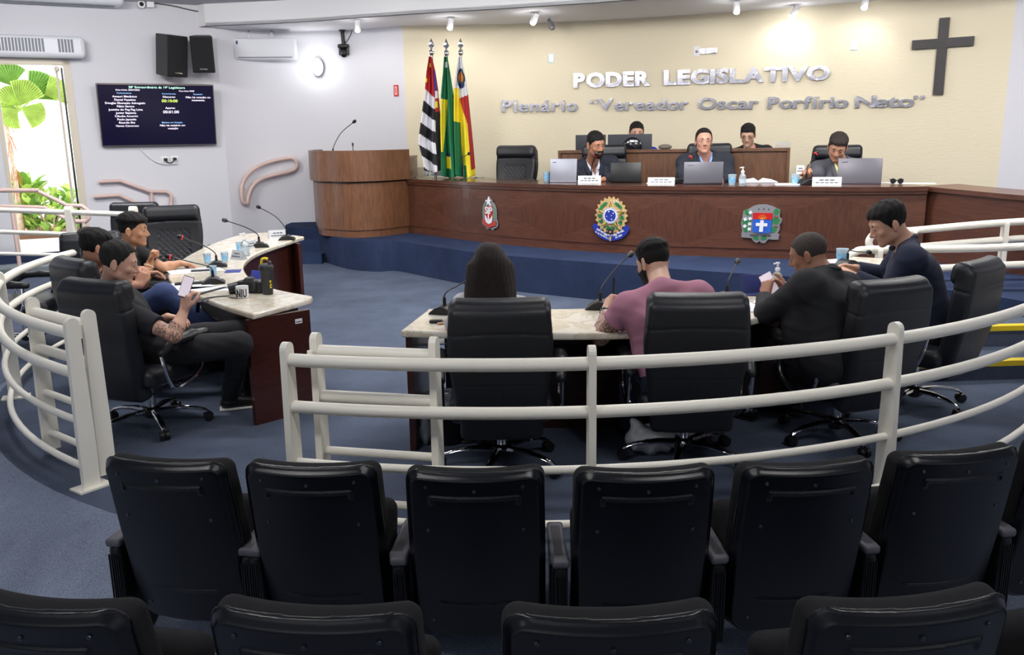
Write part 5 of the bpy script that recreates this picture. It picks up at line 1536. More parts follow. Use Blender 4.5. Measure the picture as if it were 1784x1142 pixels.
tat = PX(1052, 575, 4.5)
pk = person('bearded man in a pink t-shirt with a tattooed forearm, holding a pen', PX(1138, 457, 4.62), 122, 22, PX(1152, 506, 4.42), (.86, 4.26, .48), 102, s=1.0, bulk=1.12, sw=.185,
       skin=(202, 160, 138), tattoo=(tat, .19), hair=dict(FADE, top=.017, quiff=.0, side=.0035, h=(-.075, -.070, -.030, .008, .0, .026, .052, .062, .062)), hair_rgb=(20, 18, 18), top='tee', sleeve=.50, top_rgb=(178, 122, 142), pants_rgb=(28, 34, 58),
       elL=PX(1047, 588, 4.44), wrL=PX(1056, 540, 4.72), hdL=(.04, .10, .10), nL=(.7, .1, -.4), curlL=(55, 60, 40), thL=1,
       elR=PX(1240, 560, 4.55), wrR=PX(1185, 548, 4.80), beard=dict(t=.011), vox=.0058)
ds = person('heavy-set man in a dark suit with thinning grey hair, reading a white phone', PX(1408, 444, 4.74), 150, 20, PX(1437, 484, 4.68), (1.76, 4.55, .50), 132, s=1.04, hs=1.0, bulk=1.28, sw=.175,
       skin=(158, 112, 88), hair=BALDTOP, hair_rgb=(74, 66, 62), top='suit', top_rgb=(20, 22, 28), under_rgb=(200, 200, 205),
       elL=PX(1336, 545, 4.72), wrL=PX(1334, 517, 4.93), hdL=(.02, .04, .09), nL=(.8, .5, 0), curlL=(40, 45, 30), thL=1,
       elR=PX(1440, 545, 5.05), wrR=PX(1368, 512, 5.02), hdR=(-.08, .01, .06), nR=(-.3, .8, .2), curlR=(45, 40, 30),
       knees=((1.45, 5.05, .52), (1.72, 5.15, .52)), ankles=((1.42, 5.02, .10), (1.72, 5.08, .10)), vox=.0062)
nv = person('dark-haired man in a navy sweater looking down, profile to the left', PX(1547, 390, 5.34), 176, 26, PX(1577, 427, 5.36), (2.62, 5.30, .50), 160, s=1.10, bulk=1.18,
       skin=(198, 152, 128), hair=FULL, hair_rgb=(20, 17, 16), top='polo', top_rgb=(22, 30, 54), sleeve=.99,
       elL=PX(1552, 512, 5.22), wrL=PX(1487, 482, 5.38), elR=PX(1545, 480, 5.75), wrR=PX(1490, 468, 5.75), vox=.0062)
F = Field(); P = nv
for sx in (-1, 1): arm_ops(F, P, sx, .013 * P.s, cutf=.93)
psoft(F, 'sleeves', mat('cloth 22 30 54', (22, 30, 54)), P.root, .007)

# ---- at the left table
fp = person('greying man in a black t-shirt in the front left chair, looking at his phone', PX(207, 458, 4.92), 14, 16, PX(190, 502, 4.98), V3((-2.22, 5.10, .50)), 22, s=1.0, bulk=1.0,
       skin=(208, 162, 140), tattoo=(PX(296, 585, 4.74), .085), hair=dict(SHORT, top=.012, side=.006, temple=2.4, mess=.003, y=(-.12, -.07, -.035, -.012, .010, .024, .040, .065, .12), h=(-.055, -.055, -.032, .002, -.010, .022, .052, .082, .084)), hair_rgb=(38, 36, 36), top='tee', top_rgb=(20, 22, 30), sleeve=.72,
       elR=PX(303, 585, 4.74), wrR=PX(321, 541, 4.84), hdR=(.02, .01, .10), nR=(.55, .75, .1), curlR=(38, 42, 30), thR=-1,
       elL=PX(262, 575, 5.20), wrL=PX(292, 553, 5.05), hdL=(.09, -.03, .0), curlL=(20, 25, 20),
       knees=(PX(425, 578, 5.22), PX(418, 600, 4.98)), ankles=(V3(on_z(440, 678, .10)), V3(on_z(402, 688, .10))), vox=.0058, shoes_rgb=(22, 22, 24), brow=True)
md_ = person('man in black t-shirt and blue jeans seen from behind in the left group', PX(168, 432, 5.72), 40, 14, PX(160, 472, 5.78), (-2.83, 5.95, .50), 30, s=1.0, bulk=1.05,
       skin=(186, 134, 108), hair=FULL, hair_rgb=(18, 16, 16), top='tee', top_rgb=(18, 19, 24), pants_rgb=(58, 74, 118),
       knees=((-2.42, 6.20, .60), PX(286, 512, 5.62)), ankles=((-2.35, 6.28, .10), (-2.02, 5.78, .42)),
       elR=(-2.62, 5.66, .78), wrR=PX(243, 497, 5.75), hdR=(.02, .03, .09), nR=(-.6, .6, 0), elL=(-2.95, 6.2, .75), wrL=(-2.7, 6.3, .76), vox=.0065)
yg = person('young man with a fade haircut and black t-shirt raising his fist', PX(232, 402, 6.50), 6, 4, PX(220, 438, 6.56), (-3.10, 6.70, .50), 20, s=1.02,
       skin=(186, 136, 104), hair=FADE, hair_rgb=(18, 15, 14), top='tee', top_rgb=(17, 18, 22), sleeve=.75,
       elR=PX(248, 494, 6.36), wrR=PX(262, 457, 6.42), hdR=(.03, .0, .09), nR=(.9, .2, -.1), curlR=(75, 80, 50), thR=-1,
       elL=PX(283, 468, 6.82), wrL=PX(313, 459, 6.95), hdL=(.1, .02, -.02), curlL=(8, 12, 8), vox=.0065)
wb_ = person('balding man half hidden behind the dark-haired man at the far left', PX(156, 422, 7.45), 60, 10, PX(150, 452, 7.5), (-3.72, 7.72, .50), 100, s=1.08,
       skin=(160, 120, 100), hair=BALDTOP, hair_rgb=(60, 54, 50), top='tee', top_rgb=(18, 18, 22), vox=.008, legs=False)

# ---- on the dais
SD = 1.24
dA = person('bearded man in dark suit and white shirt speaking into a microphone', PX(1038, 252, 10.75), 296, 16, PX(1032, 281, 10.98), (PX(1038, 300, 11.05)[0], 11.12, .98), 274, s=SD, hs=1.27, roll=-6,
       skin=(176, 124, 98), hair=dict(SHORT, top=.012, side=.004), hair_rgb=(22, 19, 18), top='suit', top_rgb=(32, 36, 50), under_rgb=(226, 226, 240), beard=dict(t=.006, x=.040, line=(-.04, -.04, -.04, -.040, -.040)),
       elR=PX(1003, 306, 10.85), wrR=PX(1017, 313, 10.62), hdR=(.09, -.02, 0), elL=PX(1079, 306, 10.85), wrL=PX(1051, 313, 10.60), hdL=(-.09, -.02, 0), floor=ZP, legs=False, vox=.008, thL=1, thR=-1)
dB = person('man with glasses, dark suit and light blue shirt at the middle of the dais', PX(1226, 246, 10.32), 266, 3, PX(1228, 272, 10.45), (PX(1228, 300, 10.5)[0], 10.50, .98), 266, s=SD * .98, hs=1.2, bulk=1.08,
       skin=(200, 148, 126), hair=dict(RECEDE, top=.010, h=(-.055, -.055, -.032, .002, -.002, .025, .060, .085, .10)), hair_rgb=(34, 28, 26), top='suit', top_rgb=(34, 38, 50), under_rgb=(140, 176, 232), glasses='thin',
       elR=PX(1188, 306, 10.35), wrR=PX(1205, 314, 10.10), elL=PX(1270, 306, 10.35), wrL=PX(1255, 314, 10.10), floor=ZP, legs=False, vox=.008)
dC = person('man in grey suit and pale yellow shirt looking down, holding a pen on the dais', PX(1459, 257, 9.72), 248, 28, PX(1464, 284, 9.85), (PX(1464, 300, 9.9)[0], 9.95, .98), 262, s=SD * .97, hs=1.22, roll=8, bulk=1.05,
       skin=(176, 128, 102), hair=dict(FULL, top=.020, side=.007), hair_rgb=(52, 44, 42), top='suit', top_rgb=(78, 78, 86), under_rgb=(222, 226, 160),
       elR=PX(1422, 308, 9.70), wrR=PX(1407, 306, 9.50), hdR=(-.03, -.06, .05), curlR=(40, 45, 30), elL=PX(1500, 306, 9.75), wrL=PX(1478, 313, 9.6), floor=ZP, legs=False, vox=.008)
dD = person('man in a blue shirt looking over a monitor on the raised clerks desk', PX(1109, 232, 12.10), 268, 8, PX(1110, 260, 12.2), (PX(1110, 280, 12.3)[0], 12.3, 1.10), 270, s=SD * .95, hs=1.22,
       skin=(204, 158, 134), hair=dict(SHORT, top=.012), hair_rgb=(28, 24, 22), top='tee', top_rgb=(44, 60, 168), glasses='thin', floor=ZP, legs=False, vox=.009)
dE = person('man with glasses in a black coat with red collar behind the clerks desk', PX(1303, 236, 11.50), 248, 20, PX(1306, 260, 11.58), (PX(1308, 280, 11.7)[0], 11.7, 1.08), 262, s=SD * .92, hs=1.16,
       skin=(204, 162, 140), hair=dict(FULL, top=.016, side=.006), hair_rgb=(22, 20, 20), top='coat', top_rgb=(18, 18, 20), under_rgb=(180, 52, 48), glasses='dark', floor=ZP, legs=False, vox=.009)
# chairs on the dais
def dais_chair(px, Y, face, label, s=1.16, sz=1.24):
    p = at_y(px, 280, Y); return place_exec(0, 0, face, label, world=(p.x, p.y, ZP), s=s, sz=sz)
dais_chair(876, 12.05, 240, 'empty black leather chair on the dais beside the flags', 1.26)
dais_chair(1056, 11.02, 268, 'black leather chair of the speaking man on the dais', 1.18)
dais_chair(1243, 10.52, 266, 'black leather chair of the man with blue shirt on the dais', 1.12)
dais_chair(1470, 10.12, 262, 'black leather chair of the man in grey suit on the dais', 1.16, 1.20)
# ================================================================ coats of arms on the desk
def on_desk(px, py, out=0.0):
    y = 10.0
    for _ in range(40):
        p = at_y(px, py, y)
        for a, c in zip(dend[:-1], dend[1:]):
            if min(a[0], c[0]) <= p.x <= max(a[0], c[0]):
                k = (p.x - a[0]) / (c[0] - a[0]); ny = a[1] + (c[1] - a[1]) * k; tt = Vector((c[0] - a[0], c[1] - a[1], 0)).normalized(); break
        y = y * .5 + ny * .5
    nn = Vector((tt.y, -tt.x, 0)); return at_y(px, py, y) + nn * out, tt, nn
def color(n, rgb, rough=.4, metal=0): return mat(n, rgb, rough, metal)
RED = color('arms_red', (176, 34, 34)); GRN = color('arms_green', (44, 122, 72)); GRNP = color('arms_pale_green', (104, 140, 120)); BLU = color('arms_blue', (34, 52, 150)); GOLD = color('arms_gold', (196, 166, 116)); YELL = color('arms_yellow', (222, 204, 50)); WHT = color('arms_white', (224, 226, 230)); SIL = color('arms_silver', (138, 140, 146), .4, .2); BLU2 = color('arms_bright_blue', (38, 92, 190)); DK = color('arms_dark', (40, 34, 40)); MAR = color('arms_maroon', (120, 42, 28))
def arms_base(px, py, label):
    p, tt, nn = on_desk(px, py, .012); t = thing('coat_of_arms', label, 'emblem'); M = fr_on(p, tt, nn); place(t, M); return t, p.y / 1500 / 1.0
def flat(par, name, polys, z0, z1, m_):
    b = MB()
    for pl_ in polys: b.prism(pl_, z0, z1)
    return b.build(name, m_, par)
def circ(cx, cy, r, n=24, ry=None): return [(cx + r * math.cos(2 * PI * k / n), cy + (ry or r) * math.sin(2 * PI * k / n)) for k in range(n)]
def star(cx, cy, r, r2, n=5, a0=90): return [(cx + (r if k % 2 == 0 else r2) * math.cos(math.radians(a0) + PI * k / n), cy + (r if k % 2 == 0 else r2) * math.sin(math.radians(a0) + PI * k / n)) for k in range(2 * n)]
def leaf(cx, cy, L_, w, a):
    c, s = math.cos(math.radians(a)), math.sin(math.radians(a)); pts = []
    for k in range(12):
        th = 2 * PI * k / 12; x = L_ * math.cos(th); y = w * math.sin(th) * (1 + .25 * (k % 2)); pts.append((cx + x * c - y * s, cy + x * s + y * c))
    return pts
def label_text(par, s, size, m_, x, y, z, rot=0, bold=.03, name='lettering', sx=1.0):
    me = text_mesh(s, size, 0.0, bold, 'CENTER', sx); me.materials.append(m_)
    o = link(name, me, par); o.location = (x, y, z); o.rotation_euler = (0, 0, rot); return o
# left: state arms
t, k = arms_base(855, 371, 'silver, red and green coat of arms lettered SP on the left of the desk front')
def S(l): return [((x - 535) / 15.2 * k, (600 - y) / 15.2 * k) for x, y in l]
flat(t, 'backing', [S([(540, 165), (580, 230), (640, 260), (650, 310), (735, 370), (790, 480), (805, 620), (800, 770), (845, 830), (835, 940), (780, 985), (690, 1000), (670, 1060), (610, 1030), (540, 1015), (470, 1030), (410, 1035), (395, 985), (300, 925), (255, 905), (240, 830), (275, 760), (265, 620), (285, 440), (350, 330), (410, 270), (470, 240), (500, 180)])], 0, .012, SIL)
flat(t, 'wreath', [S([(365, 340), (440, 330), (380, 430), (380, 720), (300, 740), (290, 600), (310, 440)]), S([(630, 330), (700, 370), (770, 470), (790, 620), (780, 750), (690, 740), (690, 430)])], .012, .02, GRNP)
flat(t, 'shield', [S([(378, 425), (690, 425), (690, 720), (650, 800), (535, 850), (420, 800), (378, 720)])], .012, .024, RED)
flat(t, 'star', [[(x * k / 15.2, y * k / 15.2) for x, y in star(-10, 290, 130, 45)]], .012, .026, WHT)
flat(t, 'laurel', [S([(395, 650), (430, 690), (500, 780), (535, 790), (640, 700), (670, 650), (672, 760), (640, 850), (535, 890), (430, 850), (398, 760)])], .024, .028, WHT)
flat(t, 'sword', [S([(515, 460), (535, 440), (552, 470), (552, 800), (515, 800)])], .028, .031, WHT)
flat(t, 'ribbon', [S([(285, 780), (380, 780), (440, 860), (535, 900), (640, 860), (700, 790), (800, 800), (810, 900), (720, 940), (640, 960), (535, 995), (430, 960), (360, 900), (290, 860)])], .024, .027, color('arms_ribbon', (178, 64, 54)))
label_text(t, 'S', 195 / 15.2 * k * 1.3, WHT, (448 - 535) / 15.2 * k, (600 - 615) / 15.2 * k, .026, name='letter'); label_text(t, 'P', 195 / 15.2 * k * 1.3, WHT, (612 - 535) / 15.2 * k, (600 - 620) / 15.2 * k, .026, name='letter')
# centre: national arms
t, k = arms_base(1066, 380, 'round coat of arms with star, green wreath and blue ribbon, middle of the desk front')
u = k / 12.0; cx, cy = 545, 545
def S(l): return [((x - 550) * u, (600 - y) * u) for x, y in l]
def sc(pts, ox=550, oy=545): return [((x + ox - 550) * u, (600 - oy + y) * u) for x, y in pts]
rays = [((370 if i % 2 == 0 else 318) * math.cos(2 * PI * i / 44), (400 if i % 2 == 0 else 345) * math.sin(2 * PI * i / 44)) for i in range(44)]
flat(t, 'sunburst', [sc(rays)], 0, .012, GOLD)
flat(t, 'ribbon', [S([(130, 760), (215, 715), (300, 830), (400, 905), (550, 940), (700, 905), (800, 830), (880, 725), (975, 790), (900, 930), (780, 1020), (650, 1060), (545, 1075), (430, 1060), (300, 1010), (190, 900)])], .008, .020, BLU)
lv = []
for a in range(-200, 25, 24):
    for dr, da in ((285, 35), (255, -30)):
        lv.append(sc(leaf(dr * math.cos(math.radians(a)) * .92, dr * math.sin(math.radians(a)), 52, 24, a + 90 + da)))
for a in (120, 138, 60, 44): lv.append(sc(leaf(270 * math.cos(math.radians(a)) , 270 * math.sin(math.radians(a)), 62, 30, a + 90)))
flat(t, 'wreath', lv, .014, .020, GRN)
flat(t, 'star_border', [sc(star(0, 0, 335, 128))], .018, .026, color('arms_cream', (222, 196, 150)))
flat(t, 'star', [sc(star(0, 0, 300, 112))], .026, .029, MAR)
pts = star(0, 0, 262, 98)
flat(t, 'star_green', [sc([pts[i], pts[(i + 1) % 10], (0, 0)]) for i in range(0, 10, 2)], .029, .031, color('arms_olive', (96, 110, 30)))
flat(t, 'star_yellow', [sc([pts[i], pts[(i - 1) % 10], (0, 0)]) for i in range(0, 10, 2)], .029, .031, YELL)
flat(t, 'outer_ring', [sc(circ(0, 0, 172, 40))], .031, .034, WHT); 
flat(t, 'ring_dots', [sc([(x + 158 * math.cos(2 * PI * i / 26), y + 158 * math.sin(2 * PI * i / 26)) for x, y in circ(0, 0, 11, 8)]) for i in range(26)], .034, .035, BLU)
flat(t, 'disc_rim', [sc(circ(0, 0, 140, 40))], .034, .036, WHT)
flat(t, 'disc', [sc(circ(0, 0, 122, 40))], .036, .038, BLU)
flat(t, 'disc_stars', [S(circ(x, y, r, 8)) for x, y, r in ((517, 460, 16), (615, 493, 14), (577, 541, 10), (473, 560, 10), (580, 620, 13))], .038, .039, WHT)
flat(t, 'upper_stars', [S(circ(x, y, 15, 8)) for x, y in ((610, 235), (665, 240), (700, 265), (645, 298), (670, 320), (620, 275))], .014, .017, WHT)
flat(t, 'ribbon_cross', [S([(470, 820), (520, 850), (545, 800), (575, 850), (630, 820), (600, 885), (630, 925), (570, 915), (545, 960), (520, 915), (465, 925), (495, 885)])], .020, .026, DK)
flat(t, 'sword_hilt', [S([(520, 985), (570, 985), (560, 1060), (545, 1085), (530, 1060)]), S(circ(545, 885, 22, 10))], .020, .028, GOLD)
for s, x, y, r in (('REPUBLICA', 345, 905, -.45), ('FEDERATIVA', 545, 968, 0), ('DO BRASIL', 735, 910, .42)): label_text(t, s, 46 * u * 1.15, WHT, (x - 550) * u, (600 - y) * u, .0215, r, name='lettering')
for s, x, y, r in (('15 de Novembro', 350, 975, -.42), ('de 1889', 735, 985, .40)): label_text(t, s, 44 * u * 1.15, WHT, (x - 550) * u, (600 - y) * u, .0215, r, name='lettering')
# right: municipal arms
t, k = arms_base(1326, 389, 'grey coat of arms with white cross on a blue shield, right of the desk front')
u = k / 13.43
def S(l): return [((x - 620) * u, (590 - y) * u) for x, y in l]
flat(t, 'backing', [S([(310, 270), (430, 190), (560, 152), (720, 150), (860, 185), (980, 245), (1035, 270), (1030, 440), (1085, 480), (1075, 560), (1035, 620), (1050, 720), (1000, 815), (1050, 840), (1030, 900), (1035, 965), (930, 965), (800, 960), (730, 1050), (660, 1050), (605, 1005), (540, 1052), (470, 1010), (420, 940), (300, 935), (195, 930), (185, 840), (205, 760), (165, 590), (200, 440), (215, 300)])], 0, .014, SIL)
flat(t, 'foliage', [S(leaf(x, y, L_, w, a)) for x, y, L_, w, a in ((300, 340, 80, 50, 60), (260, 560, 95, 60, 90), (290, 730, 80, 55, 100), (955, 320, 80, 55, 90), (955, 520, 90, 75, 90), (915, 720, 85, 55, 110), (520, 930, 75, 40, 20), (700, 930, 75, 40, -20), (370, 560, 150, 28, 90))], .014, .018, GRN)
def blossom(x, y, a): return [(x + (44 if i % 4 in (0, 1) else 33) * math.cos(math.radians(a) + 2 * PI * i / 16), y + (44 if i % 4 in (0, 1) else 33) * math.sin(math.radians(a) + 2 * PI * i / 16)) for i in range(16)]
flat(t, 'blossom', [S(blossom(x, y, a)) for x, y, a in ((373, 340, 0), (262, 500, 8), (372, 482, 0), (368, 605, 30), (258, 660, 0), (362, 727, 20))], .018, .024, WHT)
flat(t, 'berries', [S(circ(x, y, r, 8)) for x, y, r in ((930, 430, 16), (985, 430, 16), (955, 445, 12), (960, 650, 18), (1000, 670, 16))], .018, .022, RED)
flat(t, 'shield_blue', [S([(430, 490), (865, 490), (855, 780), (800, 815), (660, 815), (630, 840), (600, 815), (470, 800), (428, 770)])], .018, .026, BLU2)
flat(t, 'shield_red', [S([(440, 345), (870, 345), (866, 498), (434, 492)])], .018, .028, color('arms_bright_red', (190, 22, 22)))
flat(t, 'sun', [S([(590, 490), (600, 460), (650, 440), (700, 460), (712, 492)])] + [S([(650 + 72 * math.cos(a) - 7 * math.sin(a), 495 - 72 * math.sin(a) - 7 * math.cos(a)), (650 + 130 * math.cos(a), 495 - 130 * math.sin(a)), (650 + 72 * math.cos(a) + 7 * math.sin(a), 495 - 72 * math.sin(a) + 7 * math.cos(a))]) for a in [math.radians(20 + 17.5 * i) for i in range(9)]], .028, .030, color('arms_orange', (226, 140, 40)))
flat(t, 'cross', [S([(608, 515), (683, 515), (681, 580), (768, 585), (765, 655), (678, 652), (672, 785), (590, 785), (595, 652), (508, 650), (512, 580), (604, 580)])], .026, .032, WHT)
flat(t, 'stars', [S(circ(x, y, 17, 8)) for x, y in ((558, 262), (672, 258), (780, 268))], .014, .018, DK)
label_text(t, 'VIVE ET LABORE', 55 * u * 1.2, DK, 0, (590 - 895) * u, .0195, 0, name='lettering')

# ================================================================ flags behind the desk
def flag(label, px, ptop, outline, colorf, mats_, Yf=12.35):
    # outline: rows (py, pxl, pxr); colorf(u, v) -> material index
    base = at_y(px, 330, Yf); top_ = at_y(px, ptop, Yf); base.x = top_.x
    t = thing('flag', label, 'flag', (base.x, base.y, ZP))
    L0 = Vector((base.x, base.y, ZP))
    b = MB(); b.tube([Vector((0, 0, 0)), Vector((0, 0, top_.z - ZP - .22))], .018, 10); b.build('pole', mat('pole_steel', (170, 170, 172), .25, .9), t)
    b = MB(); z0 = top_.z - ZP
    b.lathe([(.012, z0 - .24), (.034, z0 - .215), (.040, z0 - .195), (.030, z0 - .165), (.014, z0 - .15), (.016, z0 - .13)], seg=14)
    b.add([(0, 0, z0), (.04, 0, z0 - .10), (0, .018, z0 - .10), (-.04, 0, z0 - .10), (0, -.018, z0 - .10), (0, 0, z0 - .15)], [(0, 1, 2), (0, 2, 3), (0, 3, 4), (0, 4, 1), (5, 2, 1), (5, 3, 2), (5, 4, 3), (5, 1, 4)])
    b.build('finial', CHROME, t)
    b = MB(); b.lathe([(.20, 0), (.20, .03), (.05, .06)], seg=20); b.build('stand', BLACKC, t)
    ys = [r[0] for r in outline]; NU, NV = 44, 110; vs = []; mi = []; fs = []
    for j in range(NV + 1):
        py = ys[0] + (ys[-1] - ys[0]) * j / NV
        l = np.interp(py, ys, [r[1] for r in outline]); r = np.interp(py, ys, [r[2] for r in outline]); v = j / NV
        for i in range(NU + 1):
            u_ = i / NU; x = l + (r - l) * u_
            dep = -.10 - .075 * (.3 + v) * math.sin(u_ * PI * 3.2 + .6 + v * .5) - .02 * math.sin(u_ * 21 + v * 3)
            p = at_y(x, py + 4 * math.sin(u_ * PI) * v, Yf) - L0; p.y = dep; vs.append(p)
    for j in range(NV):
        for i in range(NU):
            a = j * (NU + 1) + i; fs.append((a, a + 1, a + NU + 2, a + NU + 1)); mi.append(colorf((i + .5) / NU, (j + .5) / NV))
    me = bpy.data.meshes.new('cloth'); me.from_pydata([tuple(p) for p in vs], [], fs)
    for m_ in mats_: me.materials.append(m_)
    me.polygons.foreach_set('material_index', mi); me.polygons.foreach_set('use_smooth', [True] * len(fs)); me.update()
    o = link('cloth', me, t); sd = o.modifiers.new('solid', 'SOLIDIFY'); sd.thickness = .004
FM = [color('flag_red', (176, 32, 36), .7), color('flag_white', (226, 226, 232), .7), color('flag_black', (28, 28, 34), .7), color('flag_yellow', (236, 216, 40), .7), color('flag_green', (22, 112, 72), .7), color('flag_blue', (64, 50, 140), .7), color('flag_dark_blue', (34, 44, 96), .7), color('flag_orange', (206, 120, 50), .7)]
def spf(u, v):
    # photo rows: top 100 .. bottom 298
    if u > .74:
        if v < .12: return 0
        if v < .30: return 5 if u < .93 else 0
        if v < .36: return 1
        if v < .48: return 3 if (abs(v - .42) < .03 and u < .9) else 0
        return 2 if u < .93 or v < .8 else 1
    if v < .285: return 3 if ((abs(v - .07) < .018 and .3 < u < .6) or (abs(v - .21) < .018 and u < .12)) else 0
    q = (v - .285 - .10 * u) / .098
    if q < 0: return 1 if v > .285 + .10 * u - .0 else 0
    return 1 if int(q) % 2 == 0 else 2
flag('flag with black and white stripes and a red corner, leftmost of the three', 751, 66, [(100, 749, 753), (125, 745, 759), (160, 742, 764), (200, 737, 767), (230, 733, 769), (248, 731, 770), (275, 738, 771), (296, 741, 771)], spf, FM)
def brf(u, v):
    if v < .09 and v > .045 and .3 < u < .7: return 1
    if v < .35: return 4
    if v < .80: return 3 if u < (.52 - .42 * max(0, (v - .38) / .42)) and v > .35 else 4
    if .80 < v < .93 and .30 < u < .62: return 3 if v > .83 else 6
    return 4
flag('green and yellow national flag, middle of the three', 777, 67, [(100, 775, 780), (130, 773, 785), (165, 770, 790), (215, 769, 793), (260, 770, 796), (305, 770, 800)], brf, FM)
def muf(u, v):
    if v < .23:
        d = ((u - .55) / .42) ** 2 + ((v - .17) / .075) ** 2
        if d < .35: return 7
        if d < 1: return 6 if (int(u * 40) + int(v * 60)) % 3 else 4
        return 1
    d = ((u - .55) / .42) ** 2 + ((v - .17) / .11) ** 2
    if d < .8 and v < .27: return 6
    if u < .34:
        return 1 if v < .26 else 3 if v < .55 else 4
    if v < .36 - .04 * u: return 1
    cut_ = .36 + .62 * max(0, min(1, (v - .34) / .35)) ** .8 if v > .34 else 0
    if u > min(.80, cut_): return 0 if v < .95 else 3
    return 3 if v < .90 or u > .6 else 4
flag('white, red and yellow municipal flag, rightmost of the three', 802, 66, [(100, 800, 804), (125, 796, 809), (160, 792, 815), (200, 792, 819), (250, 793, 824), (305, 795, 829)], muf, FM)

# ================================================================ small things
PAPER = mat('paper', (232, 234, 242), .7); INK = mat('ink_grey', (70, 72, 84), .6); GLASSP = mat('clear_plastic', (226, 236, 242), .08, trans=.92); CUPB = mat('cup_print_blue', (132, 186, 222), .4, var=.25, vscale=60); PLATEW = mat('plate_white', (222, 224, 228), .4)
def desk_pt(px, py, dz=0): return on_z(px, py, DH + dz)
def gooseneck(px, py, z, hx, hy, hY, label, s=1.0, lit=False, rz=0, kind='dark'):
    p = on_z(px, py, z) if z < 1.4 else at_y(px, py, 12.7)
    p.z = z; t = thing('microphone', label, 'microphone', p, group='gooseneck microphones')
    b = MB()
    prof = [(-.085, 0), (-.075, .012), (-.04, .038), (-.01, .050), (.02, .046), (.055, .030), (.08, .012), (.085, 0)]
    R = Matrix.Rotation(rz, 4, 'Z') @ Matrix.Rotation(PI / 2, 4, 'X')
    b.prism([(x * s, zz * s) for x, zz in prof], -.062 * s, .062 * s, fr=R)
    bs = b.build('base', BLACKC, t); md = bs.modifiers.new('bevel', 'BEVEL'); md.width = .008; md.segments = 2
    b = MB(); b.rbox((0.055 * s * math.cos(rz), .055 * s * math.sin(rz), .032 * s), (.022 * s, .03 * s, .012 * s), .004, rz=rz); b.build('button', mat('button_grey', (178, 180, 186), .4), t)
    hp = at_y(hx, hy, hY) - p; st = Vector((0, 0, .045 * s))
    up = st + Vector((0, 0, .10 * s))
    mid = st.lerp(hp, .40) + Vector((0, 0, hp.z * .22)); 
    pth = spline([tuple(st), tuple(st + Vector((hp.x * .03, hp.y * .03, .07 * s))), tuple(mid), tuple(hp)], 8)
    b = MB(); b.tube([st, st + Vector((0, 0, .05 * s))], .010 * s, 8); b.tube(pth, .0042 * s, 7); b.build('neck', BLACKC, t)
    d = (Vector(pth[-1]) - Vector(pth[-3])).normalized(); R3 = Vector((0, 0, 1)).rotation_difference(d).to_matrix()
    b = MB(); b.lathe([(.006 * s, -.02 * s), (.010 * s, -.01 * s), (.017 * s, .0), (.019 * s, .014 * s), (.017 * s, .030 * s), (.009 * s, .038 * s)], c=hp, R=R3, seg=14); b.build('head', BLACKC, t)
    if lit:
        b = MB(); b.lathe([(.0165 * s, -.004 * s), (.018 * s, -.002), (.018 * s, .002 * s), (.0165 * s, .004 * s)], c=hp, R=R3, seg=14); b.build('light_ring', mat('ring_red', (230, 30, 40), .4, emit=1.0), t)
    return t
gooseneck(378, 465, TZ, 317, 414, 6.9, 'gooseneck microphone on the left table, arching left over the nearest paper sheets', lit=True, rz=.3)
gooseneck(372, 494, TZ, 297, 448, 6.15, 'nearest gooseneck microphone on the left table, beside the camera strap', s=1.0, lit=True, rz=.3)
gooseneck(452, 431, TZ, 394, 385, 8.1, 'gooseneck microphone on the left table reaching up left, second from the far end', s=1.08, rz=.3)
gooseneck(500, 418, TZ, 452, 362, 8.6, 'gooseneck microphone at the far end of the left table, beside the name plate', s=1.05, rz=.2)
gooseneck(775, 546, TZ, 836, 478, 5.05, 'gooseneck microphone on the right table left of the woman, head behind her hair', s=1.0, rz=-.3)
gooseneck(1046, 538, TZ, 1097, 445, 5.35, 'gooseneck microphone standing left of the man in pink', s=1.05, rz=-.2)
gooseneck(1266, 524, TZ, 1284, 457, 5.5, 'gooseneck microphone between the man in pink and the dark suit', s=1.0, rz=.2)
gooseneck(1476, 463, TZ, 1513, 440, 5.95, 'gooseneck microphone bent toward the man in navy', s=1.0, rz=.4)
gooseneck(1030, 317, DH, 1038, 270, 10.35, 'gooseneck microphone with red ring before the bearded speaker on the dais', s=1.3, lit=True, rz=.4)
gooseneck(1180, 320, DH, 1203, 274, 10.05, 'gooseneck microphone with red ring before the man in light blue shirt', s=1.3, lit=True, rz=.3)
gooseneck(1404, 322, DH, 1421, 268, 9.35, 'gooseneck microphone with red ring before the man in grey suit', s=1.25, lit=True, rz=.2)
gooseneck(790, 306, DH, 817, 268, 11.6, 'gooseneck microphone on the left end of the dais desk, in front of the flags', s=1.2, rz=.2)
gooseneck(580, 259, LEC_TOP + .0, 616, 213, 12.55, 'tall gooseneck microphone standing on the wooden lectern', s=1.25, rz=.1)
q = at_y(615, 261, 12.75); q.z = LEC_TOP; t = thing('small_microphone', 'short thin microphone on the lectern right of the tall one', 'microphone', q); b = MB(); b.tube([(0, 0, 0), (0, 0, .16)], .006, 6); b.lathe([(.010, .15), (.014, .17), (.010, .20)], seg=10); b.tube(spline([(0, 0, .02), (-.04, 0, .08), (-.10, 0, .04), (-.14, 0, .0)], 4), .004, 5); b.build('stem', BLACKC, t)
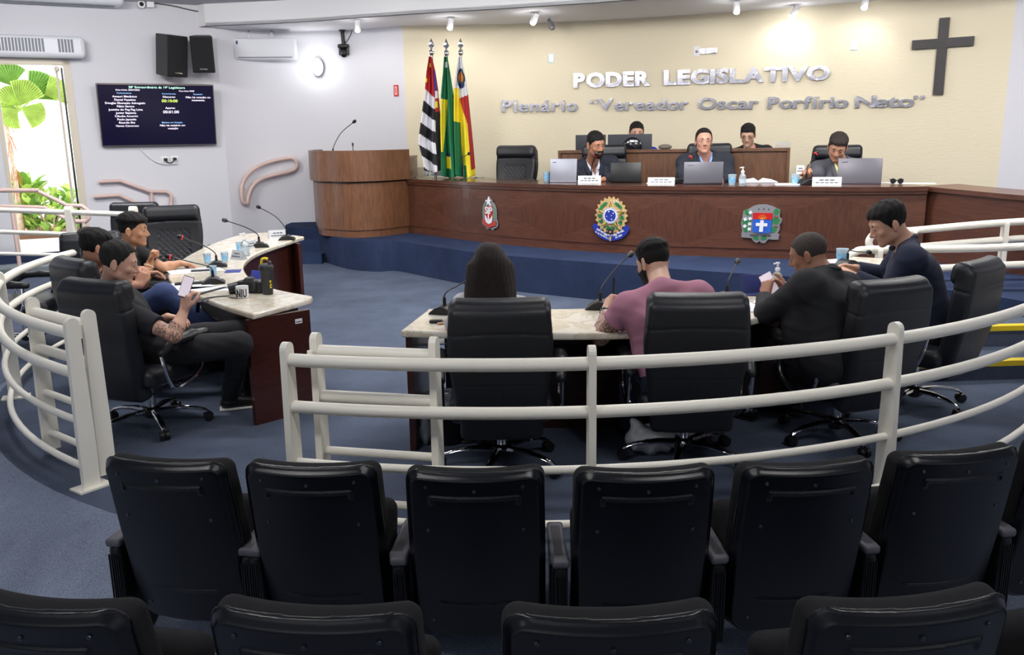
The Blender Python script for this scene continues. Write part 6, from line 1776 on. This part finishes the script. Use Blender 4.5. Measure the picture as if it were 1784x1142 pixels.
# the lectern top is hidden behind its front board, so raise what stands on it
def cup(px, py, z, label, s=1.0):
    t = thing('plastic_cup', label, 'cup', on_z(px, py, z), group='disposable water cups'); b = MB()
    b.lathe([(.024 * s, 0), (.027 * s, .002), (.035 * s, .088 * s), (.0375 * s, .090 * s), (.0355 * s, .092 * s), (.033 * s, .088 * s), (.0255 * s, .006)], seg=22); b.build('wall', mat('cup_plastic', (206, 226, 240), .15, trans=.45), t)
    b = MB(); b.lathe([(.0285 * s, .018 * s), (.0340 * s, .066 * s), (.0338 * s, .066 * s), (.0283 * s, .018 * s)], seg=22); b.build('print_band', CUPB, t)
    b = MB(); b.lathe([(.024 * s, .004), (.031 * s, .062 * s), (.001, .062 * s)], seg=18); b.build('water', mat('water', (190, 216, 234), .05, trans=.6), t)
for q in ((362, 459, TZ, 'plastic water cup left of the farther microphone base on the left table', .92), (392, 457, TZ, 'plastic water cup right of the farther microphone base on the left table', .92), (418, 438, TZ, 'plastic water cup beside the hand sanitizer on the left table', .98), (372, 480, TZ, 'plastic water cup directly behind the nearest microphone on the left table', .82),
          (953, 317, DH, 'plastic water cup left of the silver laptop on the dais', 1.35), (1275, 323, DH, 'plastic water cup right of the middle grey laptop on the dais', 1.25), (1385, 322, DH, 'plastic water cup left of the name plate at the right end of the dais', 1.2), (1466, 460, TZ, 'plastic water cup behind the dark-suited man on the right table', 1.3)):
    cup(*q)
def sanitizer(px, py, z, label, s=1.0):
    t = thing('sanitizer_bottle', label, 'bottle', on_z(px, py, z)); b = MB()
    b.lathe([(.028 * s, 0), (.032 * s, .004), (.032 * s, .085 * s), (.026 * s, .105 * s), (.013 * s, .118 * s), (.012 * s, .124 * s)], seg=20); b.build('bottle', mat('gel_bottle', (214, 226, 230), .1, trans=.7), t)
    b = MB(); b.lathe([(.016 * s, .122 * s), (.016 * s, .140 * s), (.007 * s, .144 * s), (.007 * s, .165 * s), (.013 * s, .168 * s), (.013 * s, .178 * s)], seg=14); b.tube([(0, 0, .172 * s), (-.03 * s, -.01 * s, .170 * s)], .005 * s, 6); b.build('pump', WHITEM, t)
    b = MB(); b.lathe([(.0325 * s, .03 * s), (.0325 * s, .07 * s)], seg=20); b.build('label', mat('gel_label', (190, 204, 214), .4), t)
sanitizer(428, 446, TZ, 'clear hand sanitizer bottle with white pump on the left table', 1.15)
sanitizer(1353, 504, TZ, 'hand sanitizer bottle with white pump beyond the hands of the dark-suited man', 1.0)
sanitizer(1293, 325, DH, 'clear sanitizer bottle beside the open book on the dais', 1.15)
sanitizer(744, 307, DH, 'sanitizer bottle at the left end of the dais desk, before the striped flag', 1.0)
def plate(px, py, z, w, h, rz, label, lines=True, m_=None, name='name_plate'):
    t = thing(name, label, 'name plate', on_z(px, py, z), rz); d = h * .45
    b = MB(); b.prism([(-d, 0), (d, 0), (0.004, h), (-.004, h)], -w / 2, w / 2, fr=Matrix(((0, 0, 1, 0), (1, 0, 0, 0), (0, 1, 0, 0), (0, 0, 0, 1)))); b.build('tent', m_ or PLATEW, t)
    if lines:
        sl = math.atan2(d, h)
        for i, (wd, zz, hh) in enumerate(((.55, .64, .16), (.80, .34, .13))):
            b = MB(); n = 5 if i else 3; x = -w * wd / 2
            for k in range(n):
                seg = w * wd / n; b.box((x + seg / 2, -(d * (1 - zz)) - .0022, zz * h), (seg * .82, .0015, hh * h), R=Matrix.Rotation(-sl, 3, 'X')); x += seg
            b.build('printed_line', INK, t)
plate(1027, 319, DH, .27, .085, math.radians(-8), 'white name plate in front of the bearded speaker on the dais')
plate(1152, 321, DH, .30, .075, math.radians(-14), 'white name plate left of the middle grey laptop on the dais')
plate(1440, 323, DH, .29, .085, math.radians(-18), 'white name plate before the man in grey suit on the dais')
plate(763, 307, DH, .22, .08, math.radians(-14), 'grey name plate at the left end of the dais desk', m_=mat('plate_grey', (150, 152, 158), .4))
plate(1394, 303, DH + .06, .09, .10, math.radians(-18), 'small upright white card right of the clerks desk', name='card')
plate(484, 415, TZ, .19, .085, math.radians(28), 'name plate at the far end of the left table', m_=mat('plate_silver', (170, 174, 178), .35))
plate(416, 452, TZ, .15, .08, math.radians(-38), 'angled name plate on the inner edge of the left table', m_=MATS['plate_silver'])
plate(437, 433, TZ, .12, .075, math.radians(62), 'small name plate turned sideways beside the sanitizer on the left table', m_=MATS['plate_silver'])
def laptop(c, rz, w, h, tilt, rgb, label, s=1.0, logo=True):
    t = thing('laptop', label, 'laptop', c, rz); m_ = mat('laptop %d %d %d' % rgb, rgb, .35, .4 if rgb[0] > 40 else 0)
    b = MB(); b.rbox((0, .12, .010), (w, h * .95, .018), .006); b.build('keyboard_base', m_, t)
    R = Matrix.Rotation(math.radians(-tilt), 3, 'X'); cc = Vector((0, .0, .012)) + R @ Vector((0, 0, h / 2))
    R2 = Matrix.Rotation(math.radians(tilt), 3, 'X'); cc = Vector((0, 0, .014)) + R2 @ Vector((0, 0, h / 2))
    b = MB(); b.rbox(cc, (w, .012, h), .005, R=R2); b.build('lid', m_, t)
    b = MB(); b.box(Vector((0, 0, .014)) + R2 @ Vector((0, .0068, h / 2)), (w * .93, .001, h * .9), R=R2); b.build('screen', mat('lcd', (120, 130, 150), .3, emit=.5), t)
    if logo: b = MB(); b.box(Vector((0, 0, .014)) + R2 @ Vector((-w * .34, -.0068, h * .84)), (w * .14, .001, h * .035), R=R2); b.build('badge', INK, t)
laptop(desk_pt(981, 318), math.radians(-16), .33, .27, -8, (150, 152, 164), 'silver laptop with open lid at the left of the bearded speaker on the dais')
laptop(desk_pt(1090, 319), math.radians(-14), .36, .225, -8, (14, 14, 16), 'black laptop with open lid on the dais, right of the bearded speaker', logo=False)
laptop(desk_pt(1225, 322), math.radians(-8), .425, .235, -6, (104, 104, 112), 'grey laptop in front of the man in light blue shirt on the dais')
laptop(desk_pt(1496, 321), math.radians(-22), .44, .26, -10, (104, 102, 110), 'grey laptop at the right end of the dais, before the man in grey suit')
# open book and papers on the dais
t = thing('open_book', 'open white book beside the sanitizer on the dais', 'book', desk_pt(1322, 318), math.radians(-12)); b = MB()
for sx in (-1, 1):
    pr = [(sx * .0, .012), (sx * .05, .045), (sx * .14, .030), (sx * .20, .008), (sx * .20, .0), (0, 0)]
    b.prism(pr if sx > 0 else pr[::-1], -.13, .13, fr=Matrix(((1, 0, 0, 0), (0, 0, 1, 0), (0, 1, 0, 0), (0, 0, 0, 1))))
b.build('pages', PAPER, t); b = MB(); b.rbox((0, 0, .002), (.42, .27, .005), .002); b.build('cover', BLACKC, t)
def sheet(px, py, z, w, h, rz, label, m_=None, th=.0025, name='paper_sheet', cat='paper', lines=0, **kw):
    t = thing(name, label, cat, on_z(px, py, z), math.radians(rz)); b = MB(); b.box((0, 0, th / 2 + .0005), (w, h, th)); b.build('page', m_ or PAPER, t)
    for k in range(lines):
        b = MB(); b.box((0, h * .36 - k * h * .72 / max(1, lines - 1), th + .0012), (w * .78, .004, .0006)); b.build('printed_line', INK, t)
    return t
sheet(1372, 322, DH, .26, .19, -15, 'white sheets left of the water cup at the right end of the dais', th=.012)
sheet(1142, 320, DH, .20, .18, -10, 'paper sheet beside the black laptop on the dais', th=.006)
sheet(1592, 320, DH, .42, .22, -22, 'white papers at the far right end of the dais desk')
sheet(1545, 319, DH, .20, .14, -22, 'small paper under the dark glasses at the right end of the dais')
sheet(340, 472, TZ, .40, .24, 30, 'printed sheet under the young mans hand on the left table', lines=6)
sheet(325, 499, TZ, .30, .36, 40, 'white paper at the left edge of the left table, before the phone man')
sheet(383, 503, TZ, .44, .20, 8, 'white paper behind the camera on the left table')
sheet(1083, 560, TZ, .22, .30, -10, 'white paper under the forearm of the man in pink', lines=5)
sheet(1296, 536, TZ, .20, .28, 10, 'paper beside the chair of the man in pink on the right table')
q = on_z(768, 600, TZ - .185); t = thing('paper_sheet', 'grey paper sticking out of the shelf under the right table', 'paper', (q.x, q.y, TZ - .185), .3); b = MB(); b.box((0, .05, .003), (.20, .15, .004)); b.build('page', mat('paper_grey', (150, 152, 160), .7), t)
A_ = on_z(447, 742); B_ = on_z(551, 714); uu = (B_ - A_).normalized(); nn_ = Vector((uu.y, -uu.x, 0)); c_ = A_.lerp(B_, .80) + nn_ * .003; c_.z = .60
t = thing('asset_sticker', 'small white sticker on the end panel of the left table', 'sticker', c_, math.atan2(uu.y, uu.x)); b = MB(); b.box((0, 0, 0), (.05, .002, .03)); b.build('sticker', WHITEM, t); b = MB(); b.box((0, -.0015, -.004), (.04, .001, .006)); b.build('printed_line', INK, t)
sheet(406, 473, TZ, .12, .16, 12, 'dark blue card on the left table', mat('card_blue', (38, 52, 128), .5), name='card', cat='card')
sheet(1448, 456, TZ, .25, .18, 20, 'papers behind the cup near the man in navy')
sheet(1352, 526, TZ, .24, .20, -30, 'white folder before the dark-suited man on the right table')
t = thing('folder', 'dark blue folder standing open near the phone of the dark-suited man', 'folder', on_z(1313, 512, TZ), math.radians(10)); b = MB(); b.rbox((0, .02, .06), (.15, .012, .125), .004, R=Matrix.Rotation(math.radians(-24), 3, 'X')); b.rbox((0, -.03, .006), (.15, .12, .008), .003); b.build('cover', mat('folder_navy', (30, 38, 92), .4), t)
t = thing('folder', 'blue folder leaning behind the shaker bottle on the left table', 'folder', on_z(454, 494, TZ), math.radians(-35)); b = MB(); b.rbox((0, 0, .045), (.20, .010, .09), .004, R=Matrix.Rotation(math.radians(-18), 3, 'X')); b.build('cover', mat('folder_blue', (46, 60, 150), .4), t)
def phone(c, R, label, size=(.074, .0085, .155), sc_rgb=(226, 214, 226), case=(24, 24, 28)):
    t = thing('phone', label, 'phone', c); b = MB(); b.rbox((0, 0, 0), size, .004, R=R); b.build('case', mat('phone_case %d' % case[0], case, .3), t)
    b = MB(); b.box(R @ Vector((0, -size[1] / 2 - .0004, 0)), (size[0] * .9, .0008, size[2] * .92), R=R); b.build('screen', mat('phone_screen %d' % sc_rgb[0], sc_rgb, .3, emit=.45), t)
c = at_y(324, 500, 4.86); phone(c, Matrix.Rotation(math.radians(10), 3, 'Z') @ Matrix.Rotation(math.radians(20), 3, 'Y') @ Matrix.Rotation(math.radians(-20), 3, 'X'), 'smartphone with a bright screen held up by the man in the front left chair', size=(.060, .0085, .128))
c = at_y(1342, 498, 4.97); phone(c, Matrix.Rotation(math.radians(-20), 3, 'Z') @ Matrix.Rotation(math.radians(-32), 3, 'Y') @ Matrix.Rotation(math.radians(-18), 3, 'X'), 'white smartphone held by the dark-suited man', case=(226, 216, 222))
c = on_z(351, 473, TZ); phone(c + Vector((0, 0, .007)), Matrix.Rotation(math.radians(20), 3, 'Z') @ Matrix.Rotation(math.radians(90), 3, 'X') @ Matrix.Rotation(math.radians(90), 3, 'Y'), 'dark smartphone lying between paper and cup on the left table', sc_rgb=(60, 62, 70))
# pens
t = thing('pen', 'dark pen held upright by the man in pink', 'pen', at_y(1068, 507, 4.84)); b = MB(); b.tube([(0, 0, -.05), (.008, .02, .07)], .006, 7); b.build('barrel', BLACKC, t)
t = thing('pen', 'brown pen in the hand of the man in grey suit', 'pen', at_y(1402, 297, 9.4)); b = MB(); b.tube([(-.02, 0, -.09), (.04, .02, .06)], .008, 7); b.build('barrel', mat('pen_brown', (120, 70, 50), .4), t)
t = thing('wrist_watch', 'dark watch on the left wrist of the man in pink', 'watch', tuple(pk.wrL)); dw = Vector(unit(pk.elL - pk.wrL)); b = MB(); R = Vector((0, 0, 1)).rotation_difference(dw).to_matrix(); b.lathe([(.031, -.010), (.034, -.006), (.034, .006), (.031, .010)], c=dw * .035, R=R, seg=20); b.build('strap', BLACKC, t)
b = MB(); b.lathe([(.017, 0), (.017, .006), (.013, .008)], c=dw * .035 + Vector((-.02, -.028, .005)), R=Matrix.Rotation(PI / 2, 3, 'X'), seg=16); b.build('dial', CHROME, t)
t = thing('bracelet', 'beaded bracelet on the raised wrist of the young man', 'bracelet', tuple(yg.wrR)); dw = Vector(unit(yg.elR - yg.wrR)); R = Vector((0, 0, 1)).rotation_difference(dw).to_matrix(); b = MB()
for k_ in range(14): b.sphere(dw * .03 + R @ Vector((.032 * math.cos(2 * PI * k_ / 14), .032 * math.sin(2 * PI * k_ / 14), 0)), .0065, seg=8)
b.build('beads', mat('beads', (224, 206, 180), .5), t)
# shaker bottle, mug, camera, strap
t = thing('shaker_bottle', 'black shaker bottle with yellow cap clip on the left table', 'bottle', on_z(467, 513, TZ)); k_ = 1.0
b = MB(); b.lathe([(.033, 0), (.035, .004), (.040, .12), (.044, .165), (.046, .168)], seg=26); b.build('cup', mat('shaker_black', (40, 42, 44), .45), t)
b = MB(); b.lathe([(.048, .166), (.049, .19), (.040, .202), (.030, .206)], seg=26); b.lathe([(.014, .20), (.013, .222), (.009, .226)], c=(.028, -.01, 0), seg=14); lid = b.build('lid', mat('shaker_lid', (44, 46, 50), .4), t)
b = MB(); b.tube(spline([(-.030, 0, .20), (-.022, 0, .235), (.0, 0, .242), (.016, -.0, .236)], 5), .009, 8); b.build('cap_clip', mat('clip_yellow', (232, 212, 40), .4), lid)
b = MB()
for i, (x, z) in enumerate(((.0, .095), (-.004, .085), (.006, .070), (-.006, .062), (.002, .050))): b.box((.030 + x * .2, -.0275 + .0, z), (.012, .004, .006), rz=.8)
b.build('print', MATS['clip_yellow'], t)
t = thing('mug', 'white mug with black letters UNIC on the left table', 'mug', on_z(423, 519, TZ), math.radians(-4))
b = MB(); b.lathe([(.036, 0), (.040, .003), (.041, .075), (.0405, .078), (.038, .076), (.036, .010)], seg=26); b.build('cup', mat('mug_white', (236, 238, 242), .25), t)
for i, ch in enumerate('UNIU'):
    a = math.radians(-132 + i * 28); me = text_mesh(ch, .075, .0006, .02, 'CENTER', .55); me.materials.append(BLACKC); o = link('letter', me, t); o.location = (.0418 * math.cos(a), .0418 * math.sin(a), .010); o.rotation_euler = (PI / 2, 0, a + PI / 2)
cp = on_z(438, 510, TZ); t = thing('photo_camera', 'black photo camera lying on the left table behind the mug', 'camera', cp)
F = Field(); F.box((0, 0, .045), (.085, .045, .042), .02); F.box((-.005, 0, .088), (.03, .035, .018), .012, k=.02); F.box((.075, -.01, .045), (.022, .05, .04), .016, k=.02)
psoft(F, 'body', mat('camera_black', (22, 22, 24), .5), t, .005, (np.array([-.14, -.10, -.02]), np.array([.14, .10, .13]))).data.transform(Matrix.Translation(t.location))
b = MB(); b.lathe([(.040, 0), (.042, .03), (.038, .09), (.040, .10), (.030, .10)], c=(-.05, .0, .045), R=Matrix.Rotation(math.radians(-100), 3, 'Y') @ Matrix.Rotation(math.radians(20), 3, 'X'), seg=22); b.build('lens', BLACKC, t)
b = MB(); b.rbox((.04, -.046, .05), (.05, .004, .035), .003); b.build('display', mat('display_dark', (40, 42, 48), .2), t)
def strip(mb, pts, w, th=.003):
    P = [Vector(p) for p in pts]; n = len(P)
    for i in range(n - 1): pass
    side = []
    for i in range(n):
        tt_ = (P[min(i + 1, n - 1)] - P[max(i - 1, 0)]).normalized(); sd = tt_.cross(Vector((0, 0, 1)));
        if sd.length < .2: sd = Vector((0, 1, 0))
        side.append(sd.normalized() * w / 2)
    vs = []
    for i in range(n): vs += [P[i] - side[i], P[i] + side[i], P[i] + side[i] + Vector((0, 0, th)), P[i] - side[i] + Vector((0, 0, th))]
    mb.add(vs, [(i * 4 + k, i * 4 + (k + 1) % 4, i * 4 + 4 + (k + 1) % 4, i * 4 + 4 + k) for i in range(n - 1) for k in range(4)] + [(0, 1, 2, 3), (4 * n - 1, 4 * n - 2, 4 * n - 3, 4 * n - 4)])
b = MB(); stp = [on_z(px, py, TZ + dz) - cp for px, py, dz in ((415, 508, .04), (400, 500, .012), (375, 505, .006), (350, 512, .004), (340, 516, .004))]; strip(b, spline([tuple(q) for q in stp], 5), .030)
stp = [on_z(px, py, TZ + dz) - cp for px, py, dz in ((412, 514, .03), (395, 516, .004), (365, 519, .004), (350, 524, .004), (346, 529, .001), (345, 536, -.05), (344, 545, -.10))]; strip(b, spline([tuple(q) for q in stp], 5), .024); b.build('strap', mat('strap_black', (20, 20, 22), .7), t)
t = thing('wallet', 'black flat case on the white paper at the left edge of the left table', 'case', on_z(333, 496, TZ), math.radians(15)); b = MB(); b.rbox((0, 0, .01), (.22, .06, .016), .006); b.build('cover', BLACKC, t)
# keys and glasses case on the right table
kp_ = on_z(766, 563, TZ); t = thing('keys', 'car key with keyring and lanyard on the right table', 'keys', kp_)
b = MB(); b.rbox((-.02, 0, .010), (.075, .04, .016), .008); b.build('key_fob', BLACKC, t)
b = MB(); b.rbox((.02, -.035, .006), (.06, .022, .010), .004, rz=.4); b.lathe([(.012, .0), (.013, .004)], c=(.05, -.03, .003), seg=12); b.build('key_tag', mat('tag_tan', (190, 150, 120), .5), t)
b = MB(); b.tube(spline([(.01, 0, .006), (.06, .02, .006), (.12, .05, .006), (.17, .10, .006), (.10, .09, .006), (.04, .05, .006)], 5), .005, 6); b.build('lanyard', mat('lanyard_brown', (120, 84, 76), .6), t)
# sunglasses on the dais
t = thing('sunglasses', 'dark sunglasses standing on paper at the right end of the dais desk', 'glasses', desk_pt(1562, 321), math.radians(-20)); b = MB()
for sx in (-1, 1):
    b.lathe([(.026, -.003), (.029, 0), (.026, .003)], c=(sx * .036, 0, .032), R=Matrix.Rotation(PI / 2, 3, 'X'), seg=16); b.tube([(sx * .06, 0, .045), (sx * .065, .06, .05), (sx * .03, .08, .02)], .006, 6)
b.tube([(-.012, 0, .04), (.012, 0, .04)], .005, 6); b.build('frame', BLACKC, t)
# monitors and odds and ends on the clerks desk
def hpt(s_, d, z=0): o = Vector((h0.x, h0.y, 0)); q = o + hu * s_ + hn * d; q.z = HZ - .25 + z; return q
def monitor(px, w, h, label, ytop):
    # stands behind the front board
    d_ = .55; lo_, hi_ = 0.0, hl
    for _ in range(30):
        m_ = (lo_ + hi_) / 2
        if project(hpt(m_, d_, .3))[0] < px: lo_ = m_
        else: hi_ = m_
    c = hpt(lo_, d_); t = thing('monitor', label, 'monitor', c, math.atan2(hu.y, hu.x)); zt = at_y(px, ytop, c.y).z - c.z
    b = MB(); b.rbox((0, 0, zt - h / 2), (w, .035, h), .008); b.build('casing', mat('monitor_back', (40, 44, 54), .5), t)
    b = MB(); b.rbox((0, -.03, .13), (.06, .03, .24), .01); b.rbox((0, 0, .01), (.26, .18, .016), .008); b.build('stand', BLACKC, t)
    return t, zt
monitor(1029, .42, .30, 'smaller black computer monitor on the clerks desk behind the bearded speaker', 235)
t, zt = monitor(1097, .60, .34, 'wide dark computer monitor on the clerks desk hiding the man in blue', 234)
b = MB(); b.lathe([(.13, 0), (.13, .02), (.11, .035)], c=(.04, -.02, zt - .17), R=Matrix.Rotation(PI / 2, 3, 'X'), seg=30); b.build('rear_dome', mat('dome_gloss', (16, 17, 22), .15), t)
b = MB(); b.box((.04, -.058, zt - .09), (.06, .003, .03)); b.build('sticker', WHITEM, t)
def hutch_at(px, d_, z):
    lo_, hi_ = 0.0, hl
    for _ in range(30):
        m_ = (lo_ + hi_) / 2
        if project(hpt(m_, d_, .3))[0] < px: lo_ = m_
        else: hi_ = m_
    c = hpt(lo_, d_); c.z = z; return c
t = thing('fabric_cap', 'flat taupe cap lying on the clerks desk right of the wide monitor', 'cap', hutch_at(1160, .1, HZ));  b = MB(); b.sphere((0, .05, .03), (.09, .06, .035)); b.build('body', mat('taupe', (112, 104, 96), .7), t)
q = hutch_at(1364, .1, HZ); t = thing('card_box', 'small clear box of cards on the right end of the clerks desk', 'box', q, math.atan2(hu.y, hu.x)); b = MB(); b.rbox((0, .1, .035), (.18, .10, .07), .006); b.build('box', mat('card_box', (186, 180, 172), .3), t)
b = MB(); b.box((0, .1, .05), (.14, .07, .05)); b.build('cards', mat('cards', (150, 166, 158), .6), t)
# bin and bags under the right table
q = on_z(778, 778, 0); t = thing('waste_bin', 'dark waste bin with a clear bag under the right table', 'bin', (q.x, q.y + .1, 0)); b = MB(); b.lathe([(.10, 0), (.13, .27), (.135, .275), (.125, .27)], seg=22); b.build('bin', BLACKC, t)
F = Field(); F.ell((-.02, -.02, .24), (.15, .15, .06)); F.ell((-.12, -.06, .12), (.04, .05, .12)); F.disp(lambda p: .008 * np.sin(p[:, 0] * 70) * np.sin(p[:, 2] * 50 + p[:, 1] * 60))
me = F.mesh('liner', (-.25, -.25, -.02), (.2, .2, .35), .008); me.materials.append(mat('bag_clear', (170, 178, 190), .2, trans=.5)); link('liner', me, t)
q = on_z(1135, 792, 0); t = thing('plastic_bag', 'white crumpled bag on the floor under the chair of the man in pink', 'bag', (q.x, q.y + .05, 0)); F = Field(); F.ell((0, 0, .07), (.14, .10, .08)); F.ell((.16, .0, .08), (.10, .08, .06)); F.ell((-.08, 0, .13), (.04, .04, .06)); F.disp(lambda p: .010 * np.sin(p[:, 0] * 60 + 2) * np.sin(p[:, 2] * 55 + p[:, 1] * 40))
F.keep(lambda p: -p[:, 2]); me = F.mesh('bag', (-.25, -.2, -.03), (.32, .2, .28), .008); me.materials.append(mat('bag_white', (200, 204, 210), .5)); link('bag', me, t)
q = on_z(395, 560, .34); t = thing('backpack', 'bright green and dark bag under the left table', 'bag', (q.x - .1, q.y + .35, 0)); F = Field(); F.box((0, 0, .16), (.16, .10, .16), .05); me = F.mesh('bag', (-.2, -.15, -.02), (.2, .15, .36), .01); me.materials.append(mat('bag_dark', (24, 28, 30), .7)); link('bag', me, t)
b = MB(); b.rbox((0, -.06, .31), (.30, .12, .05), .02); b.rbox((.05, -.11, .10), (.10, .02, .10), .01); b.build('green_panel', mat('bag_green', (70, 190, 40), .6), t)
# ================================================================ garden seen through the doorway
LEAF = mat('leaf_green', (196, 222, 110), .45, var=.25, vscale=5); LEAFD = mat('leaf_dark', (140, 184, 84), .45, var=.2, vscale=6); TRUNK = mat('palm_trunk', (226, 196, 168), .8, var=.3, vscale=14, bump=.6, bscale=30)
def on_out(px, py, d):      # sight line meets the plane d metres behind the left wall
    return on_left(px, py, -d)
D1 = 2.6
pb = on_out(33, 372, D1); pt_ = on_out(30, 196, D1)
t = thing('palm_tree', 'fan palm outside the garden doorway', 'palm', (pb.x, pb.y, ZL)); L0 = Vector((pb.x, pb.y, ZL))
hgt = pt_.z - ZL
b = MB(); b.tube([(0, 0, 0), (.02, 0, hgt * .5), (-.02, 0, hgt)], [.055, .035, .032], 12); b.build('trunk', TRUNK, t)
b = MB()
random.seed(3)
for k_ in range(60):
    z = hgt * (.35 + .65 * random.random()); a = random.random() * 6.28; b.tube([(math.cos(a) * .05, math.sin(a) * .05, z), (math.cos(a) * .12, math.sin(a) * .12, z - .12 - .1 * random.random())], [.006, .003], 5)
tag_ = b.build('fibres', mat('palm_fibre', (200, 120, 60), .8), t); tag_['kind'] = 'stuff'
R0 = Matrix((WD, WN, Vector((0, 0, 1)))).transposed()
def fan(par, base, tip, halfang, m_, n=15, tilt=0):
    # pleated fan blade: base at the stem, radius to tip
    base, tip = Vector(base), Vector(tip); ax = (tip - base); r = ax.length; ax.normalize()
    nrm = (Vector((WN.x, WN.y, .25 + tilt))).normalized(); sd = ax.cross(nrm).normalized(); nrm = sd.cross(ax)
    vs = [base]; fs = []
    for i in range(2 * n + 1):
        a = math.radians(-halfang + halfang * i / n); rr = r * (1 - .10 * abs(i - n) / n) * (1.0 if i % 2 else .985)
        ple = (.035 if i % 2 else -.035) * r
        d = ax * math.cos(a) + sd * math.sin(a)
        vs.append(base + d * rr * .5 + nrm * ple * .6 - nrm * abs(a) * .05 * r); vs.append(base + d * rr + nrm * ple - nrm * (.10 * r + abs(a) * .12 * r))
    for i in range(2 * n):
        fs.append((0, 1 + 2 * i, 3 + 2 * i)); fs.append((1 + 2 * i, 2 + 2 * i, 4 + 2 * i, 3 + 2 * i))
    b = MB(); b.add(vs, fs, 0, False); o = b.build('fan_leaf', m_, par); sd_ = o.modifiers.new('s', 'SOLIDIFY'); sd_.thickness = .006
    return o
c0_ = pt_ - L0
def lp_(px, py, d=D1): return on_out(px, py, d) - L0
for (bx, by, tx, ty, ha, m_, dd) in ((33, 185, 52, 140, 40, LEAF, -.1), (50, 172, 92, 133, 45, LEAFD, .2), (78, 165, 118, 148, 50, LEAF, .1), (36, 188, 80, 205, 45, LEAF, -.2), (32, 186, 6, 150, 48, LEAF, 0), (28, 190, -10, 178, 50, LEAFD, .1), (22, 150, 4, 108, 55, LEAFD, .2), (30, 190, 2, 215, 50, LEAF, -.15), (30, 188, -20, 200, 40, LEAF, 0)):
    bb_ = lp_(bx, by, D1 + dd); tp_ = lp_(tx, ty, D1 + dd)
    lf = fan(t, bb_, tp_, ha, m_)
    b = MB(); b.tube([c0_, c0_.lerp(bb_, .5) + Vector((0, 0, .05)), bb_], [.014, .010, .008], 6); b.build('leaf_stem', LEAF, lf)
def shrub(px, py, d, w, h, label, seed, n=46, m1=LEAF, m2=LEAFD, big=.16):
    random.seed(seed); p = on_out(px, py, d); t = thing('garden_shrub', label, 'shrub', (p.x, p.y, ZL)); t['group'] = 'shrubs in the garden bed'
    for m_, nm in ((m1, 'leaves'), (m2, 'leaves')):
        b = MB()
        for k_ in range(n):
            a = random.random() * 6.28; rr = random.random() ** .6 * w; zz = .05 + random.random() * h
            c = Vector((math.cos(a) * rr, math.sin(a) * rr * .7, zz)); dr = Vector((math.cos(a) * .7, math.sin(a) * .7, .35 + random.random() * .9)).normalized(); sd = dr.cross(Vector((random.uniform(-.4, .4), random.uniform(-.4, .4), 1))).normalized()
            L_ = big * random.uniform(.7, 1.5); wd = L_ * .28
            up_ = sd.cross(dr)
            b.add([c, c + dr * L_ * .35 + sd * wd + up_ * .01, c + dr * L_ * .75 + sd * wd * .7, c + dr * L_ - up_ * .03, c + dr * L_ * .75 - sd * wd * .7, c + dr * L_ * .35 - sd * wd + up_ * .01], [(0, 1, 2, 3), (0, 3, 4, 5)])
        o = b.build(nm, m_, t); o['kind'] = 'stuff'
    b = MB()
    for k_ in range(5): a = k_ * 1.3; b.tube([(0, 0, 0), (math.cos(a) * w * .5, math.sin(a) * w * .35, h * .8)], .012, 5)
    b.build('stems', TRUNK, t)
shrub(70, 380, 2.7, .42, .62, 'broad-leaved green shrub right of the palm trunk outside', 11)
shrub(12, 385, 2.9, .35, .72, 'green shrub left of the palm trunk outside', 12, m1=LEAFD)
shrub(92, 384, 2.5, .36, .42, 'low leafy shrub at the middle of the garden bed', 13)
shrub(134, 384, 2.6, .32, .62, 'tall-leaved shrub beside the right door frame', 14, big=.2)
shrub(48, 384, 2.9, .25, .85, 'upright shrub with large leaves behind the palm', 15, big=.22)
